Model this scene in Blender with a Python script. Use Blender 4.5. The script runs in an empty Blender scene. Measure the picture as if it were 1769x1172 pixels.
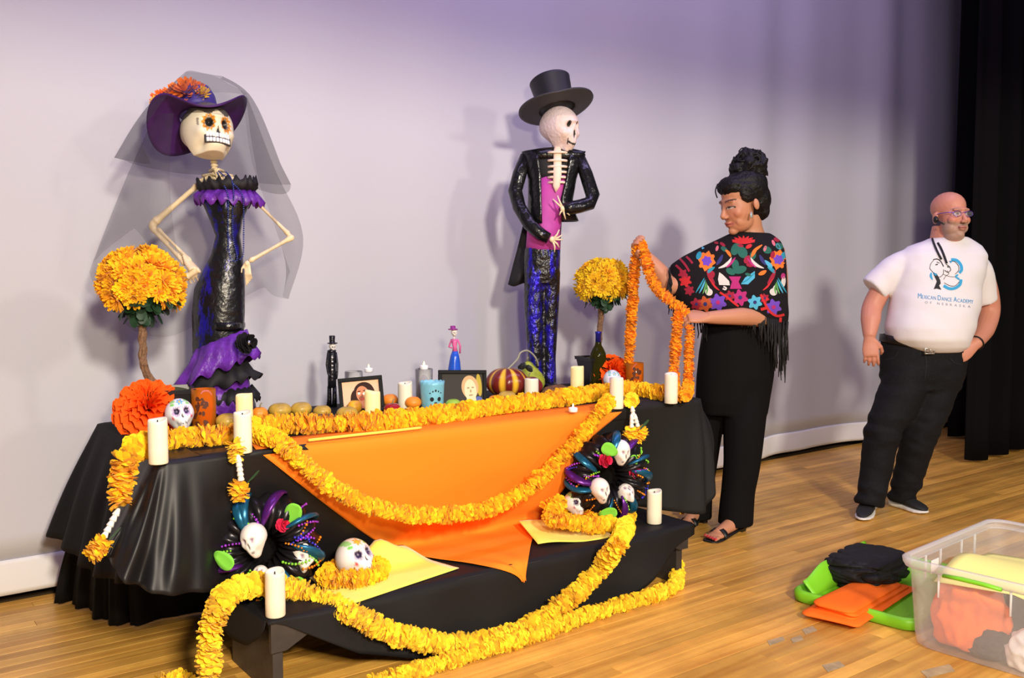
import bpy, bmesh, math, random
import numpy as np
from mathutils import Vector, Matrix, noise
from mathutils.bvhtree import BVHTree

V = Vector
PI = math.pi
rnd = random.Random(7)
SC = bpy.context.scene
COL = SC.collection

# ------------------------------------------------------------------ camera
CAM_Z = 1.315
YAW = math.atan2(0.598, 0.802)
PITCH = math.radians(3.81)
FPX = 1590.0
FWD = V((math.sin(YAW), math.cos(YAW), 0))
RGT = V((math.cos(YAW), -math.sin(YAW), 0))
cd = bpy.data.cameras.new('camera')
cam = bpy.data.objects.new('camera', cd)
COL.objects.link(cam)
cd.sensor_fit = 'HORIZONTAL'
cd.sensor_width = 36.0
cd.lens = 36.0 * FPX / 1769.0
cd.clip_start = 0.05
cam.location = (0, 0, CAM_Z)
cam.rotation_euler = (math.radians(90) - PITCH, 0, -YAW)
SC.camera = cam

# ------------------------------------------------------------------ exposure, world, lights
vs = SC.view_settings
vs.view_transform = 'Standard'
vs.look = 'None'
vs.gamma = 1.0
vs.use_curve_mapping = False
vs.exposure = 0.03
w = bpy.data.worlds.new('world')
SC.world = w
w.use_nodes = True
w.node_tree.nodes['Background'].inputs[0].default_value = (0.74, 0.70, 0.80, 1)
w.node_tree.nodes['Background'].inputs[1].default_value = 0.17


def light(name, kind, loc, target, energy, color, size=0.3, **kw):
    ld = bpy.data.lights.new(name, kind)
    ld.energy = energy
    ld.color = color
    if kind == 'AREA':
        ld.shape = 'RECTANGLE'
        ld.size = size
        ld.size_y = kw.get('size_y', size)
    else:
        ld.shadow_soft_size = size
    if kind == 'SPOT':
        ld.spot_size = math.radians(kw.get('angle', 60))
        ld.spot_blend = kw.get('blend', 0.6)
    o = bpy.data.objects.new(name, ld)
    COL.objects.link(o)
    o.location = loc
    o.rotation_euler = (V(target) - V(loc)).to_track_quat('-Z', 'Y').to_euler()
    return o


# front-of-house spot, left of the hall and high
light('front_spot_light', 'SPOT', (0.0, -4.1, 4.0), (2.2, 4.0, 0.4), 2150, (1.0, 0.90, 0.77), 0.34, angle=80, blend=0.8)
# weaker spot from the right of the hall
light('front_spot_light', 'SPOT', (4.6, -4.3, 3.9), (4.2, 4.0, 0.5), 480, (1.0, 0.90, 0.80), 0.34, angle=80, blend=0.8)
# warm light close to the stage edge beside the photographer
light('stage_edge_light', 'SPOT', (0.25, -0.25, 1.75), (1.8, 2.6, 0.25), 310, (1.0, 0.84, 0.60), 0.10, angle=112, blend=1.0)
# lavender batten over the stage, washing the white curtain
light('batten_light', 'AREA', (2.6, 2.4, 4.7), (2.6, 4.1, 1.4), 108, (0.60, 0.46, 1.0), 6.5, size_y=0.4)
light('blue_spot_light', 'SPOT', (1.5, 3.2, 4.5), (1.35, 4.1, 2.3), 14, (0.14, 0.06, 1.0), 0.1, angle=50, blend=1.0)
light('blue_spot_light', 'SPOT', (3.0, 3.2, 4.5), (2.85, 4.1, 2.3), 18, (0.14, 0.06, 1.0), 0.1, angle=50, blend=1.0)
light('blue_front_light', 'SPOT', (2.6, -0.5, 3.0), (2.85, 3.6, 1.0), 70, (0.08, 0.04, 1.0), 0.25, angle=22, blend=1.0)
light('blue_front_light', 'SPOT', (1.6, -0.5, 3.0), (1.3, 3.6, 1.1), 50, (0.08, 0.04, 1.0), 0.25, angle=18, blend=1.0)

_R = (Matrix.Rotation(-YAW, 3, 'Z') @ Matrix.Rotation(math.radians(90) - PITCH, 3, 'X'))


def ray(px, py):
    return _R @ V(((px - 884.5) / FPX, -(py - 586.0) / FPX, -1.0))


def at_y(px, py, y):
    d = ray(px, py)
    return V((0, 0, CAM_Z)) + d * (y / d.y)


def at_z(px, py, z):
    d = ray(px, py)
    return V((0, 0, CAM_Z)) + d * ((z - CAM_Z) / d.z)


def at_x(px, py, x):
    d = ray(px, py)
    return V((0, 0, CAM_Z)) + d * (x / d.x)


def at_d(px, py, dist):
    d = ray(px, py)
    return V((0, 0, CAM_Z)) + d * (dist / d.dot(FWD))


# ------------------------------------------------------------------ materials
_mats = {}


def mat(name, color=(0.8, 0.8, 0.8), rough=0.6, metal=0.0, bump=0.0, bscale=60.0, var=0.0, vscale=8.0, spec=0.5,
        emit=None, estr=0.0, sss=0.0, coat=0.0, sheen=0.0, objvar=0.0, trans=0.0, attr=None, ior=1.45):
    if name in _mats:
        return _mats[name]
    m = bpy.data.materials.new(name)
    m.use_nodes = True
    nt = m.node_tree
    b = nt.nodes['Principled BSDF']
    L = nt.links
    b.inputs['Roughness'].default_value = rough
    b.inputs['Metallic'].default_value = metal
    b.inputs['Specular IOR Level'].default_value = spec
    b.inputs['Base Color'].default_value = (*color, 1)
    b.inputs['Coat Weight'].default_value = coat
    b.inputs['Sheen Weight'].default_value = sheen
    b.inputs['Transmission Weight'].default_value = trans
    b.inputs['IOR'].default_value = ior
    if sss:
        b.inputs['Subsurface Weight'].default_value = sss
        b.inputs['Subsurface Radius'].default_value = (0.02, 0.008, 0.005)
        b.inputs['Subsurface Scale'].default_value = 0.5
    if emit:
        b.inputs['Emission Color'].default_value = (*emit, 1)
        b.inputs['Emission Strength'].default_value = estr
    tc = nt.nodes.new('ShaderNodeTexCoord')
    src = None
    if attr:
        a = nt.nodes.new('ShaderNodeAttribute')
        a.attribute_name = attr
        src = a.outputs['Color']
    if var:
        n = nt.nodes.new('ShaderNodeTexNoise')
        n.inputs['Scale'].default_value = vscale
        n.inputs['Detail'].default_value = 4
        L.new(tc.outputs['Object'], n.inputs['Vector'])
        mp = nt.nodes.new('ShaderNodeMapRange')
        mp.inputs['From Min'].default_value = 0.3
        mp.inputs['From Max'].default_value = 0.7
        mp.inputs['To Min'].default_value = 1 - var
        mp.inputs['To Max'].default_value = 1 + var
        L.new(n.outputs['Fac'], mp.inputs['Value'])
        h = nt.nodes.new('ShaderNodeHueSaturation')
        L.new(mp.outputs['Result'], h.inputs['Value'])
        if src is not None:
            L.new(src, h.inputs['Color'])
        else:
            h.inputs['Color'].default_value = (*color, 1)
        src = h.outputs['Color']
    if objvar:
        oi = nt.nodes.new('ShaderNodeObjectInfo')
        mp = nt.nodes.new('ShaderNodeMapRange')
        mp.inputs['To Min'].default_value = 1 - objvar
        mp.inputs['To Max'].default_value = 1 + objvar
        L.new(oi.outputs['Random'], mp.inputs['Value'])
        h = nt.nodes.new('ShaderNodeHueSaturation')
        L.new(mp.outputs['Result'], h.inputs['Value'])
        mp2 = nt.nodes.new('ShaderNodeMapRange')
        mp2.inputs['To Min'].default_value = 0.5 - objvar * 0.06
        mp2.inputs['To Max'].default_value = 0.5 + objvar * 0.06
        ml = nt.nodes.new('ShaderNodeMath')
        ml.operation = 'FRACT'
        m3 = nt.nodes.new('ShaderNodeMath')
        m3.operation = 'MULTIPLY'
        m3.inputs[1].default_value = 7.31
        L.new(oi.outputs['Random'], m3.inputs[0])
        L.new(m3.outputs[0], ml.inputs[0])
        L.new(ml.outputs[0], mp2.inputs['Value'])
        L.new(mp2.outputs['Result'], h.inputs['Hue'])
        if src is not None:
            L.new(src, h.inputs['Color'])
        else:
            h.inputs['Color'].default_value = (*color, 1)
        src = h.outputs['Color']
    if src is not None:
        L.new(src, b.inputs['Base Color'])
    if bump:
        n = nt.nodes.new('ShaderNodeTexNoise')
        n.inputs['Scale'].default_value = bscale
        n.inputs['Detail'].default_value = 3
        L.new(tc.outputs['Object'], n.inputs['Vector'])
        bp = nt.nodes.new('ShaderNodeBump')
        bp.inputs['Strength'].default_value = bump
        bp.inputs['Distance'].default_value = 0.02
        L.new(n.outputs['Fac'], bp.inputs['Height'])
        L.new(bp.outputs['Normal'], b.inputs['Normal'])
    _mats[name] = m
    return m


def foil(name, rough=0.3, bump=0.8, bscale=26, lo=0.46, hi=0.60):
    """Crinkled black plastic foil with the sheen of blue light painted in as metallic patches."""
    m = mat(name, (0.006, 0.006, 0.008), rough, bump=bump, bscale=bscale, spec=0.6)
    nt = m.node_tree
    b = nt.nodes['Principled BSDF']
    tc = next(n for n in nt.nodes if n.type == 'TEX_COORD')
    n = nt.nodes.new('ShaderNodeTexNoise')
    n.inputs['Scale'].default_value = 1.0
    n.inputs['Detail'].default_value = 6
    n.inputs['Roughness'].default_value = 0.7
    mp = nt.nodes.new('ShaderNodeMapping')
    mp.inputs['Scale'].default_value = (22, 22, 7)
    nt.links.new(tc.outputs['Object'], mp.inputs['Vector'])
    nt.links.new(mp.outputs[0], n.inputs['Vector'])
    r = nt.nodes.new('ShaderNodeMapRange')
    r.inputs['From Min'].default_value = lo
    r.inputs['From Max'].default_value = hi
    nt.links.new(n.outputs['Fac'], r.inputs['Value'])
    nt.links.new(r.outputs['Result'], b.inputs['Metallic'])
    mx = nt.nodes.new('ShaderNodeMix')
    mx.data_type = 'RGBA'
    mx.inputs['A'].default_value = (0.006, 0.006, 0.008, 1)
    mx.inputs['B'].default_value = (0.035, 0.02, 0.75, 1)  # reflected blue light, put into the base colour
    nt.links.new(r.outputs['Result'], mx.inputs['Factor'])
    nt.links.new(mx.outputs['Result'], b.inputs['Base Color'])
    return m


def sheer(name, color, alpha, rough=0.6, transl=0.0):
    """A see-through film or mesh: a part of the light passes straight through, the rest meets the cloth."""
    if name in _mats:
        return _mats[name]
    m = bpy.data.materials.new(name)
    m.use_nodes = True
    nt = m.node_tree
    nt.nodes.clear()
    out = nt.nodes.new('ShaderNodeOutputMaterial')
    t = nt.nodes.new('ShaderNodeBsdfTransparent')
    d = nt.nodes.new('ShaderNodeBsdfPrincipled')
    d.inputs['Base Color'].default_value = (*color, 1)
    d.inputs['Roughness'].default_value = rough
    mx = nt.nodes.new('ShaderNodeMixShader')
    mx.inputs[0].default_value = alpha
    nt.links.new(t.outputs[0], mx.inputs[1])
    if transl:
        tr = nt.nodes.new('ShaderNodeBsdfTranslucent')
        tr.inputs[0].default_value = (*color, 1)
        m2 = nt.nodes.new('ShaderNodeMixShader')
        m2.inputs[0].default_value = transl
        nt.links.new(d.outputs[0], m2.inputs[1])
        nt.links.new(tr.outputs[0], m2.inputs[2])
        nt.links.new(m2.outputs[0], mx.inputs[2])
    else:
        nt.links.new(d.outputs[0], mx.inputs[2])
    nt.links.new(mx.outputs[0], out.inputs[0])
    _mats[name] = m
    return m


# ------------------------------------------------------------------ object helpers
_inv = {}


def thing(name, label, cat, loc=(0, 0, 0), rotz=0.0, group=None):
    o = bpy.data.objects.new(name, None)
    o.empty_display_size = 0.05
    COL.objects.link(o)
    o.location = loc
    o.rotation_euler = (0, 0, rotz)
    o['label'] = label
    o['category'] = cat
    if group:
        o['group'] = group
    _inv[o.name] = (Matrix.Translation(V(loc)) @ Matrix.Rotation(rotz, 4, 'Z')).inverted()
    return o


def root_of(o):
    while o.parent is not None:
        o = o.parent
    return o


def mesh_from(bm, name, smooth=True):
    me = bpy.data.meshes.new(name)
    bm.to_mesh(me)
    bm.free()
    if smooth:
        me.polygons.foreach_set('use_smooth', [True] * len(me.polygons))
    return me


def obj(name, src, m=None, parent=None, smooth=True, local=False, label=None, kind=None):
    """src: a bmesh or a mesh in WORLD coordinates (or, local=True, in the frame of the thing)."""
    if isinstance(src, bmesh.types.BMesh):
        if parent is not None and not local:
            src.transform(_inv[root_of(parent).name])
        me = mesh_from(src, name, smooth)
    else:
        me = src
        if parent is not None and not local:
            me.transform(_inv[root_of(parent).name])
    o = bpy.data.objects.new(name, me)
    COL.objects.link(o)
    if parent is not None:
        o.parent = parent
    if m is not None:
        ms = m if isinstance(m, (list, tuple)) else [m]
        me.materials.clear()
        for x in ms:
            me.materials.append(x)
    if label:
        o['label'] = label
    if kind:
        o['kind'] = kind
    return o


def inst(name, me, M, parent, m=None):
    """One more object on shared mesh data, placed by the world matrix M under its thing."""
    o = bpy.data.objects.new(name, me)
    COL.objects.link(o)
    o.parent = parent
    o.matrix_local = _inv[root_of(parent).name] @ M
    return o


def tag(o, label, cat, group=None, kind=None):
    if label:
        o['label'] = label
    if cat:
        o['category'] = cat
    if group:
        o['group'] = group
    if kind:
        o['kind'] = kind
    return o


def structure(name, bm, m, smooth=False, parent=None):
    o = obj(name, bm, m, parent, smooth=smooth)
    o['kind'] = 'structure'
    _inv[o.name] = Matrix.Identity(4)
    return o


# ------------------------------------------------------------------ shape helpers
def frames(pts):
    pts = [V(p) for p in pts]
    n = len(pts)
    out = []
    prev = None
    for i in range(n):
        t = (pts[min(i + 1, n - 1)] - pts[max(i - 1, 0)])
        if t.length < 1e-9:
            t = V((0, 0, 1))
        t.normalize()
        if prev is None:
            a = V((0, 0, 1)) if abs(t.z) < 0.9 else V((0, 1, 0))
            u = t.cross(a).normalized()
        else:
            u = prev - t * prev.dot(t)
            if u.length < 1e-6:
                u = t.orthogonal()
            u.normalize()
        prev = u
        out.append((pts[i], t, u, t.cross(u)))
    return out


def loft(bm, rings, cap=True, closed=True):
    vr = [[bm.verts.new(p) for p in r] for r in rings]
    n = len(vr[0])
    for a, b in zip(vr[:-1], vr[1:]):
        for i in range(n if closed else n - 1):
            j = (i + 1) % n
            try:
                bm.faces.new((a[i], a[j], b[j], b[i]))
            except ValueError:
                pass
    if cap and closed:
        bm.faces.new(list(reversed(vr[0])))
        bm.faces.new(vr[-1])
    return vr


def tube(bm, pts, rad, n=10, cap=True, flat=1.0):
    fr = frames(pts)
    k = len(fr)
    rings = []
    for i, (p, t, u, v) in enumerate(fr):
        r = rad[i] if isinstance(rad, (list, tuple)) else rad
        rings.append([p + u * (r * math.cos(2 * PI * j / n)) + v * (r * flat * math.sin(2 * PI * j / n)) for j in range(n)])
    return loft(bm, rings, cap)


def ering(c, rx, ry, n=20, rz=0.0, tilt=None, p=2.0):
    """Elliptic (super-elliptic) horizontal ring."""
    out = []
    for j in range(n):
        a = 2 * PI * j / n
        ca, sa = math.cos(a), math.sin(a)
        x = rx * math.copysign(abs(ca) ** (2 / p), ca)
        y = ry * math.copysign(abs(sa) ** (2 / p), sa)
        q = V((x * math.cos(rz) - y * math.sin(rz), x * math.sin(rz) + y * math.cos(rz), 0))
        if tilt is not None:
            q = tilt @ q
        out.append(V(c) + q)
    return out


def lathe(bm, prof, n=24, c=(0, 0, 0), M=None, cap=True):
    rings = []
    for r, z in prof:
        ring = [V((r * math.cos(2 * PI * j / n), r * math.sin(2 * PI * j / n), z)) for j in range(n)]
        if M is not None:
            ring = [M @ q for q in ring]
        rings.append([q + V(c) for q in ring])
    return loft(bm, rings, cap)


def box(bm, c, s, M=None, bev=0.0):
    r = bmesh.ops.create_cube(bm, size=1.0)
    vs_ = r['verts']
    for v in vs_:
        v.co = V((v.co.x * s[0], v.co.y * s[1], v.co.z * s[2]))
    if bev:
        es = list({e for v in vs_ for e in v.link_edges})
        rr = bmesh.ops.bevel(bm, geom=es, offset=bev, segments=2, affect='EDGES', profile=0.5)
        vs_ = list({v for f in rr['faces'] for v in f.verts} | {v for v in vs_ if v.is_valid})
    for v in vs_:
        q = v.co.copy()
        if M is not None:
            q = M @ q
        v.co = q + V(c)
    return vs_


def ell(bm, c, r, M=None, sub=3):
    rr = bmesh.ops.create_icosphere(bm, subdivisions=sub, radius=1.0)
    for v in rr['verts']:
        q = V((v.co.x * r[0], v.co.y * r[1], v.co.z * r[2]))
        if M is not None:
            q = M @ q
        v.co = q + V(c)
    return rr['verts']


def grid(bm, P, closed_u=False):
    """P[i][j] points -> quads."""
    vg = [[bm.verts.new(p) for p in row] for row in P]
    for i in range(len(vg) - 1):
        m_ = len(vg[i])
        for j in range(m_ if closed_u else m_ - 1):
            k = (j + 1) % m_
            bm.faces.new((vg[i][j], vg[i][k], vg[i + 1][k], vg[i + 1][j]))
    return vg


def with_mods(bm_or_me, mods):
    me = bm_or_me
    if isinstance(me, bmesh.types.BMesh):
        me = bpy.data.meshes.new('tmp')
        bm_or_me.to_mesh(me)
        bm_or_me.free()
    o = bpy.data.objects.new('tmp', me)
    COL.objects.link(o)
    for kind, kw in mods:
        md = o.modifiers.new(kind, kind)
        for k, v in kw.items():
            setattr(md, k, v)
    dg = bpy.context.evaluated_depsgraph_get()
    dg.update()
    me2 = bpy.data.meshes.new_from_object(o.evaluated_get(dg))
    bpy.data.objects.remove(o)
    bpy.data.meshes.remove(me)
    me2.polygons.foreach_set('use_smooth', [True] * len(me2.polygons))
    return me2


def fuse(bm, voxel, smooth=6):
    return with_mods(bm, [('REMESH', dict(mode='VOXEL', voxel_size=voxel)), ('SMOOTH', dict(factor=0.5, iterations=smooth))])


def thick(bm, t, offset=0.0, sub=0):
    mods = []
    if sub:
        mods.append(('SUBSURF', dict(levels=sub, render_levels=sub)))
    mods.append(('SOLIDIFY', dict(thickness=t, offset=offset)))
    return with_mods(bm, mods)


def displace(me, fn):
    """Moves every vertex along its normal by fn(position)."""
    n = len(me.vertices)
    nr = np.empty(n * 3)
    co = np.empty(n * 3)
    me.vertex_normals.foreach_get('vector', nr)
    me.vertices.foreach_get('co', co)
    co = co.reshape(-1, 3)
    d = np.array([fn(V(p)) for p in co])
    co = co + nr.reshape(-1, 3) * d[:, None]
    me.vertices.foreach_set('co', co.ravel())
    me.update()


def paint(me, fn, name='Col'):
    a = me.color_attributes.new(name, 'FLOAT_COLOR', 'POINT')
    n = len(me.vertices)
    co = np.empty(n * 3)
    me.vertices.foreach_get('co', co)
    c = fn(co.reshape(-1, 3))
    buf = np.ones((n, 4))
    buf[:, :3] = c
    a.data.foreach_set('color', buf.ravel())


def spline(pts, n_per=8, closed=False):
    pts = [V(p) for p in pts]
    out = []
    k = len(pts)
    rng = range(k) if closed else range(k - 1)
    for i in rng:
        g = (lambda q: pts[q % k]) if closed else (lambda q: pts[max(0, min(k - 1, q))])
        p0, p1, p2, p3 = g(i - 1), g(i), g(i + 1), g(i + 2)
        for s in range(n_per):
            t = s / n_per
            out.append(0.5 * ((2 * p1) + (p2 - p0) * t + (2 * p0 - 5 * p1 + 4 * p2 - p3) * t * t + (3 * p1 - p0 - 3 * p2 + p3) * t ** 3))
    if not closed:
        out.append(pts[-1])
    return out


def resample(pts, step):
    out = [pts[0]]
    acc = 0.0
    for a, b in zip(pts[:-1], pts[1:]):
        d = (b - a).length
        while acc + d >= step:
            f = (step - acc) / d
            a = a + (b - a) * f
            out.append(a)
            d = (b - a).length
            acc = 0.0
        acc += d
    return out


def sm(a, b, x):
    t = max(0.0, min(1.0, (x - a) / (b - a)))
    return t * t * (3 - 2 * t)


def lerp(a, b, t):
    return a + (b - a) * t


def interp(xs, ys, x):
    return float(np.interp(x, xs, ys))


# ------------------------------------------------------------------ floor
def wood(name, col_a, col_b, rough=0.32):
    m = mat(name, col_a, rough)
    nt = m.node_tree
    L = nt.links
    b = nt.nodes['Principled BSDF']
    tc = next(n for n in nt.nodes if n.type == 'TEX_COORD')
    oi = nt.nodes.new('ShaderNodeObjectInfo')
    mp = nt.nodes.new('ShaderNodeMapping')
    mp.inputs['Scale'].default_value = (1.3, 26, 26)
    cb = nt.nodes.new('ShaderNodeCombineXYZ')
    mu = nt.nodes.new('ShaderNodeMath')
    mu.operation = 'MULTIPLY'
    mu.inputs[1].default_value = 40
    L.new(oi.outputs['Random'], mu.inputs[0])
    L.new(mu.outputs[0], cb.inputs[0])
    L.new(mu.outputs[0], cb.inputs[1])
    L.new(cb.outputs[0], mp.inputs['Location'])
    L.new(tc.outputs['Object'], mp.inputs['Vector'])
    n = nt.nodes.new('ShaderNodeTexNoise')
    n.inputs['Scale'].default_value = 1.0
    n.inputs['Detail'].default_value = 5
    L.new(mp.outputs[0], n.inputs['Vector'])
    mix = nt.nodes.new('ShaderNodeMix')
    mix.data_type = 'RGBA'
    mix.inputs['A'].default_value = (*col_a, 1)
    mix.inputs['B'].default_value = (*col_b, 1)
    r2 = nt.nodes.new('ShaderNodeMapRange')
    r2.inputs['From Min'].default_value = 0.36
    r2.inputs['From Max'].default_value = 0.72
    L.new(n.outputs['Fac'], r2.inputs['Value'])
    L.new(r2.outputs['Result'], mix.inputs['Factor'])
    h = nt.nodes.new('ShaderNodeHueSaturation')
    r3 = nt.nodes.new('ShaderNodeMapRange')
    r3.inputs['To Min'].default_value = 0.72
    r3.inputs['To Max'].default_value = 1.22
    L.new(oi.outputs['Random'], r3.inputs['Value'])
    L.new(r3.outputs['Result'], h.inputs['Value'])
    L.new(mix.outputs['Result'], h.inputs['Color'])
    # scuffs and worn patches over the boards (in world coordinates of the floor)
    g = nt.nodes.new('ShaderNodeNewGeometry')
    n2 = nt.nodes.new('ShaderNodeTexNoise')
    n2.inputs['Scale'].default_value = 3.2
    n2.inputs['Detail'].default_value = 6
    n2.inputs['Roughness'].default_value = 0.65
    L.new(g.outputs['Position'], n2.inputs['Vector'])
    r4 = nt.nodes.new('ShaderNodeMapRange')
    r4.inputs['From Min'].default_value = 0.35
    r4.inputs['From Max'].default_value = 0.7
    r4.inputs['To Min'].default_value = 1.12
    r4.inputs['To Max'].default_value = 0.80
    L.new(n2.outputs['Fac'], r4.inputs['Value'])
    h2 = nt.nodes.new('ShaderNodeHueSaturation')
    L.new(r4.outputs['Result'], h2.inputs['Value'])
    L.new(h.outputs['Color'], h2.inputs['Color'])
    L.new(h2.outputs['Color'], b.inputs['Base Color'])
    r5 = nt.nodes.new('ShaderNodeMapRange')
    r5.inputs['To Min'].default_value = rough - 0.08
    r5.inputs['To Max'].default_value = rough + 0.16
    L.new(n2.outputs['Fac'], r5.inputs['Value'])
    L.new(r5.outputs['Result'], b.inputs['Roughness'])
    return m


M_FLOOR = wood('oak_floorboards', (0.80, 0.44, 0.085), (0.52, 0.235, 0.04))
bm = bmesh.new()
box(bm, (3.5, 1.8, -0.06), (17, 9.0, 0.08))
floor = structure('floor', bm, mat('subfloor', (0.09, 0.05, 0.02), 0.8))
PW = 0.0585
_len = [1.1, 1.4, 1.7, 2.0, 2.3]
_pm = []
for Lq in _len:
    bm = bmesh.new()
    box(bm, (0, 0, 0), (Lq - 0.0015, PW - 0.0014, 0.019), bev=0.0007)
    _pm.append(mesh_from(bm, 'plank', False))
    _pm[-1].materials.append(M_FLOOR)
rest = bmesh.new()
n_pl = 0
rp = random.Random(3)
for r in range(92):
    y = -1.22 + (r + 0.5) * PW
    x = -1.6 - rp.random() * 1.6
    while x < 10.5:
        k = rp.randrange(5)
        xc = x + _len[k] / 2
        # does this board come into view?
        p = V((xc, y, 0)) - V((0, 0, CAM_Z))
        d, s = p.dot(FWD), p.dot(RGT)
        seen = d > 0.5 and abs(s) - _len[k] * 0.5 < 0.56 * d and d > 2.85 and y < 4.3
        if seen and n_pl < 296:
            inst('plank', _pm[k], Matrix.Translation((xc, y, -0.0095)), floor)
            n_pl += 1
        else:
            box(rest, (xc, y, -0.0095), (_len[k] - 0.0015, PW - 0.0014, 0.019))
        x += _len[k]
o = obj('floorboards', rest, M_FLOOR, floor, smooth=False)
o['kind'] = 'stuff'

# ------------------------------------------------------------------ walls behind the curtains
M_WALL = mat('dark_stage_wall', (0.02, 0.018, 0.02), 0.9)
bm = bmesh.new()
box(bm, (3.5, 4.75, 2.6), (17, 0.12, 5.4))
structure('wall_back', bm, M_WALL)
bm = bmesh.new()
box(bm, (11.0, 2.0, 2.6), (0.12, 5.6, 5.4))
structure('wall_right', bm, M_WALL)

# unseen cloth flag added over the stage opening: it trims the hall light off the upper part of the curtain
bm = bmesh.new()
box(bm, (2.5, 0.0, 4.07), (16, 0.04, 1.75))
structure('light_flag_1', bm, mat('light_flag_cloth', (0.02, 0.018, 0.02), 0.9))

# white stage curtain: one cloth with soft folds that deepen to the right
def curtain_y(x, z):
    k = sm(3.6, 5.6, x)
    f = 0.028 * k * (math.sin(x * 7.3 + 0.4 * math.sin(x * 2.1)) * 0.6 + math.sin(x * 12.7 + 1.3) * 0.25)
    f += 0.018 * math.sin(x * 2.7 + 0.8) + 0.006 * math.sin(x * 9.1)
    f += 0.07 * k * math.sin((x - 5.35) * 2.6) * (1 - 0.35 * sm(0.2, 3.0, z))
    return 4.13 + f + 0.01 * math.sin(z * 1.7 + x)


M_CURT = mat('white_curtain', (0.515, 0.515, 0.545), 0.85, bump=0.06, bscale=240)
ct = thing('stage_curtain', 'floor-length white fabric curtain hanging behind the altar table', 'curtain', (3.5, 4.13, 0))
xs = np.linspace(-2.6, 8.3, 260)
zs = list(np.linspace(4.9, 0.17, 44))
bm = bmesh.new()
grid(bm, [[V((x, curtain_y(x, z), z)) for x in xs] for z in zs])
obj('curtain_panel', thick(bm, 0.004), M_CURT, ct)
bm = bmesh.new()
grid(bm, [[V((x, curtain_y(x, z) - 0.004 - 0.003 * math.sin(PI * (0.175 - z) / 0.14), z)) for x in xs] for z in (0.178, 0.16, 0.10, 0.055, 0.035)])
obj('hem', thick(bm, 0.007), mat('white_hem', (0.72, 0.71, 0.69), 0.8), ct)
# black velour legs at the right of the stage
M_VEL = mat('black_velour', (0.006, 0.0055, 0.006), 0.95, spec=0.05)


def velour(name, label, x0, x1, yb, amp, freq, zlow):
    t = thing(name, label, 'curtain', ((x0 + x1) / 2, yb, 0))
    bm_ = bmesh.new()
    xs_ = np.linspace(x0, x1, int((x1 - x0) * 70))
    grid(bm_, [[V((x, yb + amp * (math.sin(x * freq) + 0.4 * math.sin(x * freq * 2.3 + 1)) * (1 + 0.1 * math.sin(z)), z + (0.008 * math.sin(x * 23) if z < 0.2 else 0)))
                for x in xs_] for z in np.linspace(4.9, zlow, 20)])
    obj('drape', thick(bm_, 0.006), M_VEL, t)
    return t


velour('leg_curtain', 'black velvet side curtain with deep folds hanging just above the boards', 6.40, 9.6, 3.22, 0.05, 19, 0.03)
velour('border_curtain', 'black velvet curtain half hidden behind the folded side curtain', 7.30, 10.6, 3.80, 0.05, 15, 0.03)

# ================================================================== altar table, bench and cloths
TX0, TX1, TY0, TY1, TZ = 0.82, 3.27, 2.92, 3.80, 0.745
BX0, BX1, BY0, BY1, BZ = 1.06, 2.93, 2.68, 3.06, 0.255

M_BLK = mat('black_tablecloth', (0.0065, 0.006, 0.0065), 0.75, spec=0.2)
M_SATIN = mat('black_satin', (0.008, 0.0075, 0.0085), 0.47, spec=0.38)
M_BENCHCLOTH = mat('black_bench_cloth', (0.010, 0.0095, 0.010), 0.65, spec=0.25)


def drape_rect(x0, x1, y0, y1, z, zlow, flare, fold, nfold, seed, rc=0.03, hi=None):
    """A cloth over a rectangular table top: flat on top, hanging in soft folds all round."""
    rr = random.Random(seed)
    per = []
    N = 60

    def side(a, b, n):
        for i in range(n):
            t = i / n
            per.append((V((lerp(a[0], b[0], t), lerp(a[1], b[1], t), 0))))
    side((x0 + rc, y0), (x1 - rc, y0), N)
    side((x1, y0 + rc), (x1, y1 - rc), N // 2)
    side((x1 - rc, y1), (x0 + rc, y1), N)
    side((x0, y1 - rc), (x0, y0 + rc), N // 2)
    n = len(per)
    c = V(((x0 + x1) / 2, (y0 + y1) / 2, 0))
    bm_ = bmesh.new()
    rows = []
    ph = [rr.random() * 6.28 for _ in range(4)]
    for k, f in enumerate((0.0, 0.5, 0.93, 1.0)):
        rows.append([c + (p - c) * f + V((0, 0, z - (0.006 if f == 1.0 else 0))) for p in per])
    for k in range(1, 15):
        v = k / 14
        row = []
        for i, p in enumerate(per):
            a, b = per[i - 1], per[(i + 1) % n]
            t = (b - a).normalized()
            nn = V((t.y, -t.x, 0))
            s = i / n * 2 * PI
            fo = fold * v * (math.sin(s * nfold + ph[0]) + 0.5 * math.sin(s * nfold * 1.7 + ph[1]))
            e = flare(p, v)
            zz = lerp(z - 0.006, zlow(p) if callable(zlow) else zlow, v)
            row.append(p + nn * (fo + e + 0.006) + V((0, 0, zz)))
        rows.append(row)
    grid(bm_, rows, closed_u=True)
    return bm_


t = thing('tablecloth', 'matt black cloth covering the whole altar table down to the floor', 'tablecloth', ((TX0 + TX1) / 2, (TY0 + TY1) / 2, 0))


bm = drape_rect(TX0, TX1, TY0, TY1, TZ, TZ - 0.05, lambda p, v: 0.004 * v, 0.002, 17, 3)
obj('cloth', thick(bm, 0.003, -1.0), M_BLK, t)
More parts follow.
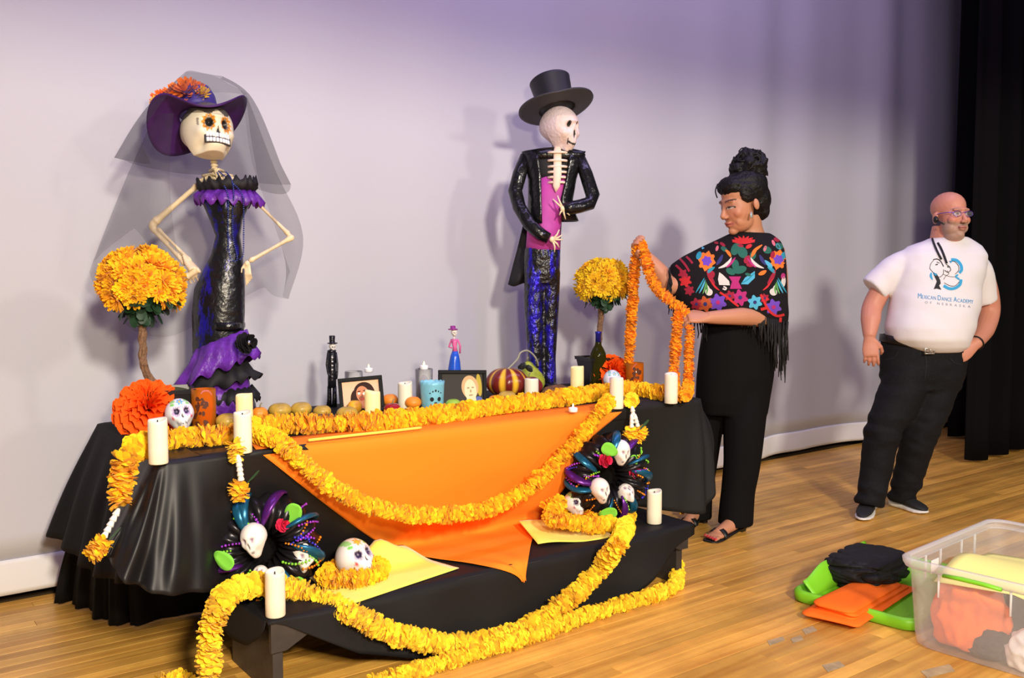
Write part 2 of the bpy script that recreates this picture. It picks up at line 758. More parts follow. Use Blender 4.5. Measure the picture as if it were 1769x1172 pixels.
# the part that hangs to the floor, tucked back under the table front
foot = spline([V((0.70, 4.02, 0)), V((0.76, 3.92, 0)), V((0.80, 3.72, 0)), V((0.85, 3.60, 0)), V((1.0, 3.56, 0)), V((1.6, 3.56, 0)), V((2.4, 3.57, 0)), V((3.1, 3.56, 0)), V((3.2, 3.6, 0)), V((3.24, 3.78, 0))], 12)
topl = spline([V((0.825, 3.79, 0)), V((0.824, 3.74, 0)), V((0.824, 3.66, 0)), V((0.85, 3.58, 0)), V((1.0, 3.56, 0)), V((1.6, 3.56, 0)), V((2.4, 3.57, 0)), V((3.1, 3.56, 0)), V((3.2, 3.6, 0)), V((3.24, 3.78, 0))], 12)
bm = bmesh.new()
P = []
for k in range(14):
    v = k / 13
    P.append([])
    for i in range(len(foot)):
        q = topl[i].lerp(foot[i], sm(0, 1, v) * 0.5 + v * 0.5)
        q.z = lerp(TZ - 0.02, 0.008, v)
        q += V((-0.7, -0.7, 0)) * (0.022 * v * math.sin(i * 0.62) + 0.01 * v * math.sin(i * 1.43 + 1))
        P[-1].append(q)
grid(bm, P)
obj('skirt', thick(bm, 0.003, 0), M_BLK, t)

# upper black cloth that hangs over the back left corner (ends half way down)
bm = bmesh.new()
P = []
topl = [(0.83, 3.10), (0.825, 3.3), (0.82, 3.5), (0.82, 3.7), (0.825, 3.79), (0.86, 3.82)]
botl = [(0.73, 3.05, 0.34), (0.71, 3.3, 0.30), (0.69, 3.5, 0.30), (0.67, 3.72, 0.325), (0.66, 3.9, 0.335), (0.80, 3.93, 0.36)]
ts = np.linspace(0, 1, 34)
T1 = spline([V((x, y, TZ + 0.003)) for x, y in topl], 8)
B1 = spline([V(p) for p in botl], 8)
for k in range(16):
    v = k / 15
    row = []
    for i in range(len(T1)):
        q = T1[i].lerp(B1[i], v)
        q.x -= 0.02 * math.sin(PI * v) * 0.6 + 0.016 * v * math.sin(i * 0.95)
        q.z -= 0.0
        row.append(q)
    P.append(row)
# the strip that lies on the table top
P.insert(0, [p + V((0.22, 0, 0.001)) for p in T1])
grid(bm, P)
# front left: satin cloth gathered at the corner
t = thing('black_overcloth', 'black cloth hung over the back corner of the table, ending halfway down', 'cloth', (0.85, 3.5, 0.3))
obj('cloth', thick(bm, 0.003, 0), M_BLK, t)

t = thing('satin_cloth', 'shiny black satin cloth fanning in folds from the table corner under a candle', 'cloth', (1.2, 2.9, 0.3))
topp = [(0.812, 3.14), (0.805, 3.02), (0.80, 2.94), (0.812, 2.905), (0.85, 2.898), (0.92, 2.897), (1.02, 2.896), (1.14, 2.896), (1.28, 2.896)]
bott = [(0.70, 3.02, 0.56), (0.655, 2.93, 0.50), (0.65, 2.86, 0.465), (0.70, 2.80, 0.40), (0.80, 2.785, 0.365), (0.93, 2.83, 0.335), (1.02, 2.93, 0.27), (1.25, 3.05, 0.262), (1.85, 3.075, 0.262)]
T1 = spline([V((x, y, TZ + 0.002)) for x, y in topp], 14)
B1 = spline([V(p) for p in bott], 14)
P = []
for k in range(30):
    v = k / 29
    row = []
    for i in range(len(T1)):
        q = T1[i].lerp(B1[i], v)
        u = i / (len(T1) - 1)
        # folds spread from the corner
        amp = 0.024 * v * math.exp(-((u - 0.36) / 0.20) ** 2)
        n_ = V((-0.35, -1, 0)).normalized()
        q += n_ * amp * (math.sin(u * 41 + 3 * noise.noise(V((u * 5, v * 1.5, 1)))) + 0.5 * math.sin(u * 71 + 1 + 2 * v))
        q += n_ * (0.006 * noise.noise(q * 6) + 0.012 * math.sin(PI * v) * 0.5)
        q += V((0, -0.004, 0)) + n_ * 0.010 * v * noise.noise(V((q.x * 9, q.z * 7, 3)))
        row.append(q)
    P.append(row)
P.insert(0, [p + V((0.012, (0.10 if p.x < 1.1 else 0.006) if p.x > 0.81 else 0.0, 0.003)) + (V((0.12, 0, 0)) if p.x < 0.813 else V((0, 0, 0))) for p in T1])
bm = bmesh.new()
grid(bm, P)
obj('cloth', thick(bm, 0.003, 0), M_SATIN, t)

# right end: black cloth with a corner flap
t = thing('black_end_cloth', 'grey-black cloth hung over the table end beside the woman with its corner flaring out', 'cloth', (3.1, 2.9, 0.3))
topp = [(2.62, 2.893), (2.72, 2.893), (2.92, 2.893), (3.15, 2.893), (3.25, 2.897), (3.285, 2.92), (3.29, 3.0), (3.29, 3.2), (3.29, 3.5)]
bott = [(2.05, 3.075, 0.262), (2.5, 3.07, 0.262), (2.92, 3.04, 0.262), (3.10, 2.93, 0.235), (3.25, 2.86, 0.22), (3.325, 2.87, 0.33), (3.39, 2.99, 0.52), (3.36, 3.2, 0.48), (3.34, 3.5, 0.42)]
T1 = spline([V((x, y, TZ + 0.002)) for x, y in topp], 12)
B1 = spline([V(p) for p in bott], 12)
P = []
for k in range(26):
    v = k / 25
    row = []
    for i in range(len(T1)):
        q = T1[i].lerp(B1[i], v)
        u = i / (len(T1) - 1)
        e = V((0.5, -1, 0)).normalized()
        q += e * (0.012 * v * math.sin(u * 55) * (0.3 + sm(0.3, 0.6, u)) + 0.008 * noise.noise(V((q.x * 5, q.z * 5, 7.0))))
        q += V((0.05 * math.sin(PI * min(1, v * 1.0)) * sm(0.55, 0.7, u), 0, 0))
        row.append(q)
    P.append(row)
P.insert(0, [p + (V((0, 0.3 if p.x > 2.9 else 0.012, 0.003)) if p.x < 3.2 else V((-0.25, 0.25 if p.y < 3.0 else 0, 0.003))) for p in T1])
bm = bmesh.new()
grid(bm, P)
obj('cloth', thick(bm, 0.003, 0), mat('charcoal_cloth', (0.014, 0.0135, 0.014), 0.68, spec=0.25), t)

# ------------------------------------------------------------------ orange cloth
M_ORANGE = mat('orange_cloth', (1.0, 0.25, 0.02), 0.8, spec=0.15)
t = thing('orange_cloth', 'plain orange cloth stretched in a triangle from the table edge down to the bench', 'cloth', (2.0, 2.8, 0.3))
def proj(p):
    q = _R.transposed() @ (V(p) - V((0, 0, CAM_Z)))
    return 884.5 + FPX * q.x / -q.z, 586.0 - FPX * q.y / -q.z


def solve_x(y, z, fn, x0=0.6, x1=3.4):
    for _ in range(40):
        xm = (x0 + x1) / 2
        px, py = proj((xm, y, z))
        if px > fn(py):
            x1 = xm
        else:
            x0 = xm
    return xm


L_EDGE = lambda py: interp([700, 760, 775, 860, 945, 966, 972, 985, 998, 1010], [425, 430, 440, 546, 660, 740, 800, 866, 897, 903], py)
R_EDGE = lambda py: interp([660, 708, 740, 770, 830, 880, 935, 990, 1000, 1010], [1100, 1080, 1042, 1006, 985, 948, 918, 909, 908, 907], py)
P = []
for y, z in ((3.06, .752), (2.97, .753), (2.905, .752), (2.888, .735), (2.897, .68), (2.912, .61), (2.937, .53), (2.97, .45), (3.01, .37), (3.045, .31), (3.055, .280), (3.02, .270), (2.94, .267), (2.86, .266), (2.78, .266), (2.70, .266), (2.664, .262), (2.648, .245), (2.646, .225), (2.645, .205), (2.644, .192)):
    row = []
    xl, xr = solve_x(y, z, L_EDGE), solve_x(y, z, R_EDGE)
    if xr < xl + 0.02:
        xr = xl + 0.02
    for i in range(41):
        u = i / 40
        q = V((lerp(xl, xr, u), y, z))
        if 0.3 < z < 0.74:
            q.y -= 0.012 * math.sin(PI * u) * sm(0.74, 0.5, z) + 0.005 * math.sin(u * 9 + z * 12) * sm(0.74, 0.6, z)
        if z < 0.32:
            q.z += 0.006 * math.sin(u * 13 + y * 30) * math.sin(PI * u) + 0.004
        row.append(q)
    P.append(row)
bm = bmesh.new()
grid(bm, P)
obj('cloth', thick(bm, 0.002, 1, sub=1), M_ORANGE, t)
# thin yellow cord lying along its upper edge
bm = bmesh.new()
tube(bm, spline([(1.30, 2.905, 0.762), (1.45, 2.90, 0.763), (1.62, 2.902, 0.762), (1.75, 2.91, 0.761)], 5), 0.005, 8)
o = obj('yellow_cord', bm, mat('yellow_felt', (0.93, 0.72, 0.10), 0.85))
tag(o, 'thin yellow cord lying along the upper edge of the orange cloth', 'cord')

# ------------------------------------------------------------------ bench
M_BENCH = mat('black_painted_wood', (0.035, 0.030, 0.028), 0.45, var=0.35, vscale=9, bump=0.08, bscale=40)
M_EDGE = mat('worn_wood_edge', (0.30, 0.20, 0.09), 0.6, var=0.4, vscale=40)
t = thing('bench', 'low black painted wooden bench with slab ends in front of the altar table', 'bench', ((BX0 + BX1) / 2, 2.8, 0))
bm = bmesh.new()
box(bm, ((BX0 + BX1) / 2, 2.866, BZ - 0.012), (BX1 - BX0, 0.37, 0.022), bev=0.002)
obj('bench_top', bm, M_BENCH, t, smooth=False)
for x in (BX0 + 0.03, BX1 - 0.03):
    bm = bmesh.new()
    box(bm, (x, 2.866, (BZ - 0.023) / 2), (0.034, 0.36, BZ - 0.024), bev=0.002)
    obj('slab_leg', bm, M_BENCH, t, smooth=False)
bm = bmesh.new()
for x0, x1, z0 in ((BX0, BX1, 0.165),):
    pr = [(x0, BZ - 0.003), (x1, BZ - 0.003), (x1, 0.155), (x1 - 0.05, 0.155), (x1 - 0.14, 0.20), (x0 + 0.14, 0.20), (x0 + 0.05, 0.155), (x0, 0.155)]
    f1 = [bm.verts.new((x, 2.664, z)) for x, z in pr]
    f2 = [bm.verts.new((x, 2.682, z)) for x, z in pr]
    bm.faces.new(list(reversed(f1)))
    bm.faces.new(f2)
    for i in range(len(pr)):
        j = (i + 1) % len(pr)
        bm.faces.new((f1[i], f1[j], f2[j], f2[i]))
bmesh.ops.recalc_face_normals(bm, faces=bm.faces)
obj('apron', bm, M_BENCH, t, smooth=False)
bm = bmesh.new()
box(bm, (BX0 + 0.019, 2.6655, BZ - 0.005), (0.040, 0.006, 0.007))
box(bm, (BX0 - 0.0005, 2.682, BZ - 0.006), (0.004, 0.016, 0.010))
obj('worn_edge', bm, M_EDGE, t, smooth=False, label='bare wood showing at the worn corner')

# cloth on the bench
t = thing('bench_cloth', 'black cloth laid along the low bench, sagging to the floor in front', 'cloth', (2.0, 2.75, 0.1))
xs = np.linspace(BX0 - 0.012, BX1 + 0.03, 70)


def front_low(x):
    return interp([1.04, 1.085, 1.11, 1.2, 1.35, 1.55, 1.75, 2.2, 2.45, 2.58, 2.71, 2.86, 2.97], [0.25, 0.25, 0.235, 0.18, 0.09, 0.03, 0.012, 0.012, 0.012, 0.025, 0.09, 0.18, 0.215], x)


P = []
for y in (3.05, 2.98, 2.90, 2.82, 2.75, 2.69, 2.67):
    P.append([V((x, y, BZ + 0.004 + 0.002 * noise.noise(V((x * 9, y * 9, 0))))) for x in xs])
for k in range(1, 15):
    v = k / 14
    row = []
    for x in xs:
        zl = front_low(x)
        z = lerp(BZ + 0.002, zl, v)
        y = 2.658 - 0.02 * v * (0.5 + 0.5 * math.sin(x * 17)) * sm(0.25, 0.1, zl) - 0.014 * v * math.sin(x * 5.2) * sm(0.2, 0.05, zl)
        y += 0.006 * noise.noise(V((x * 7, z * 9, 2)))
        row.append(V((x, min(y, 2.659), z)))
    P.append(row)
bm = bmesh.new()
grid(bm, P)
# side flap over the left end
P2 = []
ys = np.linspace(2.672, 3.05, 20)
for k in range(8):
    v = k / 7
    P2.append([V((BX0 - 0.012 - 0.008 * v, y, lerp(BZ + 0.004, interp([2.67, 2.72, 2.82, 2.94, 3.05], [0.235, 0.19, 0.135, 0.115, 0.12], y), v))) for y in ys])
grid(bm, P2)
P2 = []
for k in range(8):
    v = k / 7
    P2.append([V((BX1 + 0.03 + 0.012 * v, y, lerp(BZ + 0.004, interp([2.67, 2.72, 2.8, 3.05], [0.215, 0.19, 0.20, 0.225], y), v))) for y in ys])
grid(bm, P2)
obj('cloth', thick(bm, 0.003, 0), M_BENCHCLOTH, t)

# ------------------------------------------------------------------ yellow felt sheets
M_FELT = mat('yellow_felt_sheet', (0.96, 0.86, 0.13), 0.85, sheen=0.3, spec=0.15, bump=0.05, bscale=300)


def felt(label, corners, zfn, loc):
    t_ = thing('felt_sheet', label, 'felt', loc, group='yellow felt sheets on the bench')
    bm_ = bmesh.new()
    a, b, c, d = [V(p) for p in corners]
    P_ = []
    for i in range(17):
        u = i / 16
        P_.append([])
        for j in range(17):
            v = j / 16
            q = (a * (1 - u) + b * u) * (1 - v) + (d * (1 - u) + c * u) * v
            q.z += zfn(u, v, q)
            P_[-1].append(q)
    grid(bm_, P_)
    obj('sheet', thick(bm_, 0.0025, 1), M_FELT, t_)


felt('yellow felt sheet curled up against the orange cloth beside the larger sugar skull',
     [(1.30, 2.635, BZ + 0.010), (1.80, 2.735, BZ + 0.012), (1.70, 2.97, BZ + 0.035), (1.32, 2.96, BZ + 0.012)],
     lambda u, v, q: 0.055 * sm(0.45, 1.0, v) * sm(0.3, 0.75, u) * (1 + 0.5 * math.sin(u * 11)) + 0.010 * math.sin(u * 6) * v, (1.55, 2.72, BZ))
felt('yellow felt sheet lying under the garlanded sugar skull at the far end of the bench',
     [(2.20, 2.78, BZ + 0.012), (2.53, 2.70, BZ + 0.010), (2.62, 2.99, BZ + 0.012), (2.25, 2.97, BZ + 0.055)],
     lambda u, v, q: 0.004 * math.sin(u * 7) + 0.008 * sm(0.5, 0, u), (2.4, 2.76, BZ))

# ================================================================== marigold garlands
def petal_strip(bm, base, d, side, length, width, up, cup):
    """One petal: three cross rows, rounded tip, cupped; thickness comes from the doubled layer look."""
    rows = []
    for f, wf in ((0.0, 0.35), (0.45, 1.0), (0.82, 0.92), (1.0, 0.45)):
        c = base + d * (length * f) + up * (cup * length * f * f)
        rows.append([bm.verts.new(c - side * (width * wf * 0.5) + up * (0.10 * width * wf)), bm.verts.new(c), bm.verts.new(c + side * (width * wf * 0.5) + up * (0.10 * width * wf))])
    for r0, r1 in zip(rows[:-1], rows[1:]):
        for k in range(2):
            bm.faces.new((r0[k], r0[k + 1], r1[k + 1], r1[k]))


def ruffle(seed, R=0.036, H=0.020, rows=4, n=11):
    """A marigold head threaded on a string: rings of short rounded petals all round the axis z."""
    rr = random.Random(seed)
    bm_ = bmesh.new()
    for k in range(rows):
        f = k / (rows - 1) * 2 - 1
        for j in range(n):
            a = 2 * PI * (j + 0.5 * (k % 2)) / n + rr.uniform(-0.15, 0.15)
            el = f * 0.50 + rr.uniform(-0.14, 0.14)
            d = V((math.cos(a) * math.cos(el), math.sin(a) * math.cos(el), math.sin(el)))
            s = V((-math.sin(a), math.cos(a), rr.uniform(-0.5, 0.5))).normalized()
            up = d.cross(s)
            petal_strip(bm_, d * (R * 0.22) + V((0, 0, f * H * 0.35)), d, s, R * rr.uniform(0.68, 0.88), R * rr.uniform(0.52, 0.72), up, rr.uniform(-0.15, 0.3))
    lathe(bm_, [(R * 0.2, -H * 0.5), (R * 0.5, -H * 0.35), (R * 0.55, 0), (R * 0.5, H * 0.35), (R * 0.2, H * 0.5)], 10)
    return mesh_from(bm_, 'marigold')


def petal_mat(name, c1, c2, objvar=0.10):
    m = mat(name, c1, 0.7, var=0.16, vscale=60, objvar=objvar, spec=0.2, sheen=0.1)
    b = m.node_tree.nodes['Principled BSDF']
    b.inputs['Subsurface Weight'].default_value = 0.0
    return m


M_MARI = petal_mat('marigold_petals', (1.0, 0.56, 0.015), None)
M_MARI_L = petal_mat('yellow_marigold_petals', (1.0, 0.66, 0.03), None)
M_MARI_O = petal_mat('orange_marigold_petals', (1.0, 0.38, 0.012), None)
M_LEAF = mat('garland_leaf', (0.035, 0.10, 0.03), 0.6)
M_STRING = mat('garland_string', (0.55, 0.35, 0.05), 0.8)


def meshes_for(m, R=0.036, H=0.02, n=3, rows=4, petals=11):
    out = []
    for s in range(n):
        me = ruffle(s + 11, R, H, rows, petals)
        me.materials.append(m)
        out.append(me)
    return out


MG = {'y': meshes_for(M_MARI), 'l': meshes_for(M_MARI_L), 'o': meshes_for(M_MARI_O, 0.034)}


def garland(label, pts, kind='y', step=0.030, scale=1.0, seed=1, jitter=0.004, leaf_every=0):
    rr = random.Random(seed)
    path = resample(spline(pts, 10), step)
    t_ = thing('marigold_garland', label, 'garland', pts[0], group='marigold garlands')
    bm_ = bmesh.new()
    tube(bm_, path, 0.003, 6)
    obj('string', bm_, M_STRING, t_)
    fr = frames(path)
    for i, (p, tt, u, v) in enumerate(fr):
        a = rr.random() * 6.28
        z = (tt + u * rr.uniform(-0.28, 0.28) + v * rr.uniform(-0.28, 0.28)).normalized()
        x = (u * math.cos(a) + v * math.sin(a))
        x = (x - z * x.dot(z)).normalized()
        y = z.cross(x)
        s = scale * rr.uniform(0.88, 1.12)
        M = Matrix((x * s, y * s, z * s * 1.05)).transposed().to_4x4()
        M.translation = p + u * rr.uniform(-jitter, jitter) + v * rr.uniform(-jitter, jitter)
        inst('marigold', MG[kind][rr.randrange(3)], M, t_)
    return t_


def tassel(t_, p0, p1, kind='y', split=False):
    """White tulip-bead strings and a tuft of petals at the end of a strand."""
    p0, p1 = V(p0), V(p1)
    d = (p1 - p0)
    M_WB = mat('white_beads', (0.85, 0.84, 0.80), 0.4)
    ends = [p1] if not split else [p1 + V((-0.022, 0, 0)), p1 + V((0.022, 0, 0))]
    for e in ends:
        for k in range(5):
            f = 0.12 + k * 0.165
            c = p0.lerp(e, f) if split and k > 1 else p0.lerp(p1, f)
            bm_ = bmesh.new()
            q = d.to_track_quat('-Z', 'Y').to_matrix()
            lathe(bm_, [(0.002, 0.012), (0.006, 0.009), (0.0115, -0.010), (0.009, -0.013), (0.003, -0.011)], 10, c, q)
            if split and k <= 1 and e is not ends[0]:
                bm_.free()
                continue
            obj('bead', bm_, M_WB, t_)
    for e in ends:
        for k in range(2):
            z = (d.normalized() + V((rnd.uniform(-.5, .5), rnd.uniform(-.4, .4), 0.2))).normalized()
            x = z.orthogonal().normalized()
            M = Matrix((x, z.cross(x), z)).transposed().to_4x4() @ Matrix.Scale(0.9, 4)
            M.translation = e + d.normalized() * (0.018 * k + 0.014) + V((rnd.uniform(-.012, .012), 0, 0))
            inst('tassel_flower', MG[kind][k], M, t_)
    bm_ = bmesh.new()
    petal_strip(bm_, p1 + V((0.01, -0.02, 0.0)), V((0.7, -0.3, 0.6)).normalized(), V((0, 1, 0)), 0.05, 0.018, V((0, 0, 1)), 0.2)
    obj('leaf', bm_, M_LEAF, t_)


def pts_z(lst, z):
    return [at_z(x, y, z) for x, y in lst]


# left strand: tail down the table's left side, up round the corner, along the front
ZG = TZ + 0.036
p_up = pts_z([(232, 778), (262, 764), (300, 760), (350, 754), (400, 750), (428, 744)], ZG)
p_dn = [at_y(208, 862, 2.93), at_y(211, 835, 2.935), at_y(216, 806, 2.945)]
g = garland('short marigold garland hanging down the table corner behind the first white candle', p_dn + p_up, 'y', 0.034, 1.12, 2)
tassel(g, at_y(206, 878, 2.925), at_y(176, 935, 2.90))
# tassel hanging in front
t2 = garland('marigold strand end with white beads hanging before the candle pair', [at_z(406, 772, TZ + 0.03), at_y(406, 779, 2.872), at_y(409, 790, 2.86)], 'l', 0.03, 0.8, 5)
tassel(t2, at_y(411, 786, 2.85), at_y(417, 835, 2.845))
# long strand along the table front
pf = pts_z([(432, 742), (480, 735), (540, 734), (600, 732), (660, 729), (720, 722), (780, 715), (840, 706), (900, 698), (950, 692), (1000, 684), (1045, 678)], ZG)
garland('thick marigold garland lying along the front edge of the altar table', pf, 'y', 0.030, 1.16, 3)
# right strand to the table end
pr_ = pts_z([(1060, 676), (1095, 672), (1130, 678), (1165, 682), (1185, 682)], ZG)
garland('marigold garland rounding the table end behind the last two white candles', pr_, 'y', 0.030, 1.12, 4)
t3 = garland('marigold strand end with twin bead strings hanging by the table end', [at_z(1090, 688, TZ + 0.03), at_y(1091, 694, 2.868), at_y(1092, 702, 2.86)], 'l', 0.03, 0.85, 6)
tassel(t3, at_y(1092, 702, 2.85), at_y(1097, 742, 2.845), split=True)
# swag across the orange cloth
sw = [at_z(438, 750, TZ + 0.03), at_y(480, 762, 2.865), at_y(520, 797, 2.84), at_y(565, 836, 2.825), at_y(620, 866, 2.815), at_y(680, 885, 2.81), at_y(740, 890, 2.81), at_y(800, 887, 2.81),
      at_y(860, 873, 2.815), at_y(910, 846, 2.82), at_y(955, 806, 2.825), at_y(990, 768, 2.83), at_y(1022, 730, 2.845), at_y(1048, 698, 2.87), at_z(1062, 680, TZ + 0.04)]
garland('marigold garland swagged in a deep curve across the orange cloth', sw, 'y', 0.026, 0.92, 7)
# bench strand: from the floor up over the bench end, along, sag in front and up to the far wreath
bs = [at_y(358, 1190, 2.66), at_y(361, 1150, 2.66), at_y(365, 1100, 2.66), at_y(376, 1052, 2.665), at_y(400, 1022, 2.72), at_y(450, 1011, 2.80), at_y(510, 1020, 2.80), at_y(560, 1038, 2.74),
      at_y(610, 1064, 2.63), at_y(680, 1094, 2.60), at_y(750, 1110, 2.59), at_y(820, 1112, 2.585), at_y(890, 1092, 2.59), at_y(950, 1060, 2.60), at_y(1000, 1022, 2.61), at_y(1040, 980, 2.625),
      at_z(1068, 938, BZ + 0.05), at_y(1082, 905, 2.79), at_y(1086, 882, 2.83)]
garland('long thick marigold garland draped over the low bench from floor to far wreath', bs, 'l', 0.026, 1.06, 8)
# floor strand
fs = [at_z(610, 1195, 0.032), at_z(680, 1172, 0.032), at_z(760, 1146, 0.032), at_z(840, 1122, 0.032), at_z(920, 1097, 0.032), at_z(1000, 1068, 0.032), at_z(1080, 1042, 0.032), at_z(1140, 1024, 0.032), at_z(1168, 1008, 0.034), at_z(1168, 975, 0.034)]
garland('marigold garland lying on the floorboards along the foot of the bench', fs, 'l', 0.026, 0.86, 9)
garland('short loose end of marigold garland on the floor at the bottom edge', [at_z(280, 1176, 0.03), at_z(305, 1172, 0.032), at_z(322, 1178, 0.03)], 'l', 0.028, 0.9, 10)
# rings round the two bench skulls
def ringpts(c, rx, ry, n, z, a0=0, a1=6.0):
    return [V((c.x + rx * math.cos(lerp(a0, a1, i / n)), c.y + ry * math.sin(lerp(a0, a1, i / n)), z(i / n) if callable(z) else z)) for i in range(n + 1)]


cs1 = at_z(612, 1000, BZ + 0.02)
cs2 = at_z(995, 903, BZ + 0.02)
garland('marigold garland heaped round the open-jawed sugar skull on the bench', ringpts(cs1, 0.105, 0.075, 10, BZ + 0.045), 'y', 0.026, 0.95, 12)
garland('marigold garland coiled round the sugar skull at the far end of the bench', ringpts(cs2, 0.125, 0.065, 12, lambda f: BZ + 0.045 + 0.02 * math.sin(f * 9), 0.9, 6.6), 'y', 0.026, 0.98, 13)
garland('upper coil of marigold garland resting on the ring by the far wreath', [at_y(950, 878, 2.86), at_y(965, 868, 2.85), at_y(950, 895, 2.80), at_y(990, 902, 2.76), at_y(1030, 908, 2.76), at_y(1055, 905, 2.78)], 'y', 0.026, 0.95, 14)

# ================================================================== things on the altar table
ZT = TZ + 0.006


def faceM(turn=0.0, up=0.0, roll=0.0):
    """Rotation that turns a model facing -Y towards the camera, then TURN degrees to the camera's right, UP degrees upwards."""
    return (Matrix.Rotation(-YAW + math.radians(turn), 3, 'Z') @ Matrix.Rotation(-math.radians(up), 3, 'X') @ Matrix.Rotation(math.radians(roll), 3, 'Y'))


# ------------------------------------------------------------------ skulls
def skull_mesh(name, H, scheme, sub=5, long=1.0, jaw=1.0, narrow=0.36, flat=None):
    """A skull facing -Y, H metres high: cranium, brow, sockets, nose hole, cheekbones and tapered jaw."""
    bm_ = bmesh.new()
    bmesh.ops.create_icosphere(bm_, subdivisions=sub, radius=1.0)
    ds = np.array([v.co[:] for v in bm_.verts])
    g = lambda c, r: np.exp(-(((ds - np.array(c)) / np.array(r)) ** 2).sum(1))
    x, y, z = ds[:, 0].copy(), ds[:, 1].copy(), ds[:, 2].copy()
    smv = lambda a, b, q: (lambda t: t * t * (3 - 2 * t))(np.clip((q - a) / (b - a), 0, 1))
    t = smv(-0.05, -0.85, z)
    px = x * 0.76 * (1 - narrow * t)
    py = y * np.where(y > 0, 0.98 * (1 - 0.62 * t), 0.86 + 0.06 * t)
    pz = z * np.where(z > 0, 0.86, 1.02 * long) - 0.10 * t * (y < 0.2) * jaw
    out = -0.20 * (g((0.36, -0.86, -0.06), (0.17, 0.5, 0.16)) + g((-0.36, -0.86, -0.06), (0.17, 0.5, 0.16)))
    out += -0.12 * g((0, -0.95, -0.33), (0.085, 0.5, 0.11))
    out += 0.055 * g((0, -0.95, 0.14), (0.55, 0.6, 0.07))
    out += 0.075 * (g((0.62, -0.66, -0.30), (0.20, 0.3, 0.12)) + g((-0.62, -0.66, -0.30), (0.20, 0.3, 0.12)))
    out += -0.10 * (g((0.60, -0.42, -0.66), (0.16, 0.4, 0.16)) + g((-0.60, -0.42, -0.66), (0.16, 0.4, 0.16)))
    out += 0.05 * g((0, -0.78, -0.62), (0.36, 0.5, 0.12))
    out += 0.04 * g((0, -0.5, -0.92), (0.25, 0.4, 0.1))
    px += ds[:, 0] * out
    py += ds[:, 1] * out
    pz += ds[:, 2] * out
    if flat:
        pz = np.maximum(pz, flat + 0.10 * np.clip(py + 0.2, 0, 1))
    k = H / (pz.max() - pz.min())
    for i, v in enumerate(bm_.verts):
        v.co = V((px[i] * k, py[i] * k, pz[i] * k))
    me = mesh_from(bm_, name)
    a = me.color_attributes.new('Col', 'FLOAT_COLOR', 'POINT')
    c = np.ones((len(ds), 4))
    c[:, :3] = scheme(ds)
    a.data.foreach_set('color', c.ravel())
    return me


M_SKULL = mat('painted_skull', (1, 1, 1), 0.38, attr='Col')
M_BONE = mat('matt_bone_paint', (1, 1, 1), 0.6, attr='Col', bump=0.05, bscale=80)


def blend(c, mask, col):
    m_ = np.clip(mask, 0, 1)[:, None]
    return c * (1 - m_) + np.array(col) * m_


def disc(ds, cx, cz, r, soft=0.03, ax=1.0, az=1.0):
    d = np.sqrt(((ds[:, 0] - cx) / ax) ** 2 + ((ds[:, 2] - cz) / az) ** 2)
    return np.where(ds[:, 1] < 0.1, 1 - np.clip((d - r) / soft + 0.5, 0, 1), 0)


def base_scheme(base, socket=(0.012, 0.008, 0.02), sr=0.19, teeth=True):
    def f(ds):
        c = np.ones((len(ds), 3)) * np.array(base)
        for sx in (-1, 1):
            c = blend(c, disc(ds, sx * 0.36, -0.06, sr), socket)
        nose = ((np.abs(ds[:, 0]) < 0.085 * np.clip((-(ds[:, 2]) - 0.17) / 0.25, 0.1, 1) + 0.01) & (ds[:, 2] < -0.19) & (ds[:, 2] > -0.43) & (ds[:, 1] < 0)).astype(float)
        c = blend(c, nose, (0.02, 0.02, 0.02))
        if teeth:
            line = ((np.abs(ds[:, 2] + 0.64) < 0.014) & (np.abs(ds[:, 0]) < 0.36) & (ds[:, 1] < -0.3)).astype(float)
            tick = ((np.abs(ds[:, 2] + 0.64) < 0.075) & (np.abs(ds[:, 0]) < 0.36) & (ds[:, 1] < -0.3) & (np.abs((ds[:, 0] * 10.5) % 1 - 0.5) < 0.10)).astype(float)
            c = blend(c, np.maximum(line, tick) * 0.85, (0.05, 0.04, 0.05))
        return c
    return f


def sugar_scheme(c_top, c_leaf, c_ring, cheek):
    b = base_scheme((0.86, 0.84, 0.84), (0.03, 0.015, 0.06), 0.20)

    def f(ds):
        c = b(ds)
        for sx in (-1, 1):
            d = np.hypot(ds[:, 0] - sx * 0.36, ds[:, 2] + 0.06)
            an = np.arctan2(ds[:, 2] + 0.06, ds[:, 0] - sx * 0.36)
            ringm = ((d > 0.215) & (d < 0.285 + 0.02 * np.cos(an * 9)) & (ds[:, 1] < 0)).astype(float) * 0.75
            c = blend(c, ringm, c_ring)
            c = blend(c, ((d < 0.07) & (ds[:, 1] < 0)).astype(float), (0.20, 0.17, 0.25))
            c = blend(c, disc(ds, sx * 0.52, 0.42, 0.15, 0.03, 1.0, 0.6), c_leaf)
            c = blend(c, disc(ds, sx * 0.66, -0.34, 0.075), cheek)
        # flower on the forehead
        d = np.hypot(ds[:, 0], ds[:, 2] - 0.55)
        an = np.arctan2(ds[:, 2] - 0.55, ds[:, 0])
        c = blend(c, ((d < 0.20 + 0.07 * np.cos(an * 6)) & (ds[:, 1] < 0.25)).astype(float), c_top)
        c = blend(c, ((d < 0.075) & (ds[:, 1] < 0.25)).astype(float), (0.9, 0.55, 0.05))
        c = blend(c, ((np.abs(ds[:, 0]) > 0.30) & (np.abs(ds[:, 0]) < 0.62) & (ds[:, 2] > 0.55) & (ds[:, 1] < 0.5)).astype(float) * 0.8, c_leaf)
        c = blend(c, ((np.abs(ds[:, 2] - 0.14) < 0.02) & (np.abs(ds[:, 0]) < 0.15) & (ds[:, 1] < 0)).astype(float) * 0.6, c_ring)
        return c
    return f


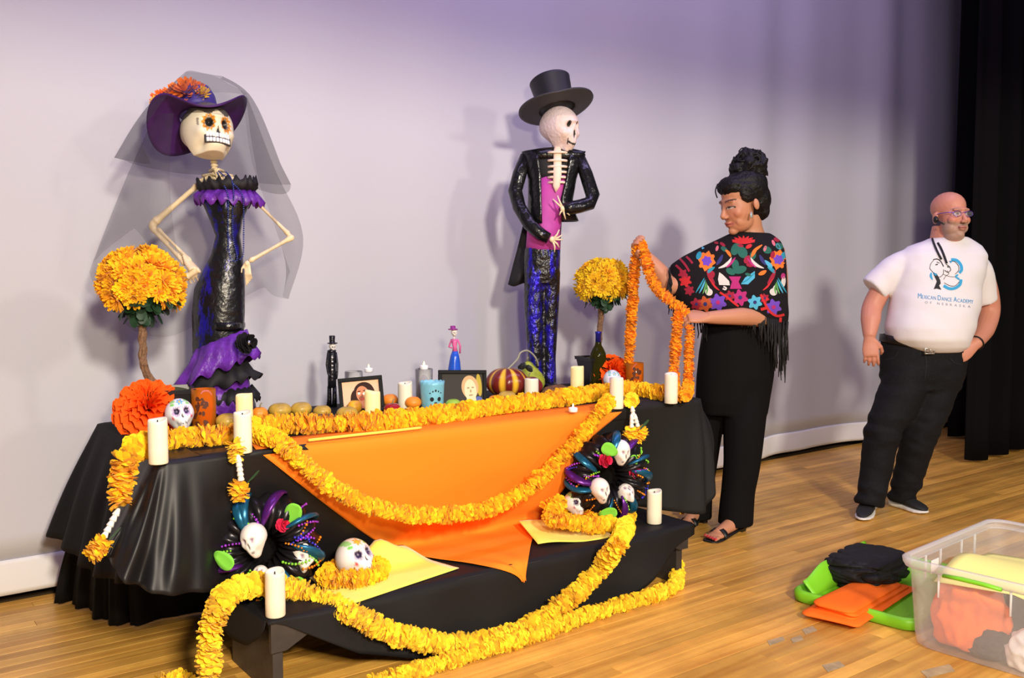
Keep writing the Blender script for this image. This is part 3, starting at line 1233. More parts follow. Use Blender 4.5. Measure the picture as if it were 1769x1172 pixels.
def place_skull(label, c, H, scheme, M, mount=None):
    t_ = thing('sugar_skull', label, 'skull', c - V((0, 0, H * 0.4)), group='painted sugar skulls')
    me = skull_mesh('skull', H, scheme)
    me.transform(Matrix.Translation(c) @ M.to_4x4())
    obj('skull', me, M_SKULL, t_)
    return t_


place_skull('white sugar skull with blue and green painted crown in front of the orange paper flower',
            at_z(311, 752, ZT) + V((0, 0.0, 0.076)), 0.130, sugar_scheme((0.10, 0.42, 0.70), (0.20, 0.62, 0.10), (0.45, 0.22, 0.55), (0.8, 0.1, 0.15)), faceM(28, 26, -6))
place_skull('pale blue-edged sugar skull half hidden behind the wine bottle',
            at_z(1060, 677, ZT) + V((0, 0.01, 0.058)), 0.115, sugar_scheme((0.15, 0.5, 0.65), (0.2, 0.55, 0.5), (0.35, 0.15, 0.5), (0.6, 0.1, 0.3)), faceM(10, 10, 0))
t = place_skull('sugar skull with green leaves and open jaw lying in marigolds on the bench',
                at_z(612, 1000, BZ + 0.02) + V((0, 0, 0.074)), 0.155, sugar_scheme((0.85, 0.35, 0.03), (0.20, 0.62, 0.10), (0.30, 0.28, 0.40), (0.8, 0.06, 0.08)), faceM(46, 34, -8))
# open lower jaw of the bench skull
Mj = faceM(42, 8, -4)
cj = at_z(612, 1000, BZ + 0.02) + V((0, 0, 0.018))
bm = bmesh.new()
jp = [Mj @ V((0.042 * math.cos(a), -0.024 - 0.050 * math.sin(a), 0.0)) + cj for a in np.linspace(0.0, PI, 13)]
tube(bm, jp, 0.011, 10)
obj('jaw', bm, mat('white_glaze', (0.84, 0.82, 0.82), 0.4), t, label='white lower jaw hanging open')
place_skull('smaller black-eyed sugar skull ringed with marigolds at the far bench end',
            at_z(992, 903, BZ + 0.02) + V((0, 0, 0.085)), 0.115, sugar_scheme((0.75, 0.05, 0.12), (0.25, 0.60, 0.12), (0.10, 0.10, 0.12), (0.5, 0.1, 0.2)), faceM(26, 26, -8))

# ------------------------------------------------------------------ pillar candles
M_WAX = mat('ivory_wax', (0.86, 0.80, 0.62), 0.45, sss=0.25)
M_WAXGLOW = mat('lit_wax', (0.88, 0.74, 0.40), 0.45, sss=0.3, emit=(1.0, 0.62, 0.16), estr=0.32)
M_WICK = mat('wick', (0.03, 0.025, 0.02), 0.8)


def candle(label, base, h, r, glow=False):
    t_ = thing('pillar_candle', label, 'candle', base, group='ivory pillar candles')
    bm_ = bmesh.new()
    n = 28
    ph = rnd.random() * 6
    rim = lambda a: 0.0035 * math.sin(a + ph) + 0.002 * math.sin(2 * a + ph * 2)
    rings = []
    for rr_, zz in ((r * 0.95, 0.0), (r, 0.003), (r, h * 0.3), (r, h * 0.6), (r * 0.995, h * 0.9), (r * 0.98, h - 0.004), (r * 0.92, h), (r * 0.82, h - 0.005), (r * 0.45, h - 0.012), (r * 0.1, h - 0.013)):
        k = sm(h * 0.8, h, zz)
        rings.append([V((rr_ * math.cos(2 * PI * j / n), rr_ * math.sin(2 * PI * j / n), zz + k * rim(2 * PI * j / n))) for j in range(n)])
    loft(bm_, rings)
    bm_.transform(Matrix.Translation(base))
    obj('wax', bm_, M_WAXGLOW if glow else M_WAX, t_)
    bm_ = bmesh.new()
    lathe(bm_, [(0.002, h - 0.014), (0.0022, h - 0.008), (0.002, h - 0.004), (0.0008, h - 0.002)], 8, base)
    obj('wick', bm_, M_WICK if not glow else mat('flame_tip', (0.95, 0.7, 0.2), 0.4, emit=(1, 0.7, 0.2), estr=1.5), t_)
    return t_


def cnd(label, px, pb, pt, z=ZT, glow=False, wpx=None):
    b = at_z(px, pb, z)
    d = b.dot(FWD)
    h = (pb - pt) * d / FPX
    r = (wpx * d / FPX / 2) if wpx else 0.031
    candle(label, b, h, r, glow)


cnd('tall ivory pillar candle at the table corner above the shiny black folds', 274, 801, 723, wpx=33)
cnd('front candle of the ivory pair standing by the first bead tassel', 420, 782, 711, wpx=31)
cnd('glowing amber-topped candle directly behind another ivory candle', 423, 753, 680, glow=True, wpx=29)
cnd('warm ivory candle in front of the framed photo of a dark-haired woman', 644, 727, 675, glow=True, wpx=27)
cnd('ivory candle between the red apple and the blue tin lantern', 700, 706, 660, wpx=25)
cnd('warm ivory candle before the framed portrait of a pale-haired person', 791, 698, 653, glow=True, wpx=25)
cnd('ivory candle in front of the dark red squash', 918, 690, 654, wpx=25)
cnd('glowing yellow candle between the pear gourd and the wine bottle', 997, 671, 633, glow=True, wpx=23)
cnd('tall ivory candle on the tip of the orange cloth by the bead tassel', 1065, 706, 652, wpx=24)
cnd('ivory candle at the far table end nearest the woman', 1159, 697, 645, wpx=23)
cnd('ivory candle on the bench corner above the bare slab end', 476, 1064, 983, z=BZ + 0.008, wpx=35)
cnd('ivory candle on the far end of the bench beside the wreath', 1130, 904, 846, z=BZ + 0.008, wpx=26)

# ------------------------------------------------------------------ tea lights
M_TEA = mat('white_plastic', (0.85, 0.85, 0.86), 0.4)
M_FLAME = mat('led_flame', (1.0, 0.8, 0.3), 0.3, emit=(1.0, 0.72, 0.20), estr=4.0)


def tealight(label, c, r=0.019):
    t_ = thing('tea_light', label, 'candle', c, group='white electric tea lights')
    bm_ = bmesh.new()
    lathe(bm_, [(r * .9, 0), (r, 0.003), (r, 0.015), (r * 0.95, 0.018), (r * 0.8, 0.018), (r * 0.7, 0.014), (r * 0.2, 0.014)], 20, c)
    obj('cup', bm_, M_TEA, t_)
    bm_ = bmesh.new()
    lathe(bm_, [(0.003, 0.013), (0.0045, 0.02), (0.004, 0.027), (0.0008, 0.036)], 10, c)
    obj('flame', bm_, M_FLAME, t_, label='glowing yellow flame')


tealight('white tea light on the orange cloth at the table edge', at_z(990, 712, TZ + 0.013))


def glass_mat(name, col, alpha=0.25):
    m_ = bpy.data.materials.new(name)
    m_.use_nodes = True
    nt = m_.node_tree
    nt.nodes.clear()
    out = nt.nodes.new('ShaderNodeOutputMaterial')
    tr = nt.nodes.new('ShaderNodeBsdfTransparent')
    tr.inputs[0].default_value = (*col, 1)
    gl = nt.nodes.new('ShaderNodeBsdfPrincipled')
    gl.inputs['Base Color'].default_value = (*[c * 0.8 for c in col], 1)
    gl.inputs['Roughness'].default_value = 0.08
    fr = nt.nodes.new('ShaderNodeFresnel')
    fr.inputs[0].default_value = 1.5
    ad = nt.nodes.new('ShaderNodeMath')
    ad.operation = 'ADD'
    ad.use_clamp = True
    ad.inputs[1].default_value = alpha
    nt.links.new(fr.outputs[0], ad.inputs[0])
    mx = nt.nodes.new('ShaderNodeMixShader')
    nt.links.new(ad.outputs[0], mx.inputs[0])
    nt.links.new(tr.outputs[0], mx.inputs[1])
    nt.links.new(gl.outputs[0], mx.inputs[2])
    nt.links.new(mx.outputs[0], out.inputs[0])
    return m_


M_GLASS = glass_mat('clear_glass', (0.92, 0.92, 0.93), 0.12)
M_AMBER = glass_mat('orange_glass', (0.98, 0.30, 0.02), 0.35)
M_BOTTLE = glass_mat('green_bottle_glass', (0.10, 0.095, 0.012), 0.25)


def tumbler(name, label, c, r, h, m_, cat='glass', group=None, flare=1.0):
    t_ = thing(name, label, cat, c, group=group)
    bm_ = bmesh.new()
    lathe(bm_, [(0.001, 0), (r * 0.93, 0), (r * 0.97, 0.004), (r, h * 0.5), (r * flare, h), (r * flare - 0.003, h), (r - 0.004, h * 0.5), (r * 0.9, 0.010), (0.001, 0.010)], 28, c, cap=False)
    obj('glass_wall', bm_, m_, t_)
    return t_


g1 = at_z(630, 704, ZT) + V((0.0, 0.10, 0))
tumbler('glass_holder', 'clear glass candle holder behind the framed photo of a dark-haired woman', g1, 0.040, 0.150, M_GLASS, group='clear glass candle holders')
bm = bmesh.new()
lathe(bm, [(0.034, 0.012), (0.034, 0.120), (0.001, 0.121)], 20, g1)
o = obj('water', bm, sheer('milky_filling', (0.72, 0.70, 0.70), 0.22, 0.3))
tag(o, 'pale milky filling inside the glass holder behind the photo', 'filling', kind='stuff')
tealight('white tea light floating high behind the photo of a dark-haired woman', at_y(637, 642, g1.y) + V((0, 0, -0.003)))
g2 = at_z(737, 700, ZT) + V((0.0, 0.02, 0))
tumbler('glass_holder', 'tall clear glass candle holder standing behind the blue tin lantern', g2, 0.037, 0.160, M_GLASS, group='clear glass candle holders', flare=1.08)
bm = bmesh.new()
lathe(bm, [(0.032, 0.012), (0.033, 0.155), (0.001, 0.156)], 20, g2)
o = obj('water', bm, sheer('grey_filling', (0.55, 0.50, 0.52), 0.42, 0.3))
tag(o, 'grey filling inside the tall glass holder by the blue lantern', 'filling', kind='stuff')
tealight('white tea light on the tall glass beside the blue tin lantern', g2 + V((0, 0, 0.157)))


# orange glass votives with a dark printed figure
def votive(label, c, r, h):
    t_ = tumbler('orange_votive', label, c, r, h, M_AMBER, 'candle holder', 'orange glass votives')
    bm_ = bmesh.new()
    lathe(bm_, [(r * 0.8, 0.012), (r * 0.8, h * 0.55), (0.001, h * 0.55)], 20, c)
    obj('wax', bm_, mat('orange_wax', (0.75, 0.16, 0.01), 0.5), t_)
    # abstract dark print wrapped round the glass
    bm_ = bmesh.new()
    rr = random.Random(4)
    a0 = math.atan2(-FWD.y, -FWD.x)

    def wrap(u, v):
        a = a0 + u / r
        return c + V((math.cos(a) * (r + 0.0012), math.sin(a) * (r + 0.0012), v))
    for k in range(26):
        u, v = rr.uniform(-0.022, 0.024), rr.uniform(0.02, h * 0.86)
        w_, h_ = rr.uniform(0.004, 0.010), rr.uniform(0.004, 0.014)
        vs_ = [bm_.verts.new(wrap(u + w_ * math.cos(q) * rr.uniform(.6, 1), v + h_ * math.sin(q) * rr.uniform(.6, 1))) for q in np.linspace(0, 2 * PI, 9)[:-1]]
        bm_.faces.new(vs_)
    obj('print', bm_, mat('dark_print', (0.09, 0.02, 0.005), 0.6), t_, label='dark mottled print on the glass')


votive('orange glass votive with dark print standing before the purple skirt', at_z(353, 742, ZT), 0.044, 0.152)
votive('orange glass votive beside the paper flower at the far table end', at_z(1108, 672, ZT) + V((0, 0.05, 0)), 0.047, 0.13)

# ------------------------------------------------------------------ wine bottle
c = at_z(1033, 668, ZT)
t = thing('wine_bottle', 'green glass wine bottle with blue neck in front of the far topiary', 'bottle', c)
bm = bmesh.new()
lathe(bm, [(0.030, 0), (0.041, 0.004), (0.042, 0.02), (0.042, 0.155), (0.040, 0.172), (0.030, 0.195), (0.018, 0.215), (0.0145, 0.235), (0.0140, 0.272), (0.0155, 0.275), (0.0155, 0.283), (0.010, 0.285)], 28, c)
obj('bottle_glass', bm, M_BOTTLE, t)
bm = bmesh.new()
lathe(bm, [(0.0150, 0.232), (0.0150, 0.274), (0.0165, 0.276), (0.0165, 0.286), (0.004, 0.287)], 20, c)
obj('neck_foil', bm, mat('blue_foil', (0.03, 0.03, 0.35), 0.3, metal=0.5), t, label='blue foil round the neck')
bm = bmesh.new()
lathe(bm, [(0.038, 0.004), (0.038, 0.12), (0.001, 0.121)], 20, c)
obj('wine', bm, mat('dark_wine', (0.05, 0.045, 0.008), 0.2), t)

# ------------------------------------------------------------------ blue tin lantern
c = at_z(747, 706, ZT)
t = thing('tin_lantern', 'light blue tin lantern with scalloped rim and a cut-out skull face', 'lantern', c)
bm = bmesh.new()
n = 48
rings = []
for rr_, zz, kk in ((0.047, 0, 0), (0.048, 0.004, 0), (0.050, 0.06, 0), (0.052, 0.105, 0), (0.053, 0.115, 1), (0.050, 0.115, 1), (0.048, 0.06, 0), (0.045, 0.008, 0)):
    rings.append([V((rr_ * math.cos(2 * PI * j / n), rr_ * math.sin(2 * PI * j / n), zz + kk * 0.006 * abs(math.sin(2 * PI * j / n * 7)))) + c for j in range(n)])
loft(bm, rings)
obj('shell', bm, mat('blue_tin', (0.22, 0.56, 0.68), 0.4, metal=0.1, var=0.1, vscale=30), t)
bm = bmesh.new()
a0 = math.atan2(-FWD.y, -FWD.x) + 0.38
for u, v, ru, rv in ((-0.016, 0.046, 0.0085, 0.0095), (0.016, 0.046, 0.0085, 0.0095), (-0.003, 0.030, 0.0025, 0.005), (0.003, 0.030, 0.0025, 0.005), (0, 0.016, 0.013, 0.0018), (-0.008, 0.016, 0.0012, 0.005), (0.0, 0.016, 0.0012, 0.005), (0.008, 0.016, 0.0012, 0.005),
                     (0, 0.083, 0.004, 0.006), (-0.012, 0.079, 0.003, 0.004), (0.012, 0.079, 0.003, 0.004), (-0.024, 0.072, 0.003, 0.003), (0.024, 0.072, 0.003, 0.003)):
    vs_ = []
    for q in np.linspace(0, 2 * PI, 13)[:-1]:
        a = a0 + (u + ru * math.cos(q)) / 0.0495
        vs_.append(bm.verts.new(c + V((math.cos(a) * 0.0512, math.sin(a) * 0.0512, v + rv * math.sin(q)))))
    bm.faces.new(vs_)
obj('cutout', bm, mat('lantern_inside', (0.012, 0.012, 0.014), 0.8), t, label='dark cut-out eyes and mouth')
c = at_z(733, 716, ZT)
t = thing('blue_dish', 'shallow blue dish half hidden under the lantern and garland', 'dish', c)
bm = bmesh.new()
lathe(bm, [(0.030, 0), (0.052, 0.003), (0.066, 0.013), (0.064, 0.014), (0.050, 0.006), (0.001, 0.004)], 28, c, cap=False)
obj('dish', bm, mat('blue_glaze', (0.05, 0.16, 0.45), 0.3), t)

# ------------------------------------------------------------------ photo frames
M_FRAME = mat('black_frame', (0.008, 0.008, 0.008), 0.6, spec=0.15)


def photo_frame(label, base, wd, ht, turn, lean, roll, shapes, bg):
    t_ = thing('photo_frame', label, 'picture frame', base, group='black photo frames')
    M = Matrix.Translation(base) @ (faceM(turn, lean, 0)).to_4x4() @ Matrix.Rotation(math.radians(roll), 4, 'Y')
    bm_ = bmesh.new()
    b = 0.016
    for cx, cz, sx, sz in ((0, b / 2, wd, b), (0, ht - b / 2, wd, b), (-wd / 2 + b / 2, ht / 2, b, ht - 2 * b), (wd / 2 - b / 2, ht / 2, b, ht - 2 * b)):
        box(bm_, (cx, 0, cz), (sx, 0.016, sz), bev=0.002)
    bm_.transform(M)
    obj('frame', bm_, M_FRAME, t_, smooth=False)
    bm_ = bmesh.new()
    box(bm_, (0, 0.006, ht / 2), (wd - 0.01, 0.004, ht - 0.01))
    bv = [V((0, 0.009, ht * 0.75)), V((-0.03, 0.009 + ht * 0.42, 0.004)), V((0.03, 0.009 + ht * 0.42, 0.004)), V((0, 0.012, ht * 0.7))]
    bm_.faces.new([bm_.verts.new(p) for p in bv[:3]])
    bm_.transform(M)
    obj('backing', bm_, mat('frame_backing', (0.03, 0.03, 0.03), 0.8), t_, smooth=False)
    bm_ = bmesh.new()
    mats = [bg] + [s[0] for s in shapes]
    q = [(-wd / 2 + b, b), (wd / 2 - b, b), (wd / 2 - b, ht - b), (-wd / 2 + b, ht - b)]
    f = bm_.faces.new([bm_.verts.new((x, 0.0035, z)) for x, z in q])
    for i, (_m, kind, par) in enumerate(shapes):
        y = 0.0033 - 0.0002 * i
        if kind == 'e':
            cx, cz, rx, rz, rot = par
            pts = []
            for a in np.linspace(0, 2 * PI, 25)[:-1]:
                x, z = rx * math.cos(a), rz * math.sin(a)
                pts.append((cx + x * math.cos(rot) - z * math.sin(rot), cz + x * math.sin(rot) + z * math.cos(rot)))
        else:
            pts = par
        pts = [(min(max(x, -wd / 2 + b), wd / 2 - b), min(max(z, b), ht - b)) for x, z in pts]
        try:
            f = bm_.faces.new([bm_.verts.new((x, y, z)) for x, z in pts])
            f.material_index = i + 1
        except ValueError:
            pass
    bm_.transform(M)
    me = mesh_from(bm_, 'photo', False)
    o_ = bpy.data.objects.new('photo', me)
    COL.objects.link(o_)
    o_.parent = t_
    me.transform(_inv[t_.name])
    for m_ in mats:
        me.materials.append(m_)
    o_['label'] = 'printed portrait photo'
    return t_


cm = lambda n_, c_: mat('photo_' + n_, c_, 0.6, spec=0.15)
hair, skin1, skin1d, peach = cm('dark_hair', (0.035, 0.012, 0.008)), cm('skin', (0.60, 0.24, 0.12)), cm('skin_shadow', (0.36, 0.12, 0.06)), cm('peach', (0.88, 0.52, 0.33))
white_, red_ = cm('white', (0.85, 0.75, 0.65)), cm('lips', (0.50, 0.08, 0.06))
b = at_z(627, 713, ZT)
photo_frame('black framed photo of a dark curly-haired woman, tilted behind a candle', b, 0.185, 0.150, 12, 12, -4.0,
            [(hair, 'e', (0.012, 0.088, 0.042, 0.040, 0.1)), (hair, 'e', (-0.02, 0.055, 0.026, 0.045, 0.0)), (hair, 'e', (0.04, 0.08, 0.018, 0.040, 0.2)), (skin1, 'e', (0.004, 0.035, 0.016, 0.03, 0)),
             (skin1, 'e', (0.006, 0.076, 0.0265, 0.036, 0.15)), (skin1d, 'e', (0.0, 0.060, 0.011, 0.010, 0)), (white_, 'e', (0.014, 0.079, 0.008, 0.006, 0.2)), (white_, 'e', (-0.009, 0.081, 0.006, 0.005, 0)),
             (hair, 'e', (-0.008, 0.090, 0.007, 0.0022, 0.1)), (hair, 'e', (0.016, 0.092, 0.008, 0.0022, 0.1)), (red_, 'e', (0.004, 0.056, 0.010, 0.004, 0.1)), (skin1d, 'e', (0.004, 0.071, 0.004, 0.006, 0))], peach)
dk, pale, blond, dark2, gold = cm('dim_ground', (0.045, 0.04, 0.035)), cm('pale_face', (0.82, 0.68, 0.42)), cm('pale_hair', (0.62, 0.40, 0.20)), cm('features', (0.40, 0.26, 0.12)), cm('gold', (0.5, 0.38, 0.05))
b = at_z(806, 704, ZT) + V((0.0, 0.03, 0))
photo_frame('black framed photo of a pale long-faced person behind a glowing candle', b, 0.215, 0.160, 14, 10, 1.5,
            [(gold, 'e', (0.075, 0.095, 0.012, 0.05, 0.1)), (cm('blue', (0.10, 0.14, 0.40)), 'e', (0.072, 0.03, 0.018, 0.014, 0)), (blond, 'e', (0.034, 0.085, 0.038, 0.052, 0.12)), (pale, 'e', (0.036, 0.070, 0.027, 0.050, 0.1)),
             (pale, 'e', (0.040, 0.028, 0.022, 0.02, 0.0)), (dark2, 'e', (0.026, 0.082, 0.006, 0.003, 0)), (dark2, 'e', (0.046, 0.084, 0.006, 0.003, 0)), (dark2, 'e', (0.037, 0.068, 0.003, 0.007, 0)), (dark2, 'e', (0.038, 0.050, 0.010, 0.0028, 0.1))], dk)

# ------------------------------------------------------------------ fruit, gourds, bread
M_TAN = mat('tan_skin', (0.52, 0.34, 0.05), 0.38, var=0.25, vscale=25)


def ribbed(name, label, cat, c, r, h, ribs, m_, depth=0.05, colfn=None, group=None, dim=0.25, wob=0.03, stem=None, Mrot=None):
    t_ = thing(name, label, cat, c, group=group)
    bm_ = bmesh.new()
    n, k = 48, 18
    rings = []
    for i in range(k):
        th = PI * (i + 0.5) / k
        ring = []
        for j in range(n):
            a = 2 * PI * j / n
            rad = r * math.sin(th) * (1 + depth * (abs(math.cos(a * ribs / 2)) - 0.5) * 2 * math.sin(th)) if ribs else r * math.sin(th) * (1 + wob * math.sin(a * 2 + 1) + wob * 0.5 * math.sin(3 * a))
            z = -h / 2 * math.cos(th)
            z -= math.copysign(dim * h * 0.25 * math.exp(-(math.sin(th) / 0.35) ** 2), z)
            q = V((rad * math.cos(a), rad * math.sin(a), z))
            if Mrot is not None:
                q = Mrot @ q
            ring.append(q + c + V((0, 0, h / 2)))
        rings.append(ring)
    loft(bm_, rings)
    me = mesh_from(bm_, 'fruit_body')
    if colfn:
        col_ = me.color_attributes.new('Col', 'FLOAT_COLOR', 'POINT')
        for i, v in enumerate(me.vertices):
            j = i % n
            col_.data[i].color = (*colfn(2 * PI * j / n, i // n / (k - 1)), 1)
    obj('body', me, m_, t_)
    if stem:
        bm_ = bmesh.new()
        tube(bm_, [c + V((0, 0, h * (1 - dim * 0.25) - 0.004)), c + V((0.003, 0, h + 0.006)), c + V((0.009, 0, h + 0.014))], [0.004, 0.003, 0.003], 8)
        obj('stem', bm_, stem, t_)
    return t_


M_STEM = mat('dry_stem', (0.22, 0.20, 0.10), 0.7)
for lab, px, pb, r, h in (('round tan fruit between the orange votive and the candle pair', 393, 742, 0.042, 0.062), ('first round tan fruit resting on the long brown loaf', 484, 722, 0.046, 0.062),
                          ('second round tan fruit, at the middle of the brown loaf', 521, 720, 0.042, 0.062), ('small tan fruit sitting low at the far tip of the brown loaf', 557, 722, 0.036, 0.052),
                          ('round tan fruit at the foot of the tilted framed photo', 600, 728, 0.042, 0.060), ('round tan fruit in front of the striped squash', 876, 698, 0.042, 0.060)):
    ribbed('tan_fruit', lab, 'fruit', at_z(px, pb, ZT), r, h, 0, M_TAN, group='round tan fruit')
M_OFR = mat('orange_skin', (0.90, 0.27, 0.02), 0.42, bump=0.08, bscale=400)
ribbed('orange', 'small orange fruit beside the amber-topped candle', 'fruit', at_z(449, 728, ZT), 0.032, 0.058, 8, M_OFR, 0.03, group='oranges on the table', stem=M_STEM)
ribbed('orange', 'yellow-orange fruit at the corner of the tilted framed photo', 'fruit', at_z(613, 716, ZT), 0.030, 0.060, 0, mat('mango_skin', (0.93, 0.45, 0.03), 0.4), group='oranges on the table')
ribbed('orange', 'orange fruit tucked between the ivory candle and the tall glass', 'fruit', at_z(718, 708, ZT) + V((0, 0.02, 0)), 0.036, 0.056, 0, M_OFR, group='oranges on the table')
ribbed('orange', 'orange fruit hidden low behind the red apple', 'fruit', at_z(682, 704, ZT) + V((0, 0.04, 0)), 0.035, 0.056, 0, M_OFR, group='oranges on the table')
ribbed('orange', 'orange wedge-shaped fruit beside the striped squash and photo frame', 'fruit', at_z(856, 698, ZT), 0.032, 0.040, 0, M_OFR, group='oranges on the table')
ribbed('red_apple', 'shiny dark red apple between two ivory candles', 'fruit', at_z(678, 719, ZT), 0.034, 0.056, 5, mat('apple_skin', (0.36, 0.010, 0.015), 0.18, var=0.3, vscale=14), 0.03, stem=M_STEM, dim=0.6)
ribbed('green_fruit', 'green fruit low in front of the pale portrait photo', 'fruit', at_z(783, 710, ZT), 0.034, 0.052, 0, mat('green_skin', (0.30, 0.50, 0.05), 0.4))


def stripes(a, f):
    return (0.85, 0.48, 0.03) if abs(((a * 9 / (2 * PI)) % 1) - 0.5) < 0.13 else (0.16, 0.015, 0.012)


M_SQ = mat('striped_squash_skin', (1, 1, 1), 0.28, attr='Col')
c = at_z(882, 688, ZT) + V((0, 0.03, 0))
t = ribbed('striped_squash', 'large dark red squash with yellow stripes and arching pale stem', 'squash', c, 0.098, 0.145, 9, M_SQ, 0.05, stripes)
bm = bmesh.new()
hp = [c + V((0.0, 0, 0.13)), at_y(893, 622, c.y), at_y(899, 610, c.y), at_y(910, 606, c.y), at_y(920, 612, c.y), at_y(927, 622, c.y), at_y(930, 632, c.y + 0.02)]
tube(bm, spline(hp, 6), 0.0045, 8)
obj('stem', bm, mat('pale_stem', (0.30, 0.29, 0.20), 0.6), t, label='thin pale arching stem')
bm = bmesh.new()
for k, (dx, dz, ang) in enumerate(((-0.02, 0.0, 0.3), (0.012, 0.004, -0.35))):
    p = at_y(902, 633, c.y - 0.06) + RGT * dx + V((0, 0, dz - 0.006))
    petal_strip(bm, p, (RGT * math.cos(ang) + V((0, 0, math.sin(ang)))).normalized(), V((0, 0, 1)), 0.040, 0.032, -FWD, 0.3)
obj('leaf', thick(bm, 0.002), mat('black_leaf', (0.012, 0.014, 0.014), 0.5), t, label='dark leaf at the stem')
ribbed('small_squash', 'small dark red squash with one yellow fleck behind an ivory candle', 'squash', at_z(920, 686, ZT) + V((0, 0.03, 0)), 0.066, 0.098, 7, M_SQ, 0.04, lambda a, f: (0.85, 0.48, 0.03) if (f > 0.9 and abs(a - 4) < 0.5) else (0.17, 0.015, 0.015), stem=M_STEM)
c = at_z(938, 681, ZT) + V((0, 0.07, 0))
t = thing('pear_gourd', 'green pear-shaped gourd standing behind the dark red squashes', 'gourd', c)
bm = bmesh.new()
lean = Matrix.Rotation(-0.28, 3, 'Y') @ Matrix.Rotation(0.1, 3, 'X')
Lq = Matrix.Rotation(-YAW, 3, 'Z') @ Matrix.Rotation(-0.22, 3, 'Y')
lathe(bm, [(0.02, 0.0), (0.045, 0.006), (0.062, 0.03), (0.066, 0.055), (0.058, 0.085), (0.042, 0.11), (0.030, 0.13), (0.024, 0.145), (0.014, 0.155), (0.003, 0.158)], 26, c, Lq)
obj('body', bm, mat('green_gourd', (0.30, 0.36, 0.03), 0.4, var=0.25, vscale=30), t)
bm = bmesh.new()
tube(bm, [c + Lq @ V((0, 0, 0.152)), c + Lq @ V((0.002, 0, 0.168)), c + Lq @ V((0.010, 0, 0.178))], [0.005, 0.003, 0.003], 8)
obj('stem', bm, M_STEM, t)
M_CRUST = mat('bread_crust', (0.16, 0.075, 0.028), 0.8, var=0.4, vscale=60, bump=0.5, bscale=90)


def loaf(label, c, rx, ry, h, rz):
    t_ = thing('bread_loaf', label, 'bread', c, rotz=0, group='brown loaves')
    bm_ = bmesh.new()
    ell(bm_, (0, 0, h * 0.45), (rx, ry, h * 0.55), sub=4)
    for v in bm_.verts:
        v.co.z = max(v.co.z, 0.001)
        v.co += v.co.normalized() * 0.006 * noise.noise(v.co * 40)
    bm_.transform(Matrix.Translation(c) @ Matrix.Rotation(rz, 4, 'Z'))
    obj('crust', bm_, M_CRUST, t_)


loaf('long low brown loaf lying behind the garland under the tan fruit', at_z(528, 733, ZT) + V((0, 0.0, 0)), 0.135, 0.045, 0.036, 0.0)
loaf('rough brown loaf between the pear gourd and the glowing yellow candle', at_z(962, 684, ZT), 0.085, 0.05, 0.052, 0.1)


# ------------------------------------------------------------------ big orange paper flowers
def paper_flower(label, c, R, axis, seed, m_):
    t_ = thing('paper_flower', label, 'paper flower', c, group='orange tissue paper flowers')
    rr = random.Random(seed)
    q = V(axis).to_track_quat('Z', 'Y').to_matrix()
    for k in range(9):
        bm_ = bmesh.new()
        beta = lerp(0.25, 1.62, k / 8)
        n = 72
        ph = rr.random() * 6
        f1, f2 = rr.randrange(9, 14), rr.randrange(19, 27)
        P_ = []
        for i in range(7):
            f = i / 6
            row = []
            for j in range(n):
                a = 2 * PI * j / n
                b_ = beta * (0.55 + 0.45 * f) + f * (0.10 * math.sin(f1 * a + ph) + 0.05 * math.sin(f2 * a))
                ra = R * (0.08 + 0.92 * f) * (1 + f * (0.05 * math.sin(f1 * a * 1.0 + 2 + ph) + 0.03 * abs(math.sin(f2 * a * 0.5)))) * (1 - 0.10 * (8 - k) / 8)
                row.append(c + q @ V((ra * math.sin(b_) * math.cos(a), ra * math.sin(b_) * math.sin(a), ra * math.cos(b_))))
            P_.append(row)
        grid(bm_, P_, closed_u=True)
        obj('tissue_layer', bm_, m_, t_)
    bm_ = bmesh.new()
    ell(bm_, c, (0.012, 0.012, 0.012), sub=2)
    obj('centre', bm_, m_, t_)


M_TISSUE = mat('orange_tissue', (0.98, 0.115, 0.010), 0.8, spec=0.1)
paper_flower('large orange tissue paper flower behind the sugar skull at the table corner', at_z(274, 752, ZT) + V((0.0, 0.12, 0.070)), 0.122, (-0.25, -0.75, 0.75), 5, M_TISSUE)
paper_flower('orange tissue paper flower behind the wine bottle at the far table end', at_z(1086, 672, ZT) + V((0.02, 0.16, 0.055)), 0.112, (0.1, -0.6, 0.75), 8, M_TISSUE)


# ------------------------------------------------------------------ marigold topiaries
def bloom(seed, R=0.042):
    rr = random.Random(seed)
    bm_ = bmesh.new()
    for k, (el, n, ln) in enumerate(((0.0, 14, 1.0), (0.30, 13, 0.98), (0.60, 11, 0.90), (0.95, 8, 0.75), (1.3, 5, 0.55))):
        for j in range(n):
            a = 2 * PI * (j + 0.5 * (k % 2)) / n + rr.uniform(-0.12, 0.12)
            e = el + rr.uniform(-0.12, 0.12)
            d = V((math.cos(a) * math.cos(e), math.sin(a) * math.cos(e), math.sin(e)))
            s = V((-math.sin(a), math.cos(a), 0))
            petal_strip(bm_, d * R * 0.12, d, s, R * ln * rr.uniform(0.85, 1.05), R * rr.uniform(0.24, 0.32), d.cross(s), rr.uniform(0.0, 0.35))
    return mesh_from(bm_, 'bloom')


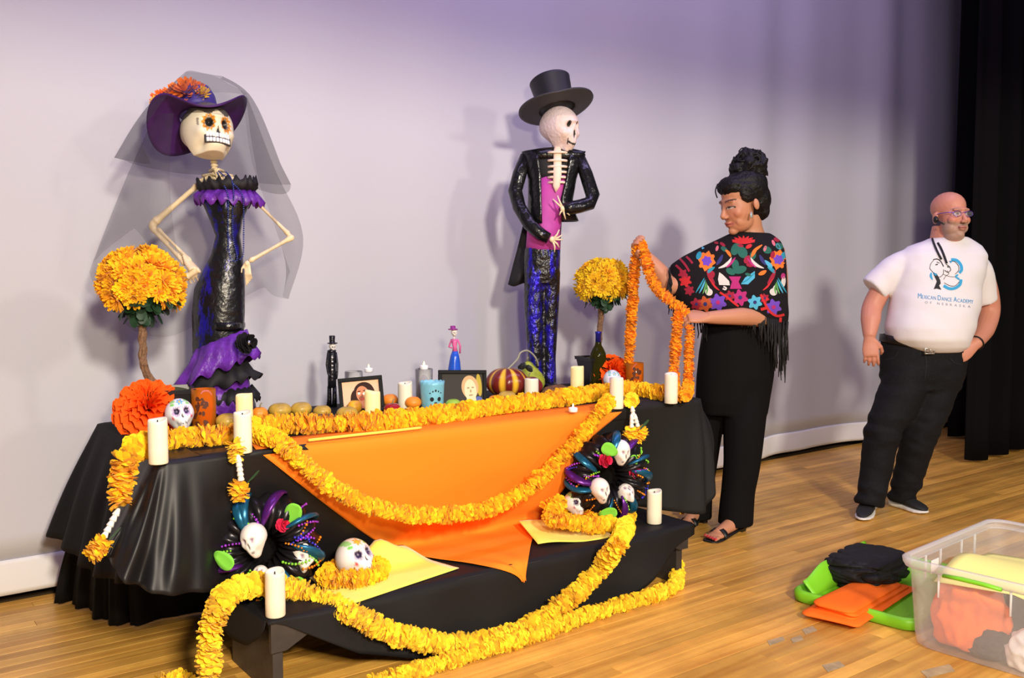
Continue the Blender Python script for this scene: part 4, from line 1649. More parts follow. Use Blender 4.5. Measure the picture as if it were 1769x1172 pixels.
M_BLOOM = petal_mat('topiary_petals', (1.0, 0.50, 0.012), None, 0.16)
M_BLOOM_Y = petal_mat('topiary_petals_yellow', (0.95, 0.62, 0.02), None, 0.12)
BL, BLY = [], []
for s in range(4):
    me = bloom(s + 40)
    me.materials.append(M_BLOOM)
    BL.append(me)
    me = bloom(s + 60)
    me.materials.append(M_BLOOM_Y)
    BLY.append(me)
M_BARK = mat('twig_bark', (0.20, 0.11, 0.06), 0.85, var=0.4, vscale=60, bump=0.6, bscale=80)
M_POT = mat('black_pot', (0.012, 0.012, 0.012), 0.35)
M_DKLEAF = mat('dark_green_leaf', (0.012, 0.045, 0.018), 0.55, var=0.3, vscale=30)
M_MOSS = mat('moss', (0.07, 0.085, 0.02), 0.95, var=0.5, vscale=90, bump=0.8, bscale=120)


def topiary(label, base, ball, R, nfl, trunk, seed, meshes, pot_r, pot_h):
    rr = random.Random(seed)
    t_ = thing('topiary', label, 'potted plant', base, group='marigold topiaries')
    # square tapered pot
    bm_ = bmesh.new()
    zr = [(pot_r * 0.66, 0), (pot_r * 0.68, 0.003), (pot_r * 0.93, pot_h * 0.88), (pot_r * 1.0, pot_h * 0.89), (pot_r * 1.02, pot_h), (pot_r * 0.93, pot_h), (pot_r * 0.90, pot_h - 0.018), (0.001, pot_h - 0.018)]
    rot = Matrix.Rotation(-YAW * 0.35 + PI / 4, 3, 'Z')
    loft(bm_, [[base + rot @ V((r_ * 1.414 * math.cos(PI / 2 * j), r_ * 1.414 * math.sin(PI / 2 * j), z_)) for j in range(4)] for r_, z_ in zr])
    obj('pot', bm_, M_POT, t_, smooth=False)
    bm_ = bmesh.new()
    ell(bm_, base + V((0, 0, pot_h - 0.016)), (pot_r * 0.85, pot_r * 0.85, 0.018), sub=3)
    obj('moss', bm_, M_MOSS, t_)
    bm_ = bmesh.new()
    tr = spline(trunk, 8)
    fr = frames(tr)
    for k in range(4):
        pts = []
        for i, (p, tt, u, v) in enumerate(fr):
            a = i * 0.22 + k * PI / 2
            pts.append(p + (u * math.cos(a) + v * math.sin(a)) * 0.007)
        tube(bm_, pts, [0.0085 + 0.002 * math.sin(i * 1.3 + k) for i in range(len(pts))], 8)
    obj('trunk', bm_, M_BARK, t_)
    # leaves below the ball
    bm_ = bmesh.new()
    for k in range(70):
        a = rr.random() * 2 * PI
        e = rr.uniform(-1.35, -0.35)
        d = V((math.cos(a) * math.cos(e), math.sin(a) * math.cos(e), math.sin(e)))
        s = V((-math.sin(a), math.cos(a), rr.uniform(-.4, .4))).normalized()
        petal_strip(bm_, ball + d * R * rr.uniform(0.45, 0.72), (d + V((0, 0, -0.3))).normalized(), s, 0.055, 0.036, d.cross(s), rr.uniform(-.3, .3))
    ell(bm_, ball, (R * 0.62, R * 0.62, R * 0.58), sub=3)
    obj('foliage', bm_, M_DKLEAF, t_, kind='stuff')
    for k in range(nfl):
        z = 1 - (k + 0.5) / nfl * 1.50
        a = k * 2.39996 + 0.4
        r_ = math.sqrt(max(0, 1 - z * z))
        d = V((r_ * math.cos(a), r_ * math.sin(a), z)).normalized()
        d = (d + V((rr.uniform(-.1, .1), rr.uniform(-.1, .1), rr.uniform(-.08, .08)))).normalized()
        M = d.to_track_quat('Z', 'Y').to_matrix().to_4x4() @ Matrix.Rotation(rr.random() * 6, 4, 'Z') @ Matrix.Scale(rr.uniform(0.9, 1.2), 4)
        M.translation = ball + V((d.x, d.y, d.z * 0.92)) * (R * rr.uniform(0.72, 0.82))
        inst('bloom', meshes[rr.randrange(len(meshes))], M, t_)


YP = 3.54
tb = at_z(252, 727, ZT) + V((0.02, 0.02, 0))
tb.y = YP
topiary('orange-yellow marigold topiary in a black pot at the table corner by the veiled skeleton', tb, at_y(244, 492, YP), 0.160, 62,
        [tb + V((0, 0, 0.09)), at_y(251, 640, YP), at_y(247, 600, YP), at_y(246, 560, YP), at_y(245, 510, YP)], 3, BL, 0.095, 0.150)
YP2 = 3.60
tb = at_z(1030, 676, ZT)
tb.y, tb.x = YP2, at_y(1032, 640, YP2).x
topiary('yellow marigold topiary in a black pot behind the wine bottle', tb, at_y(1041, 490, YP2), 0.148, 58,
        [tb + V((0, 0, 0.09)), at_y(1034, 600, YP2), at_y(1037, 560, YP2), at_y(1040, 510, YP2)], 6, BLY + BLY + BL[:1], 0.088, 0.150)

# ------------------------------------------------------------------ skull wreaths on the bench
M_MESHBLK = mat('black_metallic_mesh', (0.02, 0.018, 0.022), 0.3, metal=0.6)
M_MESHBLUE = mat('blue_metallic_mesh', (0.01, 0.11, 0.22), 0.3, metal=0.5)
M_MESHPUR = mat('purple_metallic_mesh', (0.10, 0.015, 0.20), 0.3, metal=0.5)
GL = [mat('glitter_orange', (0.95, 0.30, 0.02), 0.18, metal=0.6), mat('glitter_green', (0.30, 0.85, 0.06), 0.18, metal=0.6), mat('glitter_purple', (0.42, 0.06, 0.75), 0.18, metal=0.6), mat('glitter_blue', (0.06, 0.05, 0.70), 0.18, metal=0.6)]
M_GREENF = mat('green_felt', (0.20, 0.62, 0.05), 0.8)
M_ROSE = mat('pink_rose', (0.72, 0.02, 0.09), 0.7)
plain = lambda ds: base_scheme((0.84, 0.78, 0.74), (0.30, 0.20, 0.30), 0.15)(ds)


def wreath(label, c, R, r, seed, skulls, leaves, roses):
    rr = random.Random(seed)
    t_ = thing('skull_wreath', label, 'wreath', c, group='skull wreaths leaning on the table')
    Mw = Matrix.Rotation(-YAW * 0.45, 3, 'Z') @ Matrix.Rotation(math.radians(88), 3, 'X')   # wreath axis towards the hall, tipped back a little
    W = lambda A, B, k=1.0: c + Mw @ V(((R + r * k * math.cos(B)) * math.cos(A), (R + r * k * math.cos(B)) * math.sin(A), r * k * math.sin(B)))
    bm_ = bmesh.new()
    n1, n2 = 72, 22
    grid_pts = []
    for i in range(n1):
        A = 2 * PI * i / n1
        grid_pts.append([W(A, 2 * PI * j / n2, 0.86 + 0.16 * math.sin(A * 18 + 2 * math.sin(2 * PI * j / n2)) + 0.08 * noise.noise(V((A * 5, j, seed)))) for j in range(n2)])
    grid_pts.append(grid_pts[0])
    grid(bm_, grid_pts, closed_u=True)
    bmesh.ops.remove_doubles(bm_, verts=bm_.verts, dist=1e-5)
    obj('mesh_ruffle', bm_, M_MESHBLK, t_)
    for k in range(10):
        bm_ = bmesh.new()
        A0 = 2 * PI * (k + rr.random()) / 10
        dA = rr.uniform(0.25, 0.6)
        pts = [W(A0 + dA * i / 9, -0.4 + 2.4 * i / 9, 1.02 + 0.10 * math.sin(PI * i / 9)) for i in range(10)]
        tube(bm_, pts, [0.006 + 0.014 * math.sin(PI * i / 9) for i in range(10)], 8, flat=0.5)
        obj('mesh_loop', bm_, (M_MESHBLUE, M_MESHPUR, M_MESHBLUE)[k % 3], t_)
    for gi, gm in enumerate(GL):
        bm_ = bmesh.new()
        for k in range(9 if gi < 3 else 4):
            A0 = rr.uniform(0, 2 * PI)
            B0 = rr.uniform(0.0, 1.4)
            n = rr.randrange(3, 10)
            sl = rr.uniform(-0.5, 0.5)
            for i in range(n):
                p = W(A0 + sl * i * 0.10 * r / R * 2, B0 + i * 0.13, 1.10 + 0.02 * rr.random())
                rr_ = bmesh.ops.create_icosphere(bm_, subdivisions=1, radius=rr.uniform(0.0035, 0.0062))
                bmesh.ops.translate(bm_, verts=rr_['verts'], vec=p)
        obj('glitter_beads', bm_, gm, t_, kind='stuff')
    for (px, py, H, turn, up, roll) in skulls:
        p = at_y(px, py, c.y - r * 0.9)
        me = skull_mesh('foam_skull', H, plain, 4, long=1.15)
        me.transform(Matrix.Translation(p) @ faceM(turn, up, roll).to_4x4())
        obj('foam_skull', me, M_BONE, t_)
    for (px, py, ang, ln, wd) in leaves:
        p = at_y(px, py, c.y - r * 1.05)
        bm_ = bmesh.new()
        d = (RGT * math.cos(ang) + V((0, 0, math.sin(ang)))).normalized()
        s = (V((0, 0, 1)) * math.cos(ang) - RGT * math.sin(ang)).normalized()
        petal_strip(bm_, p - d * ln * 0.5, d, s, ln, wd, -FWD, 0.25)
        obj('leaf', thick(bm_, 0.003, sub=1), M_GREENF, t_)
    for (px, py, s_) in roses:
        p = at_y(px, py, c.y - r * 1.0)
        bm_ = bmesh.new()
        for k in range(14):
            a = k * 2.4
            e = 0.1 + k * 0.09
            d = V((math.cos(a) * math.cos(e), -math.sin(e), math.sin(a) * math.cos(e)))
            d = Matrix.Rotation(-YAW, 3, 'Z') @ d
            s = d.cross(V((0.3, -1, 0.2))).normalized()
            petal_strip(bm_, p + d * s_ * 0.1, d, s, s_, s_ * 1.1, -FWD, 0.4)
        obj('rose', bm_, M_ROSE, t_)


c = at_y(457, 945, 2.915)
wreath('black tinsel wreath with white skulls leaning on the table behind the bench garland', c, 0.115, 0.070, 5,
       [(438, 928, 0.115, -12, 2, -14), (525, 955, 0.115, 24, 4, 6), (450, 993, 0.075, 0, 55, 0)],
       [(507, 889, 1.25, 0.085, 0.062), (388, 966, -0.6, 0.075, 0.055), (512, 1002, -0.2, 0.07, 0.035)], [(490, 906, 0.022)])
c = at_y(1049, 822, 2.87)
wreath('black tinsel wreath with red roses and white skulls leaning by the far bench candle', c, 0.115, 0.070, 9,
       [(1072, 778, 0.110, 30, 0, 4), (1036, 844, 0.110, 28, 8, -6), (1081, 852, 0.10, 5, 62, -20)],
       [(1053, 777, 2.6, 0.075, 0.06), (1095, 797, 1.7, 0.06, 0.035), (1050, 886, 0.2, 0.075, 0.05)], [(1045, 795, 0.028), (1096, 815, 0.026)])

# ================================================================== the two big papier-mache skeletons
def bone(bm_, a, b, r0, r1, n=10, knob=1.35):
    a, b = V(a), V(b)
    pts = [a.lerp(b, f) for f in (0, 0.06, 0.14, 0.5, 0.86, 0.94, 1)]
    rs = [r0 * 0.7, r0 * knob, r0, (r0 + r1) / 2 * 0.86, r1, r1 * knob, r1 * 0.7]
    tube(bm_, pts, rs, n)


def ruffle_band(rows, n, amp, freq, ph, thick_=0.002):
    """Gathered band: rows = [(centre, rx, ry, tilt slope, amp)], running round the body."""
    bm_ = bmesh.new()
    P_ = []
    for c, rx, ry, slope, k in rows:
        row = []
        for j in range(n):
            a = 2 * PI * j / n
            w_ = 1 + k * amp * math.sin(freq * a + ph) + k * amp * 0.5 * math.sin(freq * 1.7 * a + 1 + ph)
            q = RGT * (rx * w_ * math.cos(a)) - FWD * (ry * w_ * math.sin(a))
            row.append(c + q + V((0, 0, slope * rx * math.cos(a))) + V((0, 0, k * 0.012 * math.sin(freq * a * 2 + ph))))
        P_.append(row)
    grid(bm_, P_, closed_u=True)
    return thick(bm_, thick_)


def body_rows(D, rows, n=36, p=2.2):
    """Rings across the body from (py, left px, right px, half depth, shift towards the camera)."""
    out = []
    for py, l, r, hd, w_ in rows:
        a, b = at_d(l, py, D - w_), at_d(r, py, D - w_)
        c = (a + b) / 2
        hx = (b - a).length / 2
        ring = []
        for j in range(n):
            t_ = 2 * PI * j / n
            ca, sa = math.cos(t_), math.sin(t_)
            ring.append(c + RGT * (hx * math.copysign(abs(ca) ** (2 / p), ca)) - FWD * (hd * math.copysign(abs(sa) ** (2 / p), sa)))
        out.append(ring)
    return out


M_GLOSSBLK = mat('glossy_black_paper', (0.006, 0.006, 0.007), 0.27, bump=0.45, bscale=26, spec=0.5)
M_PURPLE = mat('purple_paper', (0.12, 0.022, 0.30), 0.42, var=0.3, vscale=25, bump=0.4, bscale=30)
M_PURPLE_D = mat('dark_purple_paint', (0.055, 0.010, 0.12), 0.6, var=0.25, vscale=20)
M_IVORY = mat('ivory_bone', (0.72, 0.58, 0.36), 0.5, var=0.12, vscale=30)
M_RUFF = mat('black_crepe', (0.008, 0.007, 0.009), 0.7)

DC = 3.70


def C_(px, py, w_=0.0):
    return at_d(px, py, DC - w_)


base = C_(386, 700)
base.z = ZT
t = thing('skeleton_lady', 'tall skeleton lady statue in purple hat, black veil and fitted black gown', 'statue', base)
# gown
rows = [(318, 345, 436, .050, 0), (335, 345, 440, .060, 0), (355, 352, 430, .062, 0), (380, 363, 418, .055, 0), (408, 374, 414, .048, 0), (440, 366, 418, .055, 0), (470, 351, 421, .068, 0),
        (500, 337, 422, .078, 0), (540, 334, 422, .080, 0), (585, 334, 420, .080, 0), (630, 334, 420, .085, 0), (670, 338, 430, .095, 0), (700, 338, 440, .11, 0), (718, 336, 442, .12, 0)]
bm = bmesh.new()
loft(bm, body_rows(DC, rows))
for v in bm.verts:
    v.co += V((1, 1, 0)) * 0.004 * noise.noise(v.co * 14)
obj('gown', bm, foil('gown_foil_painted_sheen', 0.30, 0.35, 26, 0.55, 0.74), t)  # the blue glints on the skirt are part of the material
# lower purple panel and black hem layers
cl = lambda py, pxc=387: C_(pxc, py, 0.01)
obj('underskirt', ruffle_band([(cl(652), .095, .095, 0, 0.2), (cl(680), .105, .115, 0, 0.6), (cl(711), .115, .135, 0, 1.0)], 90, 0.05, 9, 0.4), M_PURPLE, t)
obj('black_flounce', ruffle_band([(cl(628, 385), .095, .095, 0.1, 0.1), (cl(650, 380), .13, .12, 0.16, 0.5), (cl(668, 378), .165, .135, 0.25, 1.0)], 96, 0.07, 7, 1.0), M_RUFF, t)
obj('lace_hem', ruffle_band([(cl(668, 392), .10, .10, 0, 0.3), (cl(690, 394), .125, .125, 0, 1.0)], 96, 0.05, 11, 2.0), M_RUFF, t)
obj('purple_flounce', ruffle_band([(cl(588, 382), .102, .098, 0.42, 0.15), (cl(610, 380), .120, .118, 0.42, 0.5), (cl(630, 377), .150, .135, 0.42, 0.9), (cl(645, 374), .172, .145, 0.42, 1.1)], 110, 0.07, 8, 0.0, 0.003), M_PURPLE, t)
bm = bmesh.new()
pc = C_(428, 592, 0.13)
for k in range(22):
    a = k * 2.4
    e = 0.1 + k * 0.06
    d = (RGT * (math.cos(a) * math.cos(e)) + V((0, 0, math.sin(a) * math.cos(e))) - FWD * math.sin(e)).normalized()
    s = d.cross(V((0.4, -1, 0.2))).normalized()
    petal_strip(bm, pc + d * 0.004, d, s, 0.040, 0.040, -FWD, 0.4)
rs = obj('rose', bm, M_RUFF, t, label='black crepe rose')
bm = bmesh.new()
ell(bm, pc + RGT * 0.012 - FWD * 0.03, (0.010, 0.010, 0.012), sub=2)
obj('rose_centre', bm, mat('silver', (0.7, 0.7, 0.7), 0.25, metal=1.0), rs)
bm = bmesh.new()
loft(bm, body_rows(DC, [(556, 374, 418, .083, .006), (560, 372, 420, .087, .006), (566, 372, 420, .087, .006), (570, 374, 418, .083, .006)], p=2.6))
obj('glossy_band', bm, M_GLOSSBLK, t)
# neckline
nc = lambda py, pxc=393: C_(pxc, py, 0.005)
obj('black_neck_ruffle', ruffle_band([(nc(332), .105, .070, 0.03, 0.2), (nc(322), .118, .082, 0.03, 0.7), (nc(311, 391), .112, .080, 0.06, 1.0)], 96, 0.06, 10, 0.5), M_RUFF, t)
obj('purple_neck_ruffle', ruffle_band([(nc(330), .106, .072, 0.0, 0.2), (nc(342), .125, .088, -0.02, 0.7), (nc(353, 398), .130, .092, -0.03, 1.0)], 96, 0.06, 9, 0.9), M_PURPLE, t)
# bones: spine, clavicles, ribs
bm = bmesh.new()
for k in range(6):
    p = C_(368 + 0.8 * k, 268 + k * 6.0, -0.01)
    lathe(bm, [(0.009, -0.006), (0.0145, -0.003), (0.0145, 0.003), (0.009, 0.006)], 12, p)
tube(bm, [C_(367, 262, -0.01), C_(373, 318, -0.01)], 0.010, 10)
obj('neck', bm, M_IVORY, t)
bm = bmesh.new()
bone(bm, C_(372, 300, 0.03), C_(344, 314, 0.0), 0.008, 0.008)
bone(bm, C_(376, 300, 0.03), C_(412, 312, 0.0), 0.008, 0.008)
for k, (py, l, r) in enumerate(((293, 362, 386), (301, 350, 402), (308, 347, 408), (315, 350, 410))):
    tube(bm, spline([C_(l, py + 3, -0.02), C_((l * 2 + r) / 3, py, 0.035), C_((l + r) / 2, py + 2, 0.045), C_((l + 2 * r) / 3, py, 0.035), C_(r, py + 3, -0.02)], 5), 0.006, 8)
tube(bm, [C_(375, 296, 0.045), C_(382, 322, 0.055)], [0.012, 0.009], 10, flat=0.6)
obj('ribcage', bm, M_IVORY, t)
# arms
bm = bmesh.new()
bone(bm, C_(344, 318, 0.0), C_(265, 386, 0.03), 0.011, 0.014)
ell(bm, C_(264, 390, 0.03), (0.017, 0.017, 0.024), sub=2)
bone(bm, C_(262, 394, 0.03), C_(322, 458, 0.10), 0.009, 0.010)
bone(bm, C_(272, 394, 0.04), C_(330, 452, 0.11), 0.007, 0.008)
obj('arm', fuse(bm, 0.004, 3), M_IVORY, t)
bm = bmesh.new()
hp = [C_(318, 440, 0.10), C_(326, 455, 0.105), C_(336, 468, 0.115)]
tube(bm, hp, [0.012, 0.024, 0.030], 14, flat=0.6)
bone(bm, C_(345, 466, 0.12), C_(322, 478, 0.12), 0.011, 0.013)
for k in range(4):
    tube(bm, [C_(326 + k * 5, 474 - k * 2, 0.12), C_(321 + k * 6, 484 - k * 2, 0.11), C_(324 + k * 6, 494 - k * 3, 0.09)], [0.006, 0.005, 0.004], 8)
obj('hand', fuse(bm, 0.0035, 2), M_IVORY, t)
bm = bmesh.new()
bone(bm, C_(446, 352, 0.0), C_(500, 406, 0.02), 0.007, 0.009)
ell(bm, C_(503, 411, 0.02), (0.014, 0.012, 0.014), sub=2)
bone(bm, C_(503, 411, 0.02), C_(430, 452, 0.07), 0.009, 0.009)
obj('arm', fuse(bm, 0.004, 3), M_IVORY, t)
bm = bmesh.new()
ell(bm, C_(427, 456, 0.08), (0.012, 0.012, 0.014), sub=2)
for k in range(4):
    tube(bm, [C_(424 + k * 2.2, 458, 0.08), C_(424 + k * 3, 474, 0.085), C_(426 + k * 3.2, 494 - k * 4, 0.07)], [0.005, 0.0042, 0.0035], 8)
tube(bm, [C_(423, 456, 0.08), C_(418, 464, 0.09), C_(417, 472, 0.09)], [0.005, 0.004, 0.0035], 8)
obj('hand', fuse(bm, 0.003, 2), M_IVORY, t)


# skull
def catrina_scheme(ds):
    b = base_scheme((0.80, 0.72, 0.56), (0.010, 0.009, 0.010), 0.165, False)(ds)
    for sx in (-1, 1):
        d = np.hypot(ds[:, 0] - sx * 0.36, ds[:, 2] + 0.06)
        an = np.arctan2(ds[:, 2] + 0.06, ds[:, 0] - sx * 0.36)
        ring_ = (d > 0.175) & (d < 0.245 + 0.03 * np.cos(an * 10)) & (ds[:, 1] < 0)
        b = blend(b, ring_.astype(float), (0.85, 0.30, 0.02))
        b = blend(b, (ring_ & (np.cos(an * 10) < -0.3)).astype(float) * 0.7, (0.15, 0.06, 0.02))
    b = blend(b, ((ds[:, 2] > 0.30 + 0.10 * np.cos(ds[:, 0] * 9)) & (ds[:, 1] < 0.4)).astype(float) * 0.9, (0.03, 0.025, 0.03))
    b = blend(b, ((np.abs(ds[:, 0] + 0.72) < 0.03) & (np.abs(ds[:, 2] + 0.02) < 0.12)).astype(float) * 0.8, (0.15, 0.12, 0.12))
    return b


Mh = faceM(42, 16, 4)
hc = C_(358, 226, 0.03)
me = skull_mesh('skull', 0.225, catrina_scheme, 6, jaw=1.15, narrow=0.06, flat=-0.90)
me.transform(Matrix.Translation(hc) @ Mh.to_4x4())
sk = obj('skull', me, mat('painted_ivory', (1, 1, 1), 0.42, attr='Col'), t, label='ivory skull with flower-ringed eyes')
bm = bmesh.new()
for row in (0, 1):
    for k in range(8):
        a = (k - 3.5) * 0.21
        q = V((0.062 * math.sin(a), -0.066 - 0.036 * math.cos(a), -0.060 - row * 0.021))
        box(bm, hc + Mh @ q, (0.0108, 0.007, 0.0175), Mh @ Matrix.Rotation(a, 3, 'Z'), bev=0.0025)
gum = bmesh.new()
grid(gum, [[hc + Mh @ V((0.0640 * math.sin(a), -0.0645 - 0.0365 * math.cos(a), z)) for a in np.linspace(-0.95, 0.95, 15)] for z in (-0.0925, -0.0705, -0.0485)])
obj('gum', thick(gum, 0.006, -1), mat('gum_grey', (0.05, 0.05, 0.06), 0.5), sk)
obj('teeth', bm, mat('tooth_white', (0.82, 0.82, 0.84), 0.35), sk, label='two rows of white teeth')

# hat
hatc = C_(342, 201, -0.01)
nrm = (V((0, 0, 1)) * 0.9 + FWD * 0.30 - RGT * 0.20).normalized()
hx = (RGT - nrm * RGT.dot(nrm)).normalized()
hy = nrm.cross(hx)
bm = bmesh.new()
P = []
for i in range(10):
    f = lerp(0.36, 1.0, i / 9)
    row = []
    for j in range(72):
        a = 2 * PI * j / 72
        rr_ = 0.178 * f * (1 + 0.10 * math.cos(a) ** 2)
        up = 0.045 * f * f * math.sin(2 * a + 0.7) + 0.02 * f * f * math.cos(3 * a)
        up -= 0.085 * f * f * max(0, -math.cos(a + 0.2)) ** 2
        row.append(hatc + hx * (rr_ * math.cos(a)) + hy * (rr_ * math.sin(a)) + nrm * up)
    P.append(row)
grid(bm, P, closed_u=True)
hat = obj('hat', thick(bm, 0.007), M_PURPLE_D, t, label='wide purple hat tilted back')
bm = bmesh.new()
q = Matrix((hx, hy, nrm)).transposed()
lathe(bm, [(0.074, 0.012), (0.080, 0.03), (0.076, 0.08), (0.062, 0.115), (0.03, 0.132), (0.002, 0.134)], 28, hatc, q)
obj('crown', bm, mat('blue_purple_paint', (0.05, 0.03, 0.22), 0.5), hat)
M_HATFL = petal_mat('orange_hat_flower', (0.85, 0.17, 0.02), None, 0.1)
M_HATYL = petal_mat('yellow_hat_flower', (0.90, 0.55, 0.04), None, 0.1)
HF = []
for m_, sd in ((M_HATFL, 71), (M_HATYL, 72)):
    me = bloom(sd)
    me.materials.append(m_)
    HF.append(me)
for px, py, w_, k, s_ in ((322, 156, 0.04, 0, 1.45), (302, 160, 0.03, 0, 1.1), (340, 155, 0.03, 0, 1.0), (278, 168, 0.03, 0, 0.95), (273, 174, 0.05, 1, 0.75), (350, 160, 0.04, 1, 0.8), (300, 172, 0.05, 1, 0.6)):
    M = (-FWD + V((0, 0, 0.9)) - RGT * 0.1).to_track_quat('Z', 'Y').to_matrix().to_4x4() @ Matrix.Scale(s_, 4)
    M.translation = C_(px, py + 4, w_ - 0.02)
    inst('hat_flower', HF[k], M, hat)
# blue bead necklaces
bm = bmesh.new()


def beads(pts, step=0.0085, r=0.0037):
    for p in resample(spline(pts, 8), step):
        rr_ = bmesh.ops.create_icosphere(bm, subdivisions=1, radius=r)
        bmesh.ops.translate(bm, verts=rr_['verts'], vec=p)


fz = lambda px, py, w_=0.085: C_(px, py, w_)
beads([fz(374, 296, .05), fz(384, 315, .08), fz(394, 338, .10), fz(394, 370, .075), fz(394, 405, .065), fz(395, 430, .068), fz(400, 449, .075), fz(410, 447, .07), fz(402, 405, .06), fz(402, 360, .075), fz(404, 335, .10), fz(400, 310, .075), fz(390, 297, .05)])
beads([fz(378, 296, .05), fz(400, 315, .08), fz(418, 335, .09), fz(421, 365, .07), fz(421, 400, .06), fz(420, 440, .06), fz(414, 449, .068)])
obj('bead_necklace', bm, mat('blue_beads', (0.015, 0.03, 0.22), 0.22, spec=0.8), t, kind='stuff', label='strings of dark blue beads')

# veil
M_VEIL = sheer('black_tulle', (0.035, 0.032, 0.045), 0.36, 0.8)
M_VEIL2 = sheer('black_tulle_thin', (0.05, 0.045, 0.06), 0.22, 0.8)


def veil_layer(keys, m_, nm, fold, seed):
    """keys: columns from the left round the back to the right, each a list of points hanging down."""
    cols = [spline(c_, 7) for c_ in keys]
    n_ = len(cols[0])
    P_ = []
    for i in range(n_):
        row = spline([c_[i] for c_ in cols], 6)
        v = i / (n_ - 1)
        out = []
        for j, p in enumerate(row):
            out.append(p + FWD * (fold * v * math.sin(j * 0.85 + seed)) + RGT * (fold * 0.5 * v * math.sin(j * 0.6 + 2 + seed)))
        P_.append(out)
    bm_ = bmesh.new()
    grid(bm_, P_)
    obj(nm, bm_, m_, t)


# short layer over the hat
veil_layer([
    [C_(300, 150, .16), C_(268, 190, .20), C_(240, 235, .20), C_(255, 284, .20)],
    [C_(305, 142, .08), C_(262, 180, .10), C_(232, 225, .08), C_(206, 274, .08)],
    [C_(318, 126, .0), C_(280, 165, -.10), C_(245, 220, -.12), C_(225, 282, -.12)],
    [C_(330, 122, -.06), C_(325, 170, -.17), C_(322, 230, -.18), C_(315, 300, -.18)],
    [C_(350, 126, -.08), C_(385, 175, -.17), C_(400, 235, -.18), C_(405, 310, -.18)],
    [C_(372, 130, -.04), C_(425, 165, -.10), C_(455, 240, -.12), C_(470, 335, -.12)],
    [C_(385, 132, .04), C_(426, 160, .06), C_(470, 245, .04), C_(511, 320, .02)],
    [C_(380, 136, .14), C_(420, 165, .15), C_(432, 240, .12), C_(445, 318, .10)]], M_VEIL, 'veil', 0.028, 0)
veil_layer([
    [C_(322, 124, .10), C_(345, 126, .13), C_(372, 132, .12), C_(384, 140, .10)],
    [C_(308, 140, .10), C_(335, 146, .19), C_(385, 150, .17), C_(424, 160, .07)],
    [C_(290, 152, .10), C_(310, 160, .22), C_(390, 160, .20), C_(425, 164, .07)]], M_VEIL2, 'veil', 0.0, 0)
# long layer
veil_layer([
    [C_(300, 196, .17), C_(292, 300, .17), C_(298, 400, .16), C_(312, 480, .14)],
    [C_(284, 196, .15), C_(255, 280, .14), C_(232, 360, .13), C_(228, 395, .12)],
    [C_(268, 200, .05), C_(225, 300, .02), C_(188, 400, .0), C_(165, 470, .0)],
    [C_(272, 195, -.08), C_(235, 320, -.12), C_(215, 440, -.12), C_(215, 560, -.12)],
    [C_(320, 190, -.16), C_(318, 320, -.18), C_(310, 450, -.18), C_(305, 580, -.18)],
    [C_(390, 190, -.16), C_(420, 320, -.18), C_(430, 420, -.18), C_(440, 500, -.18)],
    [C_(424, 170, -.08), C_(470, 300, -.12), C_(508, 400, -.12), C_(486, 515, -.10)],
    [C_(424, 165, .02), C_(462, 280, .0), C_(515, 415, -.02), C_(492, 512, -.02)],
    [C_(420, 172, .08), C_(435, 280, .06), C_(470, 380, .03), C_(500, 470, .02)]], M_VEIL2, 'veil', 0.030, 1.3)

# ------------------------------------------------------------------ the gentleman
DG = 4.67


def G_(px, py, w_=0.0):
    return at_d(px, py, DG - w_)


base = G_(936, 655)
base.z = ZT
t = thing('skeleton_gentleman', 'tall skeleton gentleman statue in a black top hat, shiny black tailcoat and magenta shirt', 'statue', base)
M_COAT = mat('glossy_black_coat', (0.006, 0.006, 0.007), 0.24, bump=0.4, bscale=20, spec=0.5)
M_MAG = mat('magenta_paper', (0.50, 0.055, 0.36), 0.6, var=0.12, vscale=14)
M_PINKBONE = mat('pinkish_bone', (0.86, 0.66, 0.52), 0.55)
# trousers
zb = 676
bm = bmesh.new()
loft(bm, body_rows(DG, [(428, 907, 967, .075, 0), (445, 905, 968, .078, 0), (470, 905, 967, .078, 0), (490, 906, 966, .07, 0)], p=2.3))
loft(bm, body_rows(DG, [(470, 906, 940, .066, 0.01), (520, 905, 939, .062, .01), (570, 908, 938, .058, .01), (620, 912, 938, .055, .01), (655, 914, 938, .055, .01), (zb, 914, 938, .055, .01)], p=2.3))
loft(bm, body_rows(DG, [(470, 934, 968, .066, -0.01), (520, 936, 966, .062, -.01), (570, 937, 963, .058, -.01), (620, 938, 960, .055, -.01), (655, 938, 961, .055, -.01), (zb, 938, 961, .055, -.01)], p=2.3))
obj('trousers', fuse(bm, 0.008, 3), foil('trouser_foil_painted_sheen', 0.32, 0.8, 30, 0.50, 0.66), t)  # black trousers, their blue sheen painted into the material
bm = bmesh.new()
for px, w_ in ((927, 0.06), (951, 0.04)):
    c = G_(px, zb, w_)
    c.z = ZT + 0.02
    ell(bm, c, (0.035, 0.06, 0.022), Matrix.Rotation(-YAW + 0.3, 3, 'Z'), sub=3)
obj('shoes', bm, M_COAT, t)
# shirt / waistcoat
bm = bmesh.new()
loft(bm, body_rows(DG, [(300, 930, 985, .045, 0), (330, 925, 985, .060, .0), (360, 918, 975, .066, .0), (395, 911, 968, .072, .0), (432, 908, 968, .076, .0)], p=2.3))
obj('shirt', bm, M_MAG, t)
bm = bmesh.new()
loft(bm, body_rows(DG, [(260, 925, 990, .040, -.005), (280, 918, 990, .052, -.005), (302, 922, 986, .056, -.005), (315, 926, 984, .05, -.01)], p=2.3))
obj('chest', bm, M_RUFF, t)
